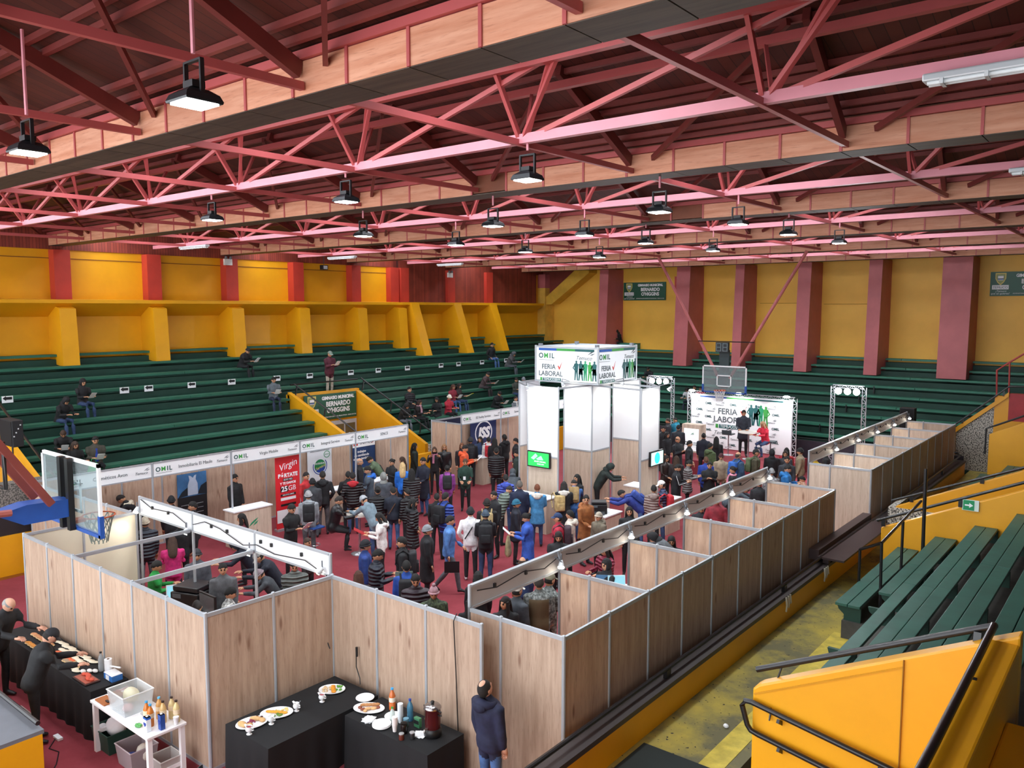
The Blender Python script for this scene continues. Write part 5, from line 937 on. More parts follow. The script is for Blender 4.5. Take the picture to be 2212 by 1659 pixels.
# white work table
R = table(-11.37, -9.75, 4.66, 5.2, .76, '#ece9ea', 'white folding table with bottles and a clear box by the wood panels', .06); MB().bar((-11.3, 4.72, .3), (-11.3, 5.14, .3), .04, .05).build('brace', paint('#ece9ea', .45), R); MB().bar((-9.82, 4.72, .2), (-9.82, 5.14, .2), .04, .05).build('brace', paint('#ece9ea', .45), R)
def bin_(x0, x1, y0, y1, z0, z1, c, alpha, label, handle=None, nm='storage_box'):
    r = root(nm, label, 'storage box', ((x0 + x1) / 2, (y0 + y1) / 2, z0)); t = .012; s = .03; v = []; m = MB()
    for (z, k) in ((z0, s), (z1, 0)):
        for o in (0, t): v += [(x0 + k + o, y0 + k + o, z + (t if o and z == z0 else 0)), (x1 - k - o, y0 + k + o, z + (t if o and z == z0 else 0)), (x1 - k - o, y1 - k - o, z + (t if o and z == z0 else 0)), (x0 + k + o, y1 - k - o, z + (t if o and z == z0 else 0))]
    f = [(0, 3, 2, 1), (4, 5, 6, 7)]
    for i in range(4): j = (i + 1) % 4; f += [(i, j, 8 + j, 8 + i), (4 + j, 4 + i, 12 + i, 12 + j), (8 + i, 8 + j, 12 + j, 12 + i)]
    m.add(v, f); m.build('shell', glass(c, .25, alpha) if alpha < 1 else paint(c, .6), r)
    if handle: MB().tube([(x0 - .01, (y0 + y1) / 2 - .07, z1 - .07), (x0 - .03, (y0 + y1) / 2 - .07, z1 - .1), (x0 - .03, (y0 + y1) / 2 + .07, z1 - .1), (x0 - .01, (y0 + y1) / 2 + .07, z1 - .07)], .01, 6).build('handle', paint(handle, .4), r)
    MB().tube([(x0, y0, z1), (x1, y0, z1), (x1, y1, z1), (x0, y1, z1)], .010, 6, closed=True).build('rim', glass(c, .25, .8) if alpha < 1 else paint(c, .6), r); return r
b1 = bin_(-10.92, -10.45, 4.70, 5.12, .762, 1.04, '#f2f5f6', .28, 'large clear plastic box with red handles on the white table', '#b5202c'); m = MB(); m.ell((-10.75, 4.95, .92), (.14, .1, .10)); m.build('plastic_bag', paint('#d8d2b4', .5), b1, True); m = MB(); m.ell((-10.6, 4.83, .83), (.08, .07, .05)); m.build('pink_bag', paint('#e0b9b9', .5), b1, True)
r = root('cutting_board', 'brown wooden cutting boards at the end of the white table', 'cutting board', (-11.15, 4.85, .762)); MB().box(-11.3, -11.02, 4.70, 4.86, .762, .78).build('board', paint('#a5602e', .6), r); MB().box(-11.28, -11.08, 4.88, 5.02, .762, .80).build('board', paint('#8f5027', .6), r); MB().box(-11.12, -11.04, 4.76, 4.79, .78, .795).build('knife_handle', BLACK, r)
for k, (x, y, c, cap, l) in enumerate(((-10.14, 4.86, '#c8742e', '#3aa0d8', 'orange juice bottle with blue cap at the front left of the group'), (-10.02, 4.85, '#c8742e', '#3aa0d8', 'orange juice bottle with blue cap behind the milk carton'), (-10.12, 5.02, '#cf9a5a', '#5fb4dc', 'half empty orange bottle with pale blue cap in the second row'), (-9.98, 5.0, '#d3b078', '#2a1a16', 'yellow juice bottle with dark cap in the middle'), (-10.0, 5.13, '#d6c08a', '#2a1a16', 'yellow juice bottle with dark cap at the back'), (-9.86, 5.12, '#d6c08a', '#2a1a16', 'yellow juice bottle with dark cap at the back corner'))): bottle(x, y, .762, .30, .042, c, cap, l, '#e8d3b0', 'juice_bottle')
def carton(x, y, w, d, h, c, top, label):
    r = root('milk_carton', label, 'carton', (x, y, .762)); MB().box(x - w / 2, x + w / 2, y - d / 2, y + d / 2, .762, .762 + h).build('carton', paint(c, .4, .02), r); MB().box(x - w / 2 - .001, x + w / 2 + .001, y - d / 2 - .001, y + d / 2 + .001, .762 + h * .86, .762 + h).build('top_band', paint(top, .4), r)
    flat(frame((x, y - d / 2 - .001, .762 + h * .5), (1, 0, 0)), [(0, -.03), (.03, .0), (.03, .022), (.014, .03), (0, .018), (-.014, .03), (-.03, .022), (-.03, 0)], 'heart_print', paint('#1c3f9a', .5), r); MB().box(x - .012, x + .012, y - .012, y + .012, .762 + h, .762 + h + .012).build('cap', WHITE, r)
carton(-9.93, 4.76, .085, .06, .19, '#e6edf2', '#2a62b8', 'white milk carton with blue heart at the table front'); carton(-9.83, 4.9, .07, .06, .20, '#2b4f9e', '#2b4f9e', 'blue milk carton beside the white one')
cups(-9.80, 5.08, 2, '#e9eaec', 'white paper cups at the corner of the white table', .762)
r = root('food_bowl', 'clear bowl of orange cheese pieces in front of the bottles', 'bowl', (-10.3, 4.95, .762)); MB().lathe([(.05, 0), (.085, .05), (.09, .055), (.08, .05), (.048, .006)], (-10.3, 4.95, .762), 18).build('bowl', glass('#eef2f3', .1, .5), r, True)
for k in range(6): m = MB(); m.ell((-10.3 + .035 * math.cos(k), 4.95 + .035 * math.sin(k), .80), (.03, .022, .016), 8, 5); m.build('cheese_piece', paint('#e29a25', .5), r, True)
r = root('green_cloth', 'crumpled green and white cloth at the front of the white table', 'cloth', (-10.12, 4.74, .762)); m = MB()
for k in range(6): m.ell((-10.13 + .03 * math.cos(k * 1.1), 4.74 + .022 * math.sin(k * 1.1), .778), (.035, .02, .016), 8, 5)
m.build('folds', paint('#5fa85f', .8, .4, 30), r, True)
b2 = bin_(-11.52, -11.02, 4.72, 5.12, .014, .30, '#1c3f35', 1, 'dark green plastic crate full of bags under the white table', None, 'plastic_crate'); m = MB(); m.ell((-11.25, 4.95, .30), (.18, .13, .14)); m.build('white_bag', paint('#e7e1e3', .5), b2, True); m = MB(); m.ell((-11.45, 4.85, .26), (.06, .06, .05)); m.build('cup', WHITE, b2, True)
b3 = bin_(-10.8, -10.35, 4.72, 5.1, .014, .30, '#c9bcc0', .55, 'clear plastic box with odds and ends under the white table'); m = MB(); m.ell((-10.45, 4.95, .2), (.12, .1, .12)); m.build('plastic_bag', paint('#cfc6b8', .5), b3, True); m = MB(); m.lathe([(.06, 0), (.07, .1)], (-10.62, 4.85, .05), 14); m.build('blue_lid_tub', paint('#3f56a5', .4), b3, True)
b4 = bin_(-10.1, -9.8, 4.85, 5.15, .014, .32, '#d9d4d0', .5, 'small clear plastic box under the bottle end of the white table')
b5 = bin_(-12.85, -12.45, 3.95, 4.3, .014, .34, '#b9a9ad', .8, 'pale plastic bucket box behind the capped caterer')
r = root('power_strip', 'white power strip with black cord on the red carpet', 'power strip', (-12.1, 4.5, .012)); MB().box(-12.18, -12.0, 4.46, 4.53, .012, .05).build('body', WHITE, r, bevel=.006); MB().tube([(-12.1, 4.46, .02), (-11.9, 4.3, .018), (-11.7, 4.35, .018), (-11.4, 4.2, .018), (-11.2, 4.05, .018)], .008, 6).build('cord', BLACK, r)
r = root('plastic_chair', 'dark plastic chair seen from above in front of the black tables', 'chair', (-8.3, 4.85, .012)); PC = paint('#26323a', .45)
m = MB(); n = 14; v = []
for k in range(n + 1):
    a = math.pi * (.05 + .9 * k / n); x = -8.3 + .27 * math.cos(a); y = 4.78 + .20 * math.sin(a) * -1
    for z, o in ((.46, 0), (.88 - .06 * abs(math.cos(a)), .03)): v += [(x * 1, y - o, z), (x, y - o + .025, z)]
f = []
for k in range(n): a = 4 * k; b = 4 * (k + 1); f += [(a, b, b + 2, a + 2), (a + 1, a + 3, b + 3, b + 1), (a + 2, b + 2, b + 3, a + 3), (a, a + 1, b + 1, b)]
f += [(0, 2, 3, 1), (4 * n, 4 * n + 1, 4 * n + 3, 4 * n + 2)]; m.add(v, f); m.build('backrest', PC, r, True); MB().box(-8.53, -8.07, 4.62, 5.05, .43, .46).build('seat', PC, r, bevel=.012)
for x in (-8.5, -8.1):
    for y in (4.64, 5.02): MB().tube([(x, y, .43), (x + (.03 if x > -8.3 else -.03), y, .014)], .02, 8).build('leg', PC, r)
# lowest details
r = root('trash_crumple', 'small crumpled white paper on the walkway', 'paper', (-4.35, 10.0, .5)); m = MB(); m.ell((-4.35, 10.0, .53), (.04, .03, .03), 7, 5); m.build('paper', WHITE, r)
r = root('paper_cup', 'clear crushed cup lying between the benches', 'cup', (-2.3, 13.9, 1.55)); m = MB(); m.tube([(-2.33, 13.85, 1.56), (-2.25, 13.95, 1.57)], [.025, .04], 12); m.build('cup', glass('#e9eef0', .1, .5), r, True)
# ================================================================== PEOPLE: skeleton
def _rx(p, a, c=(0, 0, 0.92)):
    """lean forward (towards +y) by a radians about the hip"""
    y, z = p[1] - c[1], p[2] - c[2]; return np.array([p[0], c[1] + y * math.cos(a) + z * math.sin(a), c[2] - y * math.sin(a) + z * math.cos(a)])
# pose: lean, head pitch, head yaw, right arm (pitch, abduct, elbow, inward), left arm, legs
POSES = dict(
    stand=(2, 5, 0, (4, 8, 14, 8), (4, 8, 14, 8), 'stand'), hold=(3, 22, 0, (18, 8, 88, 24), (18, 8, 88, 24), 'stand'), low=(3, 12, 0, (14, 8, 55, 22), (14, 8, 55, 22), 'stand'),
    pocket=(2, 5, 0, (-8, 20, 48, 30), (-8, 20, 48, 30), 'stand'), cross=(1, 5, 0, (22, 6, 98, 62), (24, 6, 98, 62), 'stand'), photo=(2, 4, 0, (48, 14, 100, 26), (48, 14, 100, 26), 'stand'),
    phone=(3, 25, 0, (22, 8, 95, 20), (-4, 14, 30, 20), 'stand'), talk=(2, 0, 25, (10, 10, 70, 10), (4, 8, 14, 8), 'stand'), lookl=(2, 5, -40, (4, 8, 14, 8), (4, 8, 14, 8), 'stand'), lookr=(2, 3, 40, (10, 8, 60, 20), (4, 8, 14, 8), 'stand'),
    walk=(4, 2, 0, (-14, 8, 24, 6), (20, 8, 30, 6), 'walk'), lean=(34, 28, 0, (52, 8, 42, 12), (52, 8, 42, 12), 'stand'), bend=(52, 22, 0, (66, 8, 35, 14), (66, 8, 35, 14), 'stand'),
    reach=(20, 30, 0, (40, 8, 45, 4), (40, 8, 45, 4), 'stand'), sit=(6, 18, 0, (24, 8, 72, 22), (24, 8, 72, 22), 'sit'), sitlow=(28, 30, 0, (30, 8, 66, 24), (30, 8, 66, 24), 'sit'), situp=(2, 2, 0, (26, 8, 50, 16), (26, 8, 50, 16), 'sit'),
    sithalf=(10, 5, 0, (-10, 22, 60, 30), (-10, 22, 60, 30), 'sit'), bar=(14, 12, 0, (44, 8, 50, 16), (44, 8, 50, 16), 'bar'), gaze=(-3, -28, 0, (2, 9, 12, 8), (2, 9, 12, 8), 'stand'))
def skeleton(pose, bulk=1.0):
    ln, hp, hy, ra, la, lg = POSES[pose]; a = math.radians(ln); J = {}
    dz = 0.0
    if lg == 'sit': dz = -.92 + .52
    if lg == 'bar': dz = -.92 + .90
    up = lambda p: _rx(np.array(p, float), a) + np.array([0, 0, dz])
    J['torso'] = [up((0, yo, z)) for z, yo in ((.83, 0), (.93, 0), (1.05, .005), (1.2, .0), (1.32, -.005), (1.40, -.008), (1.45, -.01), (1.49, -.008))]
    J['pelvis'] = up((0, 0, .90)); J['neck0'] = up((0, -.01, 1.44))
    hb = a * .75 + math.radians(hp) ; nk = J['neck0']
    d = np.array([0, math.sin(a * .9 + math.radians(hp) * .45), math.cos(a * .9 + math.radians(hp) * .45)])
    J['head'] = nk + d * .145; J['hrot'] = (hb, math.radians(hy)); J['neck1'] = nk + d * .10
    top = J['head'] + np.array([0, math.sin(hb) * .115, math.cos(hb) * .115]); J['top'] = top
    for s, nm, (p, ab, e, inw) in ((1, 'R', ra), (-1, 'L', la)):
        sh = up((s * .178, -.008, 1.385)); p, ab, e, inw = map(math.radians, (p, ab, e, inw))
        d1 = np.array([s * math.sin(ab), math.sin(p) * math.cos(ab), -math.cos(p) * math.cos(ab)])
        d2 = np.array([s * math.sin(ab) * .4 - s * math.sin(inw), math.sin(p + e), -math.cos(p + e)]); d2 /= np.linalg.norm(d2)
        el = sh + d1 * .285; wr = el + d2 * .245; J['arm' + nm] = (sh, el, wr, wr + d2 * .17, d2)
    for s, nm in ((1, 'R'), (-1, 'L')):
        if lg == 'stand': J['leg' + nm] = [(s * .088, 0, .89), (s * .10, .015, .48), (s * .105, -.02, .085), (s * .125, .15, .03)]
        elif lg == 'walk':
            J['leg' + nm] = [(s * .085, 0, .89), (s * .09, .17, .52), (s * .09, .22, .12), (s * .10, .38, .05)] if s > 0 else [(s * .085, 0, .89), (s * .09, -.02, .47), (s * .09, -.30, .14), (s * .095, -.20, .035)]
        elif lg == 'sit': J['leg' + nm] = [(s * .09, 0, .50), (s * .11, .42, .50), (s * .11, .46, .085), (s * .13, .62, .035)]
        else: J['leg' + nm] = [(s * .09, 0, .88), (s * .12, .38, .78), (s * .12, .30, .38), (s * .13, .44, .32)]
        J['leg' + nm] = [np.array(q, float) for q in J['leg' + nm]]
    return J
# ------------------------------------------------------------------ people: materials
def cloth_mat(spec):
    kind, c = spec.split(':') if ':' in spec else ('cloth', spec)
    k = f'cloth_{kind}_{c}'
    if k in MATS: return MATS[k]
    m, N, L, B = newmat(k); a = lin(c); v = mapping(N, L, (1, 1, 1)); n = noise(N, L, 9, 4, v); B.inputs['Roughness'].default_value = .8
    lo = tuple(x * .75 for x in a); hi = tuple(min(1, x * 1.25 + .004) for x in a); col = ramp(N, L, n.outputs[0], [(.35, lo), (.65, hi)])
    if kind in ('puffer', 'stripe'):
        w = N.new('ShaderNodeTexWave'); w.bands_direction = 'Z'; w.inputs['Scale'].default_value = 4.2; w.inputs['Distortion'].default_value = .6; L.new(v, w.inputs['Vector'])
        bump(N, L, B, w.outputs['Fac'], .9, .03); B.inputs['Roughness'].default_value = .5
        if kind == 'stripe': col = mix_rgb(N, L, ramp(N, L, w.outputs['Fac'], [(.80, (0, 0, 0)), (.88, (.7, .7, .7))]), col, tuple(min(1, x * 2.6 + .05) for x in a))
    elif kind in ('camo', 'vestcamo'):
        n2 = noise(N, L, 22, 2, v); col = ramp(N, L, n2.outputs[0], [(.40, tuple(x * .35 for x in a)), (.47, tuple(x * .8 for x in a)), (.56, a), (.62, tuple(min(1, x * 1.7) for x in a))])
        if kind == 'vestcamo':
            sp = N.new('ShaderNodeSeparateXYZ'); L.new(v, sp.inputs[0]); ax = N.new('ShaderNodeMath'); ax.operation = 'ABSOLUTE'; L.new(sp.outputs[0], ax.inputs[0]); lt = N.new('ShaderNodeMath'); lt.operation = 'LESS_THAN'; lt.inputs[1].default_value = .16; L.new(ax.outputs[0], lt.inputs[0])
            zt = N.new('ShaderNodeMath'); zt.operation = 'LESS_THAN'; zt.inputs[1].default_value = 1.36; L.new(sp.outputs[2], zt.inputs[0]); mu = N.new('ShaderNodeMath'); mu.operation = 'MULTIPLY'; L.new(lt.outputs[0], mu.inputs[0]); L.new(zt.outputs[0], mu.inputs[1]); col = mix_rgb(N, L, mu.outputs[0], col, lin('#5a4a33'))
    elif kind == 'leather': B.inputs['Roughness'].default_value = .35
    else: bump(N, L, B, n.outputs[0], .25, .02)
    L.new(col, B.inputs['Base Color']); MATS[k] = m; return m
SKINS = [paint('#c4906f', .55, .06, 12), paint('#cf9a80', .55, .06, 12), paint('#4a2f22', .55, .06, 12)]
EYE = paint('#1a1210', .4, .02); LIP = paint('#a35a4c', .5, .05)
# ------------------------------------------------------------------ people: geometry
def loft(mb, pts, rad, side=None, n=10):
    """closed tube through pts with elliptical rings (rx along side vector, ry across)"""
    pts = [Vector(p) for p in pts]; k = len(pts); o = []
    for i, p in enumerate(pts):
        d = (pts[min(i + 1, k - 1)] - pts[max(i - 1, 0)]).normalized(); s = Vector(side) if side else d.orthogonal().normalized()
        s = (s - d * s.dot(d)).normalized(); t = d.cross(s); r = rad[i] if isinstance(rad[i], tuple) else (rad[i], rad[i])
        o += [p + s * (r[0] * math.cos(2 * math.pi * j / n)) + t * (r[1] * math.sin(2 * math.pi * j / n)) for j in range(n)]
    b = len(o); d0 = (pts[0] - pts[1]).normalized(); d1 = (pts[-1] - pts[-2]).normalized()
    r0 = min(rad[0]) if isinstance(rad[0], tuple) else rad[0]; r1 = min(rad[-1]) if isinstance(rad[-1], tuple) else rad[-1]
    o += [pts[0] + d0 * r0 * .7, pts[-1] + d1 * r1 * .7]
    f = [(i * n + j, i * n + (j + 1) % n, (i + 1) * n + (j + 1) % n, (i + 1) * n + j) for i in range(k - 1) for j in range(n)]
    f += [(b, (j + 1) % n, j) for j in range(n)] + [(b + 1, (k - 1) * n + j, (k - 1) * n + (j + 1) % n) for j in range(n)]
    mb.add(o, f)
def head_dirs(nu=32, nv=20):
    return [(math.sin(math.pi * v / nv) * math.sin(2 * math.pi * u / nu), math.sin(math.pi * v / nv) * math.cos(2 * math.pi * u / nu), math.cos(math.pi * v / nv)) for v in range(nv + 1) for u in range(nu)]
def head_pt(n, k=1.0):
    nx, ny, nz = n; x, y, z = nx * .076, ny * .094, nz * .117
    if nz < 0: x *= 1 - .30 * (-nz) ** 1.3
    if ny < 0: y *= 1.06 * (1 - .4 * max(0, -nz - .3))
    if k == 1.0:
        if ny > 0:
            y += .024 * math.exp(-(nx / .14) ** 2 - ((nz + .16) / .17) ** 2) + .008 * math.exp(-(nx / .3) ** 2 - ((nz + .85) / .15) ** 2)
            for s in (-1, 1): y -= .007 * math.exp(-((nx - s * .36) / .14) ** 2 - ((nz - .05) / .09) ** 2)
            y += .005 * math.exp(-((nz - .22) / .08) ** 2) * (abs(nx) < .6)
        x += math.copysign(.016, nx) * math.exp(-((ny + .08) / .17) ** 2 - ((nz + .02) / .2) ** 2) * (abs(nx) > .6)
    return (x * k, y * k, z * k)
def grid_faces(nu=32, nv=20): return [(v * nu + u, v * nu + (u + 1) % nu, (v + 1) * nu + (u + 1) % nu, (v + 1) * nu + u) for v in range(nv) for u in range(nu)]
def head_matrix(J):
    p, y = J['hrot']; return Matrix.Translation(Vector(J['head'])) @ Matrix.Rotation(-p, 4, 'X') @ Matrix.Rotation(-y, 4, 'Z')
def hand(mb, wr, d, side):
    """palm, four fingers with a knuckle bend, thumb leaving the side of the palm"""
    wr = Vector(wr); d = Vector(d); x = d.cross(Vector((0, 0, 1))); x = x.normalized() if x.length > .1 else Vector((1, 0, 0)); u = x.cross(d).normalized(); x = x * side
    mb.bar(wr - d * .01, wr + d * .085, .078, .028, u, 2); k = wr + d * .082; curl = (d * .8 - u * .6).normalized() if abs(d.z) < .9 else (d * .9 + Vector((0, -.3, 0))).normalized()
    for i, ln in enumerate((.062, .072, .068, .052)):
        b = k + x * (-.029 + .0195 * i); m = b + (d * .9 - u * .2).normalized() * ln * .5; mb.bar(b, m, .016, .016, u, 2); mb.bar(m, m + curl * ln * .5, .014, .014, u, 2)
    t = wr + d * .025 - x * .036; m = t + (d * .6 - x * .7 - u * .2).normalized() * .04; mb.bar(t, m, .02, .02, u, 2); mb.bar(m, m + (d * .95 - u * .3).normalized() * .032, .017, .017, u, 2)
BODY = {}; RAW = []
def body_key(pose, bulk, coat): return (pose, round(bulk * 10) / 10, 0 if coat < .2 else (.45 if coat < .6 else .8))
def raw_body(key):
    pose, bk, coat = key; J = skeleton(pose); mb = MB(); seg = []; sd = (1, 0, 0)
    tr = [(.158, .115), (.165, .122), (.15, .112), (.165, .12), (.182, .122), (.16, .10), (.095, .075), (.06, .058)]; q = 1 + (bk - 1) * .75
    tr = [(a * q, b * (1 + (bk - 1) * 1.3)) for a, b in tr[:6]] + tr[6:]; loft(mb, J['torso'], tr, sd, 14)
    for i in range(7): seg.append((J['torso'][i], J['torso'][i + 1], min(tr[i][0], tr[i + 1][0]) * .8 + .03, 0))
    loft(mb, [J['neck0'], J['neck1'], J['neck1'] + (J['head'] - J['neck1']) * .5], [.056, .05, .05], None, 10); seg.append((J['neck0'] + (J['neck1'] - J['neck0']) * .45, J['neck1'], .05, 2))
    for s in 'RL':
        sh, el, wr, hn, d = J['arm' + s]; w = 1 + (bk - 1) * 1.2; loft(mb, [sh, sh + (el - sh) * .5, el, el + (wr - el) * .55, wr], [.062 * w, .053 * w, .047 * w, .043 * w, .034 * (1 + (bk - 1) * .8)], None, 10); seg.append((sh, el, .055, 0)); seg.append((el, wr, .042, 0))
        L_ = J['leg' + s]; hip, kn, an, toe = L_; loft(mb, [hip, hip + (kn - hip) * .4, kn, kn + (an - kn) * .35, an], [.09, .08, .06, .06, .045], None, 10); seg.append((hip, kn, .075, 1)); seg.append((kn, an, .052, 1))
        heel = an + np.array([0, -.03, -.045]); loft(mb, [heel, an + (toe - an) * .45 + np.array([0, 0, -.01]), toe], [(.036, .036), (.042, .036), (.034, .024)], sd, 8); seg.append((heel, toe, .05, 3)); seg.append((an + np.array([0, 0, -.02]), toe, .03, 3))
    loft(mb, [J['pelvis'] + np.array([0, 0, .04]), J['pelvis'] - np.array([0, 0, .07])], [(.15, .115), (.14, .11)], sd, 12); seg.append((J['pelvis'] - np.array([.05, 0, .10]), J['pelvis'] + np.array([.05, 0, -.10]), .09, 1))
    if coat and POSES[pose][5] in ('stand', 'walk'):
        z1 = .84 - .42 * coat; loft(mb, [(0, 0, .95), (0, .0, .84), (0, .005, z1)], [(.165 * q, .12 * q), (.17 * q, .13 * q), (.19 * q, .15 * q)], sd, 14); seg.append((np.array([0, 0, .9]), np.array([0, 0, z1 + .05]), .17, 0))
    me = mb.mesh('raw', SKINS[0]); o = bpy.data.objects.new('raw', me); COL.objects.link(o)
    md = o.modifiers.new('r', 'REMESH'); md.mode = 'VOXEL'; md.voxel_size = .021; md = o.modifiers.new('s', 'SMOOTH'); md.factor = .5; md.iterations = 3
    RAW.append((key, o, J, seg))
def finish_bodies():
    bpy.context.view_layer.update(); dg = bpy.context.evaluated_depsgraph_get()
    for key, o, J, seg in RAW:
        me = o.evaluated_get(dg).to_mesh(); nv = len(me.vertices); co = np.empty(nv * 3); me.vertices.foreach_get('co', co); co = co.reshape(-1, 3); fs = [tuple(p.vertices) for p in me.polygons]
        cen = np.array([co[list(f)].mean(0) for f in fs]); best = np.full(len(fs), 9e9); lab = np.zeros(len(fs), int)
        for a, b, r, l in seg:
            a = np.array(a); b = np.array(b); ab = b - a; t = np.clip(((cen - a) @ ab) / max(1e-9, ab @ ab), 0, 1); d = np.linalg.norm(cen - (a + t[:, None] * ab), axis=1) - r; k = d < best; best[k] = d[k]; lab[k] = l
        mb = MB(); mb.v = [tuple(c) for c in co]; mb.f = fs; mb.m = lab.tolist(); o.evaluated_get(dg).to_mesh_clear()
        dirs = head_dirs(); Mh = head_matrix(J); hf = grid_faces(); hm = []
        for f in hf:
            n = np.mean([dirs[i] for i in f], axis=0); e = 2
            if n[1] > .3:
                if abs(abs(n[0]) - .36) < .11 and abs(n[2] - .06) < .07: e = 4
                elif abs(abs(n[0]) - .36) < .2 and abs(n[2] - .25) < .06: e = 4
                elif abs(n[0]) < .26 and abs(n[2] + .50) < .06: e = 5
            hm.append(e)
        off = len(mb.v); mb.v += [tuple(Mh @ Vector(head_pt(n))) for n in dirs]; mb.f += [tuple(i + off for i in f) for f in hf]; mb.m += hm
        for s, sg in (('R', 1), ('L', -1)): hand(mb, J['arm' + s][2], J['arm' + s][4], sg)
        m2 = bpy.data.meshes.new('person_body'); m2.from_pydata(mb.v, [], mb.f); m2.polygons.foreach_set('material_index', mb.m); m2.polygons.foreach_set('use_smooth', [True] * len(mb.f)); m2.update()
        for k in range(6): m2.materials.append(None)
        BODY[key] = (m2, J); bpy.data.objects.remove(o)
HAIR = {}
def hair_mesh(style):
    if style in HAIR: return HAIR[style]
    dirs = head_dirs(24, 16); mb = MB(); nf = grid_faces(24, 16)
    def shell(fn, k, dy=0, dz=0):
        v = []
        for n in dirs:
            p = head_pt(n, 1.0001); kk = k if fn(n) else .90
            v.append((p[0] * kk, p[1] * kk + (dy if kk > 1 else 0), p[2] * kk + (dz if kk > 1 else 0)))
        mb.add(v, nf)
    hair_r = lambda n: n[2] > .50 * n[1] - .05
    if style in ('short', 'long', 'bun'): shell(hair_r, 1.10 if style == 'short' else 1.13)
    if style == 'long':
        loft(mb, [(0, -.05, .06), (0, -.08, -.06), (0, -.095, -.18), (0, -.09, -.30), (0, -.085, -.36)], [(.075, .05), (.088, .045), (.10, .04), (.09, .03), (.06, .02)], (1, 0, 0), 10)
        for s in (-1, 1): loft(mb, [(s * .07, .02, .05), (s * .083, .02, -.08), (s * .088, .03, -.2), (s * .08, .04, -.28)], [(.02, .04), (.022, .045), (.022, .04), (.015, .025)], (1, 0, 0), 8)
    if style == 'bun': mb.ell((0, -.115, .04), (.045, .04, .045), 10, 7)
    if style in ('balding', 'balding2'): shell(lambda n: n[2] > .55 * n[1] - .1 and n[2] < (.42 if style == 'balding' else .86), 1.06)
    if style in ('beanie', 'pombeanie', 'cap'): shell(lambda n: n[1] < .1 and -.45 < n[2] < .5, 1.06)
    if style in ('beanie', 'pombeanie'):
        pass
    me = mb.mesh('hair', EYE, True) if mb.v else None; HAIR[style] = me; return me
HAT = {}
def hat_mesh(style):
    if style in HAT: return HAT[style]
    dirs = head_dirs(24, 16); mb = MB(); nf = grid_faces(24, 16)
    def shell(fn, k, dy=0, dz=0):
        v = []
        for n in dirs:
            p = head_pt(n, 1.0001); kk = k if fn(n) else .90; v.append((p[0] * kk, p[1] * kk + (dy if kk > 1 else 0), p[2] * kk + (dz if kk > 1 else 0)))
        mb.add(v, nf)
    if style in ('beanie', 'pombeanie'):
        shell(lambda n: n[2] > .32 * n[1] + .12, 1.16, 0, .006); mb.tube([(.088 * math.sin(t * math.pi / 10), .107 * math.cos(t * math.pi / 10), .018 + .030 * math.cos(t * math.pi / 10)) for t in range(20)], .017, 6, closed=True)
        if style == 'pombeanie': mb.ell((0, -.01, .165), (.035, .035, .035), 10, 7)
    if style == 'cap':
        shell(lambda n: n[2] > .16 * n[1] + .22, 1.13, 0, .004); v = []; K = 9
        for r_ in (0, 1):
            for k in range(K): a = math.radians(-62 + 124 * k / (K - 1)); v.append(((.080 + .012 * r_) * math.sin(a), .095 * math.cos(a) + .065 * r_ * math.cos(a * .9), .048 - .022 * r_ * (1 - .3 * math.cos(a))))
        v += [(x, y, z + .007) for x, y, z in v]; n2 = 2 * K; f = []
        for k in range(K - 1): f += [(k, k + 1, K + k + 1, K + k), (n2 + k, n2 + K + k, n2 + K + k + 1, n2 + k + 1), (K + k, K + k + 1, n2 + K + k + 1, n2 + K + k)]
        mb.add(v, f)
    if style == 'hoodup':
        shell(lambda n: not (n[1] > .42 and abs(n[0]) < .72 and -.95 < n[2] < .72) and n[2] > -.97, 1.30, -.012, -.004); loft(mb, [(0, -.03, -.10), (0, -.02, -.17)], [(.09, .09), (.11, .10)], (1, 0, 0), 12)
    HAT[style] = mb.mesh('hat', EYE, True); return HAT[style]
def setmat(o, mats):
    for k, m in enumerate(mats): o.material_slots[k].link = 'OBJECT'; o.material_slots[k].material = m
def torso_mat(J):
    a = Vector(J['torso'][1]); b = Vector(J['torso'][5]); z = (b - a).normalized(); x = Vector((1, 0, 0)); y = z.cross(x).normalized(); c = a + (b - a) * .62
    return Matrix(((x.x, y.x, z.x, c.x), (x.y, y.y, z.y, c.y), (x.z, y.z, z.z, c.z), (0, 0, 0, 1)))
ACC = {}
def acc_mesh(kind):
    if kind in ACC: return ACC[kind]
    m = MB(); sm = True; bv = 0
    if kind == 'pack_body': m.box(-.145, .145, -.16, 0, -.25, .19); bv = .045
    elif kind == 'pack_pocket': m.box(-.11, .11, -.20, -.155, -.22, -.02); bv = .018
    elif kind == 'pack_strap':
        for s in (-1, 1): m.tube([(s * .10, -.02, .15), (s * .115, .10, .245), (s * .12, .235, .16), (s * .125, .25, -.02), (s * .14, .10, -.18)], .018, 6)
    elif kind == 'hood': 
        K = 11; 
        for k in range(K - 1): pass
        m.tube([(.115 * math.sin(math.radians(a)), -.02 - .10 * math.cos(math.radians(a)), .0 - .03 * abs(math.sin(math.radians(a)))) for a in range(-125, 126, 25)], [.025, .034, .042, .05, .056, .06, .056, .05, .042, .034, .025], 10); m.ell((0, -.14, -.05), (.10, .05, .07), 10, 7)
    elif kind == 'scarf': m.tube([(.085 * math.sin(t * math.pi / 8), .085 * math.cos(t * math.pi / 8), .01 * math.sin(t)) for t in range(16)], .032, 8, closed=True); m.tube([(.03, .10, -.02), (.04, .15, -.14), (.045, .155, -.30)], [.035, .04, .04], 8)
    elif kind == 'badge': m.box(-.04, .04, 0, .006, -.06, .05); sm = False
    ACC[kind] = m.mesh(kind, EYE, sm, bv); return ACC[kind]
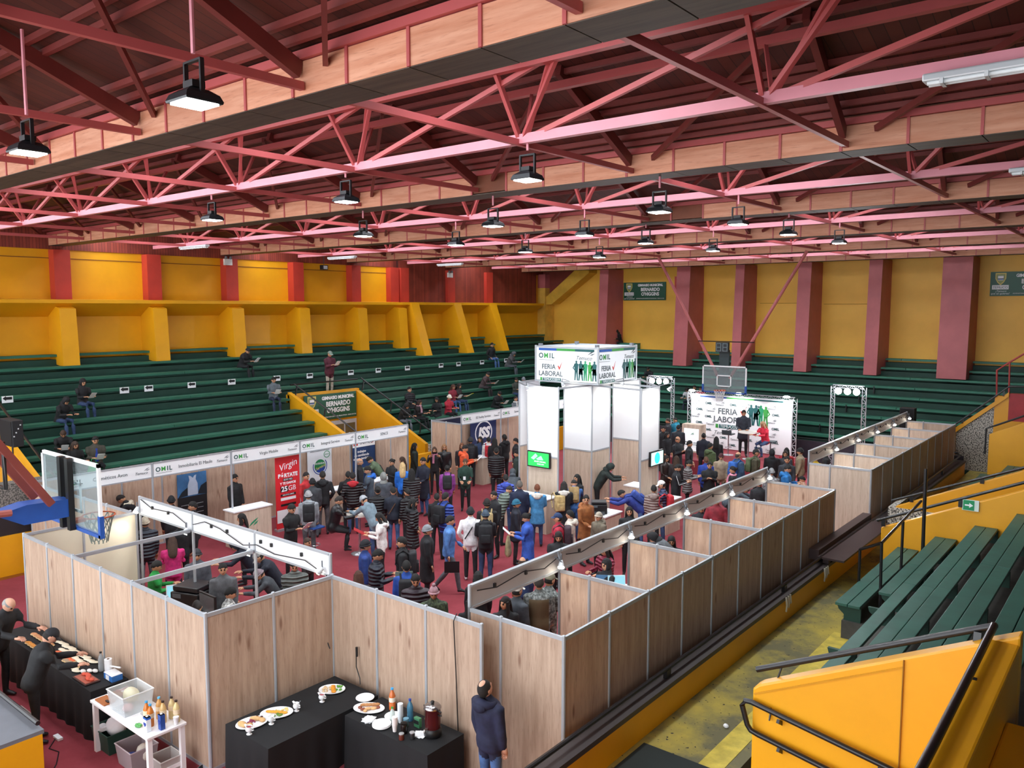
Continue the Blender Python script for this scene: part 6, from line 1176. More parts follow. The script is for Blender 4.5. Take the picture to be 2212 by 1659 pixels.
def child(nm, me, par, M, mat):
    o = bpy.data.objects.new(nm, me); COL.objects.link(o); o.parent = par; o.matrix_basis = M; setmat(o, [mat]); return o
def held(nm, cat, label, M, build):
    """a carried thing, top level"""
    o = root(nm, label, cat, (0, 0, 0), world=False); o.matrix_basis = M; build(o); return o
def short(label):
    w = label.replace('person in ', 'one in ').replace('person with ', 'one with ').split(); return ' '.join(w[:9])
def person(x, y, z, rot, h, pose, bulk, coat, top, bot, hair, skin, shoe, ex, label):
    key = body_key(pose, bulk, coat); me, J = BODY[key]; s = h / 1.70
    o = bpy.data.objects.new('person', me); COL.objects.link(o); Mw = Matrix.Translation((x, y, z)) @ Matrix.Rotation(rot, 4, 'Z') @ Matrix.Diagonal((s, s, s, 1)); o.matrix_basis = Mw
    tag(o, label, 'person'); sk = SKINS[skin]; st, hc = hair; setmat(o, [cloth_mat(top), cloth_mat(bot), sk, paint(shoe, .5, .1, 8), EYE, LIP]); Mh = head_matrix(J); Mt = torso_mat(J)
    dark = cloth_mat('hair:' + hc)
    if st in ('beanie', 'pombeanie', 'cap', 'hoodup'):
        child('hood' if st == 'hoodup' else 'hat', hat_mesh(st), o, Mh, dark); hm = hair_mesh('beanie' if st != 'hoodup' else 'short'); child('hair', hm, o, Mh, cloth_mat('hair:#17120f'))
    elif st != 'none': child('hair', hair_mesh(st), o, Mh, dark)
    hr, hl = Vector(J['armR'][3]), Vector(J['armL'][3]); mid = (hr + hl) / 2; back = {1.0: .12, 1.1: .135, 1.2: .15, 1.3: .165}.get(key[1], .14); nk = Matrix.Translation(Vector(J['neck0']) + Vector((0, 0, .005)))
    for e in ex:
        k, c = e.split(':') if ':' in e else (e, '#ffffff')
        if k in ('pack', 'sidepack'):
            M = Mw @ Mt @ (Matrix.Translation((0, -back + .02, 0)) if k == 'pack' else Matrix.Translation((-.14, -back + .04, -.05)) @ Matrix.Rotation(.35, 4, 'Z')); cn = COLN(c)
            b = root('backpack', f'{cn} backpack worn by the {short(label)}', 'backpack', world=False); b.matrix_basis = M; pm = cloth_mat(c)
            for nm in ('pack_body', 'pack_pocket', 'pack_strap'): child({'pack_body': 'body', 'pack_pocket': 'pocket', 'pack_strap': 'straps'}[nm], acc_mesh(nm), b, Matrix.Identity(4), pm)
        elif k == 'hood': child('hood', acc_mesh('hood'), o, nk @ Matrix.Diagonal((1.05, 1.05, 1, 1)), cloth_mat(c))
        elif k == 'scarf': child('scarf', acc_mesh('scarf'), o, nk, cloth_mat(c))
        elif k == 'badge': child('badge', acc_mesh('badge'), o, Mt @ Matrix.Translation((.03, back + .01, -.12)), WHITE)
        elif k == 'strap': m = MB(); m.tube([Mt @ Vector(p) for p in ((-.13, -back, -.22), (.02, -back - .01, .02), (.12, -.04, .20), (.09, back - .02, .12), (-.06, back + .005, -.1), (-.16, .05, -.25))], .014, 6); child('bag_strap', m.mesh('bag_strap', EYE), o, Matrix.Identity(4), cloth_mat(c))
        elif k == 'openjacket':
            m = MB(); loft(m, [Mt @ Vector((0, back - .055, .15)), Mt @ Vector((0, back - .045, 0)), Mt @ Vector((0, back - .04, -.2))], [(.05, .05), (.06, .06), (.06, .06)], (1, 0, 0), 10); child('shirt_front', m.mesh('shirt_front', EYE, True), o, Matrix.Identity(4), cloth_mat(c))
        elif k == 'sleeve':
            for a in 'RL': sh, el, wr = [Vector(q) for q in J['arm' + a][:3]]; m = MB(); w = Vector((.062 if a == 'R' else -.062, 0, 0)); m.tube([sh + w, el + w * .9, wr + w * .7], .006, 5); child('sleeve_stripe', m.mesh('sleeve_stripe', EYE), o, Matrix.Identity(4), WHITE)
        elif k == 'paper':
            def bl(r, c=c):
                for q in range(2): m = MB(); m.box(-.09, .09, -.125, .125, -.002 + .004 * q, .001 + .004 * q); child('sheet', m.mesh('sheet', EYE), r, Matrix.Rotation(.12 * q, 4, 'Z'), paint(c, .6, .03))
            held('papers', 'papers', f'white sheets held by the {short(label)}', Mw @ Matrix.Translation(mid + Vector((0, .03, .03))) @ Matrix.Rotation(.75, 4, 'X'), bl)
        elif k in ('folder', 'sidefolder', 'bigfolder'):
            def bl(r, c=c): m = MB(); m.box(-.12, .12, -.16, .16, -.006, .006); child('cover', m.mesh('cover', EYE), r, Matrix.Identity(4), paint(c, .4, .04)); m = MB(); m.box(-.115, .118, -.155, .155, -.004, .0045); child('pages', m.mesh('pages', EYE), r, Matrix.Translation((.004, 0, 0)), WHITE)
            M = Matrix.Translation(mid + Vector((0, .05, .03))) @ Matrix.Rotation(.5, 4, 'X') if k == 'folder' else (Matrix.Translation(hr + Vector((.06, .04, -.05))) @ Matrix.Rotation(1.5, 4, 'Y') if k == 'sidefolder' else Matrix.Translation(mid + Vector((0, .06, -.10))) @ Matrix.Rotation(1.3, 4, 'X') @ Matrix.Diagonal((1.3, 1.1, 1, 1)))
            held('folder', 'folder', f'{COLN(c)} folder held by the {short(label)}', Mw @ M, bl)
        elif k == 'phone':
            def bl(r, c=c): m = MB(); m.box(-.037, .037, -.075, .075, -.005, .005); child('case', m.mesh('case', EYE, bevel=.003), r, Matrix.Identity(4), paint(c, .3)); m = MB(); m.box(-.033, .033, -.068, .068, .0051, .006); child('display', m.mesh('display', EYE), r, Matrix.Identity(4), paint('#2a3036', .15))
            held('phone', 'phone', f'phone held by the {short(label)}', Mw @ Matrix.Translation(mid + Vector((0, .04, .03))) @ (Matrix.Rotation(1.45, 4, 'X') @ Matrix.Rotation(1.57, 4, 'Z') if pose == 'photo' else Matrix.Rotation(.7, 4, 'X')), bl)
        elif k == 'bag':
            def bl(r, c=c): m = MB(); loft(m, [(0, 0, -.02), (0, 0, -.2), (0, 0, -.42), (0, 0, -.5)], [(.10, .03), (.16, .07), (.18, .09), (.13, .06)], (1, 0, 0), 10); child('body', m.mesh('body', EYE, True), r, Matrix.Identity(4), cloth_mat(c)); m = MB(); m.tube([(-.07, 0, -.03), (-.05, 0, .10), (.05, 0, .10), (.07, 0, -.03)], .008, 6); child('handle', m.mesh('handle', EYE), r, Matrix.Identity(4), cloth_mat(c))
            held('tote_bag', 'bag', f'{COLN(c)} cloth bag carried by the {short(label)}', Mw @ Matrix.Translation(hr + Vector((.08, 0, -.12))), bl)
    return o
def COLN(c):
    v = [int(c[i:i + 2], 16) for i in (1, 3, 5)]; mx, mn = max(v), min(v)
    if mx < 60: return 'black'
    if mx - mn < 28: return 'grey' if mx < 190 else 'white'
    r_, g, b = v
    if r_ >= g and r_ >= b: return 'red' if g < 80 else ('orange' if g < 120 and b < 90 else ('yellow' if b < 80 and g > 150 else 'tan'))
    return 'green' if g > b else 'blue'
PEOPLE = [
(-18.19, 13.4, 0.012, -1.42, 1.7, 'stand', 1.0, 0, 'red:#b3262c', '#131418', ('short', '#1a1412'), 0, '#16161a', [], 'person in red top with green lanyard behind the red banner'),
(-17.64, 13.21, 0.012, 0.93, 1.62, 'stand', 1.12, 0, '#3a3d42', '#4a4c52', ('beanie', '#121216'), 0, '#16161a', [], 'person in dark grey jacket and black beanie at the round logo banner'),
(-17.68, 13.58, 0.012, 0.92, 1.76, 'pocket', 1.12, 0, '#191a1e', '#4a474a', ('short', '#1c1613'), 0, '#16161a', ['hood:#191a1e'], 'person in black hooded jacket and grey trousers facing the round logo banner'),
(-16.27, 12.05, 0.012, 0.93, 1.68, 'stand', 1.1, 0, '#8b9196', '#4a4c50', ('beanie', '#9a9a9c'), 0, '#16161a', ['hood:#8b9196', 'pack:#15161a'], 'person in grey hoodie with grey beanie and black backpack'),
(-15.43, 10.91, 0.012, -1.4, 1.72, 'hold', 1.12, 0, '#0f1013', '#131418', ('short', '#15110f'), 0, '#16161a', ['paper:#eef0f2'], 'person in black hoodie reading white papers beside the red banner'),
(-15.87, 12.47, -0.13, -0.68, 1.72, 'bar', 1.15, 0, 'leather:#17181b', '#131418', ('short', '#2a231f'), 0, '#16161a', [], 'person in black leather jacket sitting on the blue bar stool'),
(-17.49, 14.31, 0.012, 0.89, 1.66, 'pocket', 1.1, 0, '#101114', '#1b1d22', ('short', '#0f0d0c'), 0, '#16161a', [], 'person with black hair half hidden behind the red collared puffer'),
(-17.07, 14.12, 0.012, 0.88, 1.72, 'pocket', 1.25, 0, 'puffer:#19171a', '#2b3f63', ('short', '#14100f'), 0, '#16161a', ['hood:#b3202c'], 'person in black puffer jacket with red hood down'),
(-17.34, 14.96, 0.012, -3.85, 1.74, 'hold', 1.1, 0, '#4a5663', '#1b1d22', ('short', '#14100f'), 0, '#16161a', ['hood:#1f66c4'], 'person in grey jacket with bright blue shoulders writing at a counter'),
(-16.58, 14.8, 0.012, 0.84, 1.66, 'stand', 1.15, 0, '#454b54', '#1b1d22', ('hoodup', '#7d7f7c'), 0, '#16161a', [], 'person in slate jacket with grey hood up'),
(-15.53, 13.66, 0.012, 0.85, 1.62, 'stand', 1.2, 0, 'puffer:#17181c', '#131418', ('bun', '#0f0d0d'), 0, '#16161a', [], 'person in black quilted jacket before the grey hood wearer'),
(-14.94, 13.04, 0.012, -4.63, 1.66, 'lean', 1.15, 0, '#6d7f8a', '#2b3f63', ('beanie', '#a8adb2'), 0, '#16161a', [], 'person in grey blue jacket leaning on the round bar table'),
(-13.57, 12.04, 0.012, -3.86, 1.58, 'hold', 1.08, 0, '#e9e6e2', '#131418', ('long', '#14100f'), 0, '#16161a', ['folder:#a8222a', 'hood:#e9e6e2'], 'woman in white jacket with long black hair holding a red folder'),
(-15.16, 13.86, 0.012, 0.83, 1.62, 'low', 1.08, 0, '#1d2433', '#3f5d8c', ('short', '#12100f'), 0, '#16161a', ['strap:#5a3d2a'], 'person in navy jacket and blue jeans with brown shoulder strap'),
(-18.19, 16.59, 0.012, -3.1, 1.6, 'cross', 1.02, 0, '#16161a', '#131418', ('bun', '#15110f'), 0, '#16161a', [], 'young woman in black with hair tied back before the wooden panels'),
(-18.1, 16.96, 0.012, -3.89, 1.62, 'stand', 1.05, 0, '#1b1a1d', '#131418', ('long', '#3a2416'), 0, '#16161a', [], 'woman with brown hair and glasses behind the blue shirt'),
(-17.5, 16.38, 0.012, 0.82, 1.6, 'stand', 1.02, 0, '#1f6fd0', '#171b26', ('long', '#c6a878'), 0, '#16161a', [], 'blonde woman in bright blue shirt seen from behind'),
(-19.53, 18.82, 0.012, -0.77, 1.66, 'stand', 1.12, 0.8, '#1a2622', '#131418', ('long', '#0f0d0d'), 0, '#16161a', [], 'woman in dark green coat by the pebble wall'),
(-17.02, 16.81, 0.012, -3.13, 1.76, 'low', 1.14, 0.7, '#151a2b', '#3f5d8c', ('short', '#15110f'), 0, '#16161a', ['bigfolder:#d9662a'], 'person with glasses in navy coat carrying an orange folder'),
(-16.53, 15.82, 0.012, 0.81, 1.62, 'stand', 1.2, 0.4, 'puffer:#24262a', '#131418', ('long', '#12100f'), 0, '#16161a', [], 'woman in charcoal puffer in front of the navy coat'),
(-14.86, 14.08, 0.012, -4.68, 1.6, 'stand', 1.2, 0, 'puffer:#15161a', '#131418', ('short', '#12100f'), 0, '#16161a', [], 'person in black puffer below the charcoal puffer woman'),
(-13.78, 13.2, 0.012, -0.77, 1.66, 'pocket', 1.25, 0.9, 'puffer:#14161b', '#131418', ('long', '#0f0e0e'), 0, '#16161a', ['hood:#14161b'], 'woman in long black hooded puffer facing the tower'),
(-18.7, 18.96, 0.012, -2.36, 1.6, 'photo', 1.05, 0, '#141417', '#131418', ('long', '#4a3222'), 0, '#16161a', ['scarf:#b8738a', 'phone:#0d0e10'], 'woman with pink scarf taking a photo with a phone'),
(-18.68, 19.41, 0.012, -2.38, 1.64, 'stand', 1.06, 0, 'leather:#17171a', '#131418', ('long', '#8a6240'), 0, '#16161a', [], 'woman with light brown hair in black jacket beside the photographer'),
(-16.23, 16.98, 0.012, 0.76, 1.58, 'stand', 1.1, 0, '#8a3f8f', '#131418', ('bun', '#12100f'), 0, '#16161a', ['pack:#17181c'], 'woman in purple jacket with a black backpack'),
(-16.42, 17.98, 0.012, -2.4, 1.62, 'low', 1.05, 0, '#1c3a30', '#131418', ('bun', '#4a3525'), 0, '#16161a', ['badge'], 'woman in dark green jacket with patterned sleeve and white badge'),
(-18.54, 20.13, 0.012, -2.4, 1.6, 'stand', 1.0, 0, '#2a1f22', '#131418', ('long', '#6b4128'), 0, '#16161a', [], 'woman with reddish hair behind the orange jacket'),
(-17.73, 19.34, 0.012, -0.83, 1.72, 'hold', 1.15, 0, '#d4532a', '#131418', ('short', '#12100f'), 0, '#16161a', ['paper:#f0f0ee', 'hood:#d4532a'], 'person in orange hooded jacket reading a paper'),
(-18.59, 20.63, 0.012, 0.73, 1.72, 'stand', 1.12, 0, '#15161a', '#131418', ('beanie', '#26272b'), 0, '#16161a', ['pack:#1d1f24'], 'person in black with black backpack before the navy banner'),
(-18.85, 21.44, 0.012, -2.42, 1.62, 'talk', 1.02, 0, '#2a3c5c', '#131418', ('long', '#15110f'), 0, '#16161a', [], 'woman in blue with lanyard standing under the navy banner'),
(-18.46, 21.45, 0.012, 0.71, 1.64, 'stand', 1.05, 0, '#d8d5d2', '#131418', ('short', '#12100f'), 0, '#e4e4e4', ['pack:#b3202c'], 'person in white top with red backpack'),
(-18.1, 21.35, 0.012, 0.7, 1.66, 'stand', 1.05, 0, '#17171b', '#131418', ('long', '#12100f'), 0, '#16161a', [], 'woman in black right of the red backpack'),
(-16.52, 19.57, 0.012, 0.7, 1.72, 'stand', 1.28, 0, 'puffer:#14151a', '#131418', ('short', '#12100f'), 0, '#16161a', [], 'person in black puffer nearest the tower on the navy banner side'),
(-18.08, 21.89, 0.012, -4.81, 1.72, 'stand', 1.15, 0, '#101013', '#131418', ('short', '#0d0b0a'), 2, '#16161a', ['hood:#101013'], 'person in black hoodie before pale panels'),
(-14.02, 14.28, 0.012, 0.78, 1.55, 'stand', 1.05, 0, '#16171b', '#1b1d22', ('short', '#12100f'), 0, '#16161a', [], 'young person in black beside the blue puffer'),
(-13.48, 14.02, 0.012, -0.02, 1.7, 'stand', 1.25, 0, 'puffer:#1d3f94', '#1b1d22', ('short', '#15110f'), 0, '#16161a', ['pack:#15161b'], 'person in royal blue puffer with black backpack'),
(-11.84, 12.41, 0.012, -0.81, 1.72, 'walk', 1.14, 0, '#4f7bb8', '#56565c', ('short', '#15110f'), 0, '#101012', ['sidefolder:#121216'], 'person in light blue hoodie walking with a black folder'),
(-11.81, 11.71, 0.012, -0.78, 1.66, 'stand', 1.15, 0.8, '#121318', '#1b1d22', ('beanie', '#7b7f85'), 0, '#16161a', [], 'person in long black coat and grey beanie beside the blue hoodie walker'),
(-12.05, 13.36, 0.012, 0.73, 1.68, 'pocket', 1.14, 0, '#e8e8ea', '#1d1e22', ('beanie', '#17181c'), 0, '#d8d8da', ['strap:#17181c'], 'person in white jacket with black beanie and shoulder bag'),
(-11.65, 13.42, 0.012, 0.72, 1.66, 'low', 1.14, 0, '#14161c', '#2b3f63', ('beanie', '#3a4a5a'), 0, '#16161a', ['hood:#14161c', 'pack:#1a1c20'], 'person in black hoodie and jeans with a striped beanie'),
(-12.28, 14.2, 0.012, 0.71, 1.68, 'stand', 1.12, 0, '#151619', '#1b1d22', ('beanie', '#1a1512'), 0, '#16161a', ['pack:#a89468'], 'person in black with beige backpack beside the tower queue'),
(-12.71, 14.98, 0.012, -3.22, 1.68, 'stand', 1.05, 0, '#17181d', '#131418', ('short', '#12100f'), 0, '#16161a', [], 'person looking left in front of the violet blue jacket'),
(-11.98, 10.17, 0.012, -0.71, 1.66, 'stand', 1.14, 0, '#1f3a7a', '#1b1d22', ('beanie', '#14151c'), 0, '#16161a', [], 'person in blue jacket with navy beanie behind the near panels'),
(-11.22, 9.78, 0.012, -0.72, 1.72, 'hold', 1.25, 0, 'puffer:#18202e', '#1b1d22', ('short', '#12100f'), 0, '#16161a', ['phone:#101114', 'sidefolder:#6a7a70'], 'person in navy puffer looking down at a phone'),
(-11.42, 10.67, 0.012, -3.89, 1.72, 'stand', 1.1, 0, '#1a1c20', '#1b1d22', ('short', '#12100f'), 0, '#16161a', ['pack:#232327'], 'person in black sweater with a black backpack facing left'),
(-10.38, 9.78, 0.012, 0.82, 1.66, 'stand', 1.14, 0, '#1f4aa0', '#1b1d22', ('short', '#12100f'), 0, '#16161a', ['pack:#15161a'], 'person in blue jacket with black backpack by the near panels'),
(-9.75, 9.4, 0.012, -2.34, 1.68, 'hold', 1.2, 0, 'puffer:#2a1c26', '#1b1d22', ('short', '#12100f'), 0, '#16161a', [], 'person in dark plum puffer looking down behind the near panels'),
(-9.24, 9.32, 0.012, -2.36, 1.58, 'low', 1.15, 0, 'camo:#3f4a34', '#1b1d22', ('pombeanie', '#a8828a'), 0, '#16161a', [], 'person in pink bobble hat and camouflage jacket behind the near panels'),
(-9.1, 10.28, 0.012, 0.72, 1.6, 'stand', 1.12, 0, '#15151a', '#131418', ('long', '#0f0d0d'), 0, '#16161a', ['hood:#8a7458'], 'woman with long black hair and fur trimmed hood by the grey header'),
(-8.61, 9.53, 0.012, 0.74, 1.45, 'stand', 1.0, 0, '#121216', '#131418', ('long', '#0f0d0d'), 0, '#16161a', [], 'dark haired person low behind the header post'),
(-13.6, 10.01, 0.012, -1.42, 1.45, 'stand', 1.0, 0, '#2a2326', '#131418', ('short', '#3a2a20'), 0, '#16161a', [], 'person with brown hair below the papers of the black hoodie'),
(-12.11, 8.63, 0.012, -2.19, 1.64, 'hold', 1.15, 0, 'stripe:#4a4f4c', '#1b1d22', ('short', '#12100f'), 0, '#16161a', [], 'person in striped grey puffer at the near booth header'),
(-12.31, 8.67, 0.012, -2.18, 1.3, 'stand', 1.0, 0, '#1d1d20', '#131418', ('short', '#14100f'), 0, '#16161a', [], 'short dark haired person right behind the corner panels'),
(-10.87, 9.08, 0.012, 0.87, 1.55, 'stand', 1.0, 0, '#2a2024', '#131418', ('long', '#4a2a1c'), 0, '#16161a', [], 'person with curly brown hair low behind the near panels'),
(-17.25, 21.51, 0.012, -4.04, 1.72, 'stand', 1.08, 0, '#15151a', '#131418', ('short', '#12100f'), 0, '#16161a', ['strap:#c22a34'], 'person in black with red strap beside the tower facing the navy banner'),
(-15.8, 19.77, 0.012, -4.04, 1.7, 'stand', 1.1, 0, '#23332e', '#1b1d22', ('short', '#12100f'), 0, '#16161a', [], 'bearded person in dark green jacket left of the tower'),
(-14.41, 17.8, 0.012, 0.68, 1.62, 'lean', 1.12, 0, '#3a4048', '#1b1d22', ('hoodup', '#3a4048'), 0, '#16161a', [], 'person in slate hooded jacket bending at the tower edge'),
(-13.93, 16.9, 0.012, 0.69, 1.62, 'stand', 1.2, 0, 'puffer:#3a4fae', '#2b3f63', ('short', '#12100f'), 0, '#16161a', ['hood:#3a4fae'], 'person in violet blue puffer at the tower queue'),
(-13.28, 15.84, 0.012, -0.1, 1.64, 'lean', 1.22, 0, 'stripe:#4e5a52', '#1b1d22', ('short', '#1d1a18'), 0, '#16161a', [], 'person in olive green quilted jacket leaning over the counter'),
(-12.78, 16.07, 0.012, 0.67, 1.74, 'stand', 1.14, 0, '#18233f', '#1b1d22', ('short', '#5a5550'), 0, '#16161a', [], 'grey haired person in navy jacket at the tower counter'),
(-12.44, 16.38, 0.012, 0.65, 1.64, 'low', 1.2, 0.5, '#3e7fae', '#2b3f63', ('short', '#6a3a22'), 0, '#16161a', ['hood:#d9d2c8'], 'woman in sky blue coat with pale fur hood at the tower'),
(-12.08, 17.07, 0.012, 0.62, 1.64, 'low', 1.22, 0.6, '#14151b', '#1b1d22', ('long', '#1a1210'), 0, '#16161a', ['hood:#cfcac2', 'sidepack:#b39a68'], 'woman in black coat with patterned hood and beige backpack'),
(-12.0, 17.41, 0.012, 0.6, 1.7, 'lean', 1.14, 0, '#2c5690', '#2b3f63', ('short', '#15110f'), 0, '#16161a', ['pack:#8a7048'], 'person in blue jacket with a tan backpack leaning at the tower'),
(-12.42, 18.2, 0.012, -3.33, 1.62, 'stand', 1.0, 0, '#141418', '#131418', ('long', '#0f0d0d'), 0, '#16161a', [], 'woman with long black hair behind the tower counter'),
(-11.95, 14.87, 0.012, -0.9, 1.6, 'stand', 1.12, 0.5, '#1a1d2a', '#1b1d22', ('beanie', '#1f5f7a'), 0, '#16161a', [], 'person in dark coat with a teal knitted hat'),
(-10.92, 14.04, 0.012, -4.05, 1.6, 'hold', 1.25, 0.6, '#2f56b0', '#1d2333', ('bun', '#12100f'), 0, '#16161a', ['paper:#dfe8ee', 'bag:#a8a078'], 'woman in cobalt blue coat holding papers and a canvas bag'),
(-10.19, 14.21, 0.012, -4.09, 1.68, 'stand', 1.2, 0, 'red:#a8243a', '#1b1d22', ('cap', '#20355c'), 0, '#16161a', ['pack:#3a2a33'], 'person in red quilted vest with navy cap and dark backpack'),
(-10.28, 14.79, 0.012, -4.1, 1.62, 'talk', 1.14, 0, '#cfc6b8', '#1b1d22', ('short', '#12100f'), 0, '#16161a', ['hood:#cfc6b8'], 'woman with short dark hair in a cream jacket'),
(-10.63, 15.92, 0.012, -1.77, 1.72, 'lookr', 1.18, 0.3, '#8a5226', '#1b1d22', ('short', '#15110f'), 0, '#16161a', ['hood:#8a5226'], 'young person in a brown coat looking up at the camera'),
(-9.92, 15.44, 0.012, -3.35, 1.5, 'stand', 1.15, 0, '#6b6354', '#131418', ('beanie', '#a89f90'), 0, '#16161a', ['hood:#6b6354'], 'child in beige jacket with patterned hat beside the brown coat'),
(-12.93, 19.98, 0.012, -1.02, 1.72, 'lean', 1.2, 0, '#1d2a28', '#131418', ('hoodup', '#1d2a28'), 0, '#16161a', [], 'person in dark green hooded coat leaning behind the tower column'),
(-10.52, 18.41, 0.012, -4.16, 1.66, 'bend', 1.15, 0, '#24347e', '#3f5d8c', ('short', '#12100f'), 0, '#16161a', ['pack:#27408a'], 'person in navy blue jacket bending with a blue backpack'),
(-9.38, 15.87, 0.012, -2.61, 1.64, 'stand', 1.08, 0, '#17181c', '#131418', ('long', '#12100f'), 0, '#16161a', [], 'woman with long black hair right of the printer counter'),
(-10.09, 18.29, 0.012, 0.5, 1.62, 'stand', 1.2, 0, 'puffer:#8a7a74', '#131418', ('short', '#12100f'), 0, '#16161a', ['hood:#8a7a74'], 'woman in taupe hooded jacket beside the white cap'),
(-9.94, 18.54, 0.012, -4.22, 1.72, 'hold', 1.12, 0, 'stripe:#24304f', '#2b3f63', ('cap', '#e6e4e0'), 0, '#16161a', ['sidepack:#b3202c'], 'person in navy striped sweater with a white cap'),
(-9.5, 13.24, 0.012, -2.52, 1.62, 'hold', 1.06, 0, '#1a1a1e', '#131418', ('long', '#1d1411'), 0, '#16161a', [], 'woman with long dark hair holding a hand to her mouth'),
(-9.24, 11.71, 0.012, 0.67, 1.48, 'stand', 1.0, 0, '#28406a', '#131418', ('balding', '#3a2a20'), 0, '#16161a', [], 'balding person low in front of the grey header'),
(-7.84, 10.38, 0.012, 0.65, 1.76, 'stand', 1.2, 0, 'vestcamo:#6f7472', 'camo:#6f7472', ('short', '#2a221c'), 0, '#16161a', [], 'person in camouflage uniform with a tan vest'),
(-7.87, 10.68, 0.012, -0.15, 1.72, 'low', 1.14, 0, 'camo:#7a807e', 'camo:#7a807e', ('cap', '#7d7a66'), 0, '#16161a', [], 'second person in camouflage uniform beside the tan vest'),
(-8.0, 9.69, 0.012, -2.45, 1.58, 'lookr', 1.05, 0, '#17171b', '#131418', ('long', '#1a1210'), 0, '#16161a', [], 'woman with long dark hair beside the camouflage uniforms'),
(-8.82, 14.05, 0.012, -3.36, 1.66, 'sit', 1.2, 0, 'puffer:#7a1f38', '#131418', ('long', '#15110f'), 0, '#16161a', [], 'woman in crimson puffer with glasses at the blue laptop lid'),
(-8.29, 13.18, 0.012, -3.36, 1.66, 'situp', 1.05, 0, '#15161b', '#131418', ('hoodup', '#121217'), 0, '#16161a', [], 'dark haired woman in black beside the cyan laptop'),
(-7.94, 15.4, 0.012, -4.2, 1.6, 'bend', 1.14, 0, '#5a5f64', '#131418', ('hoodup', '#17181c'), 0, '#16161a', [], 'person bending with a black hood behind the grey header'),
(-8.13, 15.56, 0.012, -2.66, 1.66, 'sit', 1.05, 0, '#1d1c20', '#131418', ('long', '#14100f'), 0, '#16161a', [], 'woman with glasses seated low beyond the third divider'),
(-8.9, 18.6, 0.012, -2.7, 1.66, 'sit', 1.1, 0, '#1a1c24', '#131418', ('short', '#12100f'), 0, '#16161a', [], 'person in black seated facing out beyond the fourth divider'),
(-8.11, 18.22, 0.012, -4.29, 1.66, 'sit', 1.05, 0, '#3a2226', '#131418', ('short', '#12100f'), 0, '#16161a', [], 'person seen side on seated beyond the fourth divider'),
(-8.22, 18.02, 0.012, 0.43, 1.66, 'pocket', 1.18, 0, 'red:#7a1a28', '#131418', ('short', '#12100f'), 0, '#16161a', [], 'person in maroon jacket behind the grey header of the fourth booth'),
(-9.16, 20.73, 0.012, -1.18, 1.6, 'bend', 1.1, 0, '#4a5660', '#131418', ('short', '#55524e'), 0, '#16161a', [], 'person with grey hair bending in the last booth of the long row'),
(-8.24, 20.71, 0.012, 0.38, 1.62, 'stand', 1.1, 0, '#1a1b20', '#131418', ('short', '#12100f'), 0, '#16161a', [], 'person in black behind the end of the grey header'),
(-14.67, 27.25, 0.012, -2.65, 1.72, 'stand', 1.1, 0, '#101115', '#131418', ('short', '#12100f'), 0, '#16161a', ['hood:#101115'], 'person with glasses in black hoodie by the tower edge'),
(-15.66, 29.51, 0.012, -4.22, 1.7, 'stand', 1.1, 0, '#22242a', '#131418', ('short', '#2a2420'), 0, '#16161a', [], 'person in charcoal jacket at the back of the crowd'),
(-15.54, 29.91, 0.012, -3.45, 1.7, 'stand', 1.08, 0, '#1f7f9a', '#131418', ('short', '#12100f'), 0, '#16161a', ['hood:#1f7f9a'], 'young person with a turquoise hood at the back of the crowd'),
(-14.39, 27.93, 0.012, 0.48, 1.72, 'stand', 1.16, 0, '#2a2f36', '#131418', ('short', '#12100f'), 0, '#16161a', [], 'person in dark grey jacket facing the lectern'),
(-14.23, 26.72, 0.012, -1.87, 1.6, 'stand', 1.06, 0, '#14151a', '#131418', ('long', '#12100f'), 0, '#16161a', [], 'woman in black below the glasses wearer'),
(-13.03, 25.25, 0.012, -1.88, 1.74, 'cross', 1.16, 0.6, '#17191f', '#131418', ('balding', '#2a231f'), 0, '#16161a', [], 'bald person in dark coat with a white collar'),
(-12.38, 24.83, 0.012, -1.11, 1.72, 'pocket', 1.12, 0, '#191b20', '#131418', ('short', '#12100f'), 0, '#16161a', [], 'person in black jacket looking toward the stage'),
(-12.81, 26.84, 0.012, 0.45, 1.68, 'stand', 1.14, 0, '#151a2a', '#131418', ('bun', '#0f0d0d'), 0, '#16161a', [], 'person in navy with black hair tied up facing the stage'),
(-11.65, 24.9, 0.012, -0.35, 1.7, 'stand', 1.14, 0, '#4a5a38', '#1b1d22', ('short', '#12100f'), 0, '#16161a', ['hood:#4a5a38'], 'person in olive green jacket near the stage'),
(-12.22, 26.63, 0.012, 0.43, 1.64, 'stand', 1.1, 0, '#15151a', '#131418', ('long', '#0d0b0b'), 0, '#16161a', [], 'woman with straight black hair facing the stage'),
(-11.94, 22.34, 0.012, -1.87, 1.62, 'low', 1.06, 0, 'leather:#2a211f', '#131418', ('long', '#1a1210'), 0, '#16161a', [], 'woman with long hair in dark brown jacket beside the blue disc television'),
(-11.6, 22.43, 0.012, 0.48, 1.62, 'stand', 1.06, 0, '#2a2426', '#131418', ('long', '#3a2619'), 0, '#16161a', [], 'woman with long brown hair seen from behind'),
(-10.91, 21.08, 0.012, -1.1, 1.66, 'hold', 1.1, 0, '#15181f', '#131418', ('short', '#12100f'), 0, '#16161a', ['sleeve'], 'young person in black tracksuit with white stripes'),
(-11.07, 22.13, 0.012, -1.11, 1.6, 'hold', 1.2, 0.5, 'puffer:#6d6a6a', '#131418', ('short', '#12100f'), 0, '#16161a', ['phone:#c9706a'], 'woman in grey padded coat looking at a phone'),
(-10.81, 22.86, 0.012, 0.44, 1.62, 'stand', 1.15, 0, '#22409a', '#131418', ('short', '#5a3a28'), 0, '#16161a', [], 'person in royal blue jacket with brown hair before the stage'),
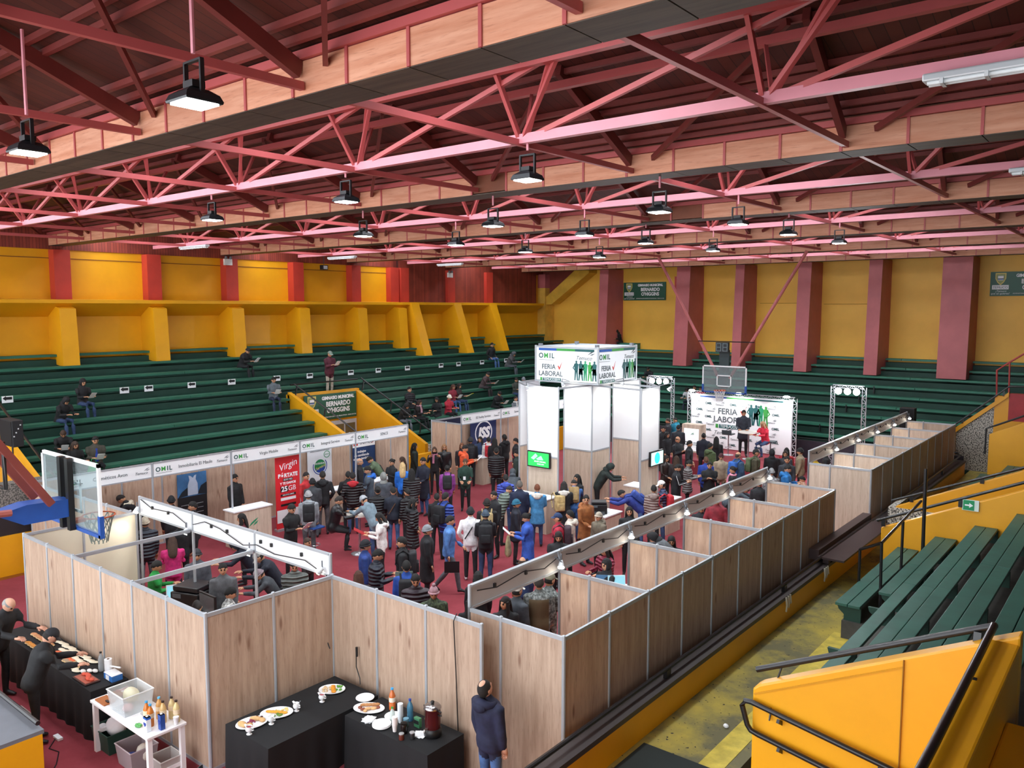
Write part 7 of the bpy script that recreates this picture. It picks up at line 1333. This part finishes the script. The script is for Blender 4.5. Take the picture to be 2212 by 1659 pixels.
(-10.37, 22.18, 0.012, -2.7, 1.62, 'cross', 1.18, 0.4, '#101114', '#131418', ('bun', '#12100f'), 0, '#16161a', [], 'woman in black coat with folded arms facing away from the stage'),
(-10.75, 23.82, 0.012, -2.72, 1.6, 'stand', 1.15, 0, '#9a8a74', '#131418', ('beanie', '#4a1f24'), 0, '#16161a', [], 'woman in beige coat with a dark red beanie'),
(-10.18, 23.76, 0.012, -0.38, 1.72, 'stand', 1.14, 0, '#2f4a66', '#131418', ('balding', '#3a302a'), 0, '#16161a', ['pack:#2a5fae'], 'person in blue grey jacket with a bright blue backpack'),
(-9.95, 24.6, 0.012, -1.19, 1.72, 'stand', 1.16, 0, '#4a4634', '#1b1d22', ('cap', '#17181a'), 0, '#16161a', ['pack:#5a6a4a'], 'person in olive jacket with a black cap and green backpack'),
(-9.65, 25.23, 0.012, 0.37, 1.66, 'stand', 1.1, 0, '#14151a', '#131418', ('hoodup', '#121318'), 0, '#16161a', [], 'person in black hood in front of the stage edge'),
(-9.53, 21.97, 0.012, -4.3, 1.62, 'stand', 1.12, 0, '#17161a', '#131418', ('bun', '#15110f'), 0, '#16161a', ['scarf:#d889a0'], 'woman in black jacket with a pink collar'),
(-9.47, 26.03, 0.012, 0.35, 1.62, 'stand', 1.1, 0, 'red:#a8242c', '#131418', ('long', '#12100f'), 0, '#16161a', [], 'woman in red jacket near the end of the stage'),
(-9.4, 25.73, 0.012, -2.79, 1.58, 'stand', 1.1, 0, '#34363c', '#131418', ('long', '#2a1d16'), 0, '#16161a', [], 'woman in grey before the red jacket near the far booths'),
(-8.76, 24.15, 0.012, -2.79, 1.7, 'stand', 1.12, 0, '#2a2d33', '#131418', ('short', '#1a1512'), 0, '#16161a', [], 'bearded person in dark grey jacket facing the camera near the far booths'),
(-8.96, 25.9, 0.012, -4.38, 1.68, 'stand', 1.15, 0, '#8a7c64', '#1b1d22', ('beanie', '#141417'), 0, '#16161a', [], 'person in beige jacket with a black beanie by the pale booths'),
(-8.29, 22.78, 0.012, -1.23, 1.7, 'hold', 1.15, 0, '#1f6aa8', '#1b1d22', ('short', '#12100f'), 0, '#16161a', ['hood:#1f6aa8'], 'person in bright blue jacket beside the end of the grey header'),
(-8.58, 22.44, 0.012, 0.37, 1.6, 'stand', 1.1, 0, 'camo:#8a8c8e', '#131418', ('beanie', '#8d9092'), 0, '#16161a', [], 'person with a patterned grey hat behind the grey header'),
(-8.21, 24.17, 0.012, -4.38, 1.5, 'sit', 1.05, 0, '#c9a08a', '#131418', ('short', '#12100f'), 0, '#16161a', [], 'person in pale jacket between the two booth rows'),
(-8.63, 26.39, 0.012, 0.32, 1.4, 'stand', 1.0, 0, '#caa81f', '#131418', ('cap', '#d9b81f'), 0, '#16161a', [], 'person in yellow cap before the pale booth row'),
(-8.35, 26.58, 0.012, -4.41, 1.6, 'stand', 1.1, 0, '#16171b', '#131418', ('short', '#12100f'), 0, '#16161a', [], 'person in black before the pale booth row'),
(-12.35, 29.3, 0.55, -2.74, 1.8, 'low', 1.16, 0.4, '#262b36', '#131418', ('short', '#12100f'), 0, '#16161a', [], 'person in dark overcoat standing at the round table on the stage'),
(-11.35, 29.0, 0.41, -3.55, 1.66, 'bar', 1.06, 0, 'red:#c8203a', '#2b3f63', ('long', '#b08a68'), 0, '#16161a', [], 'woman in red jacket with long fair hair seated on the stage'),
(-19.97, 9.58, 0.012, -3.57, 1.66, 'lean', 1.12, 0, '#15151a', '#131418', ('short', '#1d1512'), 0, '#16161a', ['hood:#d9cfb8'], 'person with cream hood leaning in the first booth of the left row'),
(-18.38, 9.63, 0.012, 1.09, 1.68, 'stand', 1.12, 0, '#17181d', '#131418', ('beanie', '#121216'), 0, '#16161a', [], 'person in black beanie behind the plain white header'),
(-17.41, 9.66, 0.012, -3.65, 1.7, 'stand', 1.08, 0, '#1d1d22', '#131418', ('short', '#15110f'), 0, '#16161a', [], 'person standing in front of the dark menu board'),
(-16.85, 8.22, 0.012, 1.12, 1.7, 'stand', 1.25, 0, 'puffer:#2f3640', '#6a7078', ('beanie', '#b3a894'), 0, '#16161a', [], 'person in slate puffer with a beige beanie beside the cream panel'),
(-15.39, 8.05, 0.012, 1.09, 1.58, 'hold', 1.08, 0, '#c4246e', '#131418', ('long', '#3a2418'), 0, '#16161a', ['paper:#dfe6ea'], 'woman in magenta sweater with curly brown hair'),
(-14.11, 7.86, 0.012, -2.08, 1.62, 'stand', 1.12, 0, '#4a4d55', '#1b1d22', ('beanie', '#2a2b30'), 0, '#16161a', [], 'person in grey jacket with a striped beanie behind the crossbar'),
(-15.15, 7.5, 0.012, -0.47, 1.66, 'sit', 1.12, 0, '#1f8f3f', '#131418', ('short', '#12100f'), 0, '#16161a', ['paper:#e9ecee'], 'person in bright green fleece holding papers at the laptop'),
(-14.13, 9.13, 0.012, -3.69, 1.66, 'lean', 1.14, 0, '#1a1d2c', '#131418', ('hoodup', '#171a26'), 0, '#16161a', [], 'person in navy hood bending over the near booth table'),
(-15.81, 9.92, 0.012, -3.7, 1.62, 'stand', 1.06, 0, 'red:#5a1a26', '#131418', ('long', '#15110f'), 0, '#16161a', [], 'woman with dark hair in maroon by the leaf logo counter'),
(-12.92, 7.68, 0.012, -2.11, 1.64, 'stand', 1.12, 0, '#56585c', '#1b1d22', ('short', '#12100f'), 0, '#16161a', [], 'person with glasses in a grey jacket inside the near booths'),
(-13.32, 7.64, 0.012, -0.53, 1.66, 'sit', 1.08, 0, '#101014', '#131418', ('beanie', '#0e0e12'), 0, '#16161a', [], 'person in black beanie beside the large printer'),
(-12.66, 7.57, 0.012, -0.55, 1.66, 'sit', 1.08, 0, 'camo:#b9b9b6', '#131418', ('short', '#0f0e0e'), 0, '#16161a', [], 'person with a black and white scarf behind the monitor'),
(-12.57, 8.6, 0.012, -3.71, 1.5, 'lean', 1.14, 0, '#3a3e44', '#1b1d22', ('beanie', '#8d7d84'), 0, '#16161a', [], 'person in patterned pink beanie looking down in the near booth'),
(-13.08, 8.98, 0.012, -3.71, 1.66, 'lean', 1.12, 0, '#181c2a', '#131418', ('cap', '#8a8a88'), 0, '#16161a', [], 'person in navy bending beyond the second crossbar'),
(-12.4, 6.87, 0.012, 1.06, 1.66, 'sit', 1.02, 0, '#1f8f3f', '#131418', ('short', '#1a1412'), 0, '#16161a', [], 'person in green low at the corner of the near booth table'),
(-19.3, 11.9, 0.012, -1.34, 1.74, 'stand', 1.1, 0, '#101114', '#131418', ('short', '#12100f'), 0, '#16161a', [], 'bearded person with lanyard standing behind the leaf logo counter'),
(-18.78, 15.8, 0.012, -0.7, 1.66, 'stand', 1.05, 0, '#14141a', '#131418', ('balding', '#8a7a70'), 0, '#16161a', [], 'bald person behind the counter of the dark blue banner'),
(-18.97, 16.89, 0.012, -3.85, 1.68, 'lean', 1.12, 0, '#5a6b52', '#1b1d22', ('short', '#14100f'), 0, '#16161a', ['strap:#1a1a1e'], 'person in sage green shirt with a bag strap at the dark blue banner'),
(-25.05, 9.85, 2.448, -1.38, 1.66, 'sitlow', 1.15, 0, '#101014', '#2b3f63', ('hoodup', '#101014'), 0, '#16161a', [], 'hooded person in black reading on the left stand beside another hood'),
(-25.76, 10.79, 2.805, -1.43, 1.64, 'sit', 1.12, 0, '#101014', '#2b3f63', ('hoodup', '#0f0f13'), 0, '#e3e0da', ['paper:#e6d9d6'], 'woman in black hood and jeans with white shoes on the left stand'),
(-27.18, 17.22, 3.519, -1.31, 1.7, 'sitlow', 1.15, 0, '#121216', '#131418', ('short', '#12100f'), 0, '#8a8a80', ['paper:#eceff2'], 'person in black reading a white sheet high on the left stand'),
(-25.05, 17.13, 2.448, -1.9, 1.7, 'sit', 1.1, 0, '#5a6268', '#1d2740', ('short', '#12100f'), 0, '#16161a', ['paper:#e9e9ec'], 'person in grey sweater with a bag strap beside the yellow exit'),
(-25.4, 19.95, 2.805, -1.57, 1.74, 'hold', 1.3, 0, '#4f1a2a', '#a8a296', ('cap', '#7a8a80'), 0, '#dcdcda', ['paper:#eceef0'], 'person in maroon top and pale trousers standing on the left stand'),
(-23.63, 9.33, 1.734, -1.9, 1.62, 'sitlow', 1.12, 0, '#0f1013', '#131418', ('short', '#3a2619'), 0, '#16161a', ['paper:#d9dde0'], 'woman in black with a white sheet behind the near backboard'),
(-22.92, 9.31, 1.377, -1.43, 1.62, 'sit', 1.1, 0, '#101013', '#131418', ('long', '#3a2a20'), 0, '#16161a', [], 'woman in black seated second behind the near backboard'),
(-22.92, 9.87, 1.377, -1.76, 1.72, 'sit', 1.2, 0, '#3f3d33', '#15161a', ('short', '#12100f'), 0, '#16161a', ['paper:#e6e6e4', 'openjacket:#1f3f9a', 'bag:#1f9a5a'], 'person in olive coat and blue shirt with a green bag'),
(-23.63, 22.54, 1.734, -1.57, 1.72, 'situp', 1.3, 0, 'puffer:#1a1a20', '#1b1d22', ('short', '#0f0d0d'), 0, '#16161a', [], 'person in black puffer turning on the stand by the yellow wall'),
(-22.92, 21.4, 1.377, -1.48, 1.66, 'sitlow', 1.2, 0, '#0f1013', '#6a6f78', ('hoodup', '#0f1013'), 0, '#16161a', [], 'person in black bending forward in grey trousers by the yellow wall'),
(-22.92, 22.34, 1.377, -1.36, 1.6, 'sit', 1.08, 0, '#1a1416', '#131418', ('long', '#2a1712'), 0, '#16161a', ['scarf:#b98a96'], 'woman with a pink scarf sitting by the yellow exit wall'),
(-22.92, 23.46, 1.377, 3.37, 1.62, 'sit', 1.1, 0, '#121318', '#131418', ('long', '#0f0d0d'), 0, '#16161a', [], 'woman in black jacket left of the white beanie'),
(-22.92, 24.05, 1.377, -1.57, 1.68, 'sit', 1.14, 0, 'red:#a81f34', '#131418', ('beanie', '#d8d2c2'), 0, '#16161a', [], 'person in red jacket with a white beanie on the stand'),
(-23.63, 25.07, 1.734, -1.75, 1.62, 'sit', 1.1, 0, 'red:#7a1a2c', '#3f5d8c', ('long', '#4a2a1c'), 0, '#9a6a38', ['paper:#eef0f0'], 'woman in maroon jacket and jeans with tan boots'),
(-23.63, 25.4, 1.734, -1.24, 1.64, 'sit', 1.06, 0, '#2a2022', '#2b3f63', ('long', '#1a1210'), 0, '#16161a', ['folder:#d8d02a'], 'woman beside the maroon jacket with a yellow folder'),
(-24.34, 27.81, 2.091, -1.36, 1.7, 'sitlow', 1.14, 0, '#4a3a3c', '#2a2226', ('short', '#1a1512'), 0, '#16161a', ['paper:#e0e4e6'], 'person in brown jacket writing on the stand'),
(-26.47, 30.9, 3.162, -1.59, 1.74, 'sithalf', 1.16, 0, '#121318', '#3f5d8c', ('short', '#12100f'), 0, '#8a8f98', [], 'person in black jacket and jeans high on the stand near the corner'),
(-25.76, 31.42, 2.805, -1.24, 1.72, 'sitlow', 1.18, 0, '#4a4a4c', '#4d525a', ('hoodup', '#4a4c50'), 0, '#16161a', ['paper:#eceef0'], 'person in grey hooded jacket with a sheet near the tower sign'),
(-23.63, 29.4, 1.734, -1.9, 1.62, 'sit', 1.1, 0, '#3a3f38', '#2b3f63', ('bun', '#1a1412'), 0, '#16161a', [], 'woman in olive jacket sitting beside the tower top'),
(-23.63, 29.94, 1.734, -1.85, 1.6, 'sit', 1.08, 0, '#3a5a8a', '#2b3f63', ('beanie', '#8a8f96'), 0, '#16161a', ['paper:#eef0f2'], 'person with a grey hat just above the tower panel'),
(-22.92, 27.05, 1.377, -1.73, 1.7, 'sitlow', 1.16, 0, '#0f1014', '#131418', ('short', '#12100f'), 0, '#16161a', ['paper:#eef0f2'], 'person in black jacket writing just above the booth headers'),
(-22.21, 27.64, 1.02, -1.73, 1.72, 'situp', 1.14, 0, '#6a7078', '#131418', ('short', '#1a1512'), 0, '#16161a', ['scarf:#d8d4d0'], 'person in grey coat with a white patterned scarf'),
(-24.44, 38.76, 3.839, 3.28, 1.66, 'sit', 1.1, 0, '#101116', '#1b1d22', ('hoodup', '#101116'), 0, '#16161a', [], 'hooded person in black high on the far stand next to the red pillar'),
(-23.64, 38.76, 3.839, 2.99, 1.66, 'sitlow', 1.12, 0, '#0f1013', '#1b1d22', ('hoodup', '#0f1013'), 0, '#16161a', [], 'second hooded person in black high on the far stand'),
(-20.11, 35.92, 2.091, 3.23, 1.68, 'sitlow', 1.14, 0, '#15181f', '#1b1d22', ('short', '#12100f'), 0, '#16161a', [], 'person in dark clothes sitting above the floodlights'),
(-17.19, 34.5, 1.377, 3.07, 1.62, 'sitlow', 1.1, 0, '#b9bcc0', '#1a2234', ('long', '#12100f'), 0, '#16161a', [], 'woman in pale jacket sitting left of the stage backdrop'),
(-16.95, 34.5, 1.377, 3.25, 1.66, 'sit', 1.12, 0, '#17181e', '#1b1d22', ('short', '#12100f'), 0, '#16161a', [], 'person in black beside the pale jacket left of the backboard'),
(-16.65, 34.5, 1.377, 3.28, 1.6, 'sit', 1.1, 0, 'red:#b3203a', '#1b1d22', ('short', '#12100f'), 0, '#16161a', [], 'person in red half hidden by the far backboard'),
(-14.09, 4.44, 0.012, -1.11, 1.72, 'reach', 1.2, 0, '#131316', '#131418', ('balding', '#8d8a88'), 1, '#16161a', [], 'bald caterer in black leaning over the bread table'),
(-12.23, 4.26, 0.012, -0.36, 1.68, 'reach', 1.24, 0, '#121316', '#131418', ('cap', '#15151a'), 1, '#16161a', [], 'caterer in black with a black cap preparing bread'),
(-6.15, 7.15, 0.012, -0.08, 1.72, 'gaze', 1.22, 0, '#161b38', '#3f5d8c', ('balding2', '#171210'), 1, '#16161a', ['hood:#161b38'], 'person in navy hooded sweater and jeans peering over the panels'),
(-16.39, 8.76, 0.012, 1.08, 1.64, 'stand', 1.15, 0, '#15171c', '#131418', ('short', '#12100f'), 0, '#16161a', [], 'person in black behind the long white header near the counter'),
(-8.06, 10.06, 0.012, -0.11, 1.66, 'stand', 1.12, 0, '#3d434a', '#4a4c52', ('cap', '#c4c0b6'), 0, '#16161a', [], 'person in dark jacket with pale sleeves left of the camouflage uniforms'),
]
for q in PEOPLE:
    k = body_key(q[5], q[6], q[7])
    if k not in BODY: BODY[k] = None; raw_body(k)
finish_bodies()
for q in PEOPLE: person(*q)
# ================================================================== FINISH: lettering becomes mesh
bpy.context.view_layer.update(); _dg = bpy.context.evaluated_depsgraph_get(); _tm = {}
for o in [o for o in bpy.data.objects if o.type == 'FONT']:
    cu = o.data; k = (cu.body, round(cu.size, 4), cu.align_x, round(cu.shear, 3), round(cu.offset, 4), cu.materials[0].name)
    if k not in _tm:
        me = bpy.data.meshes.new_from_object(o.evaluated_get(_dg)); me.name = 'lettering'; _tm[k] = me
    n = bpy.data.objects.new('lettering', _tm[k]); COL.objects.link(n); n.parent = o.parent; n.matrix_parent_inverse = o.matrix_parent_inverse; n.matrix_basis = o.matrix_basis
    bpy.data.objects.remove(o)
for o in bpy.data.objects:
    if '_w' in o: del o['_w']
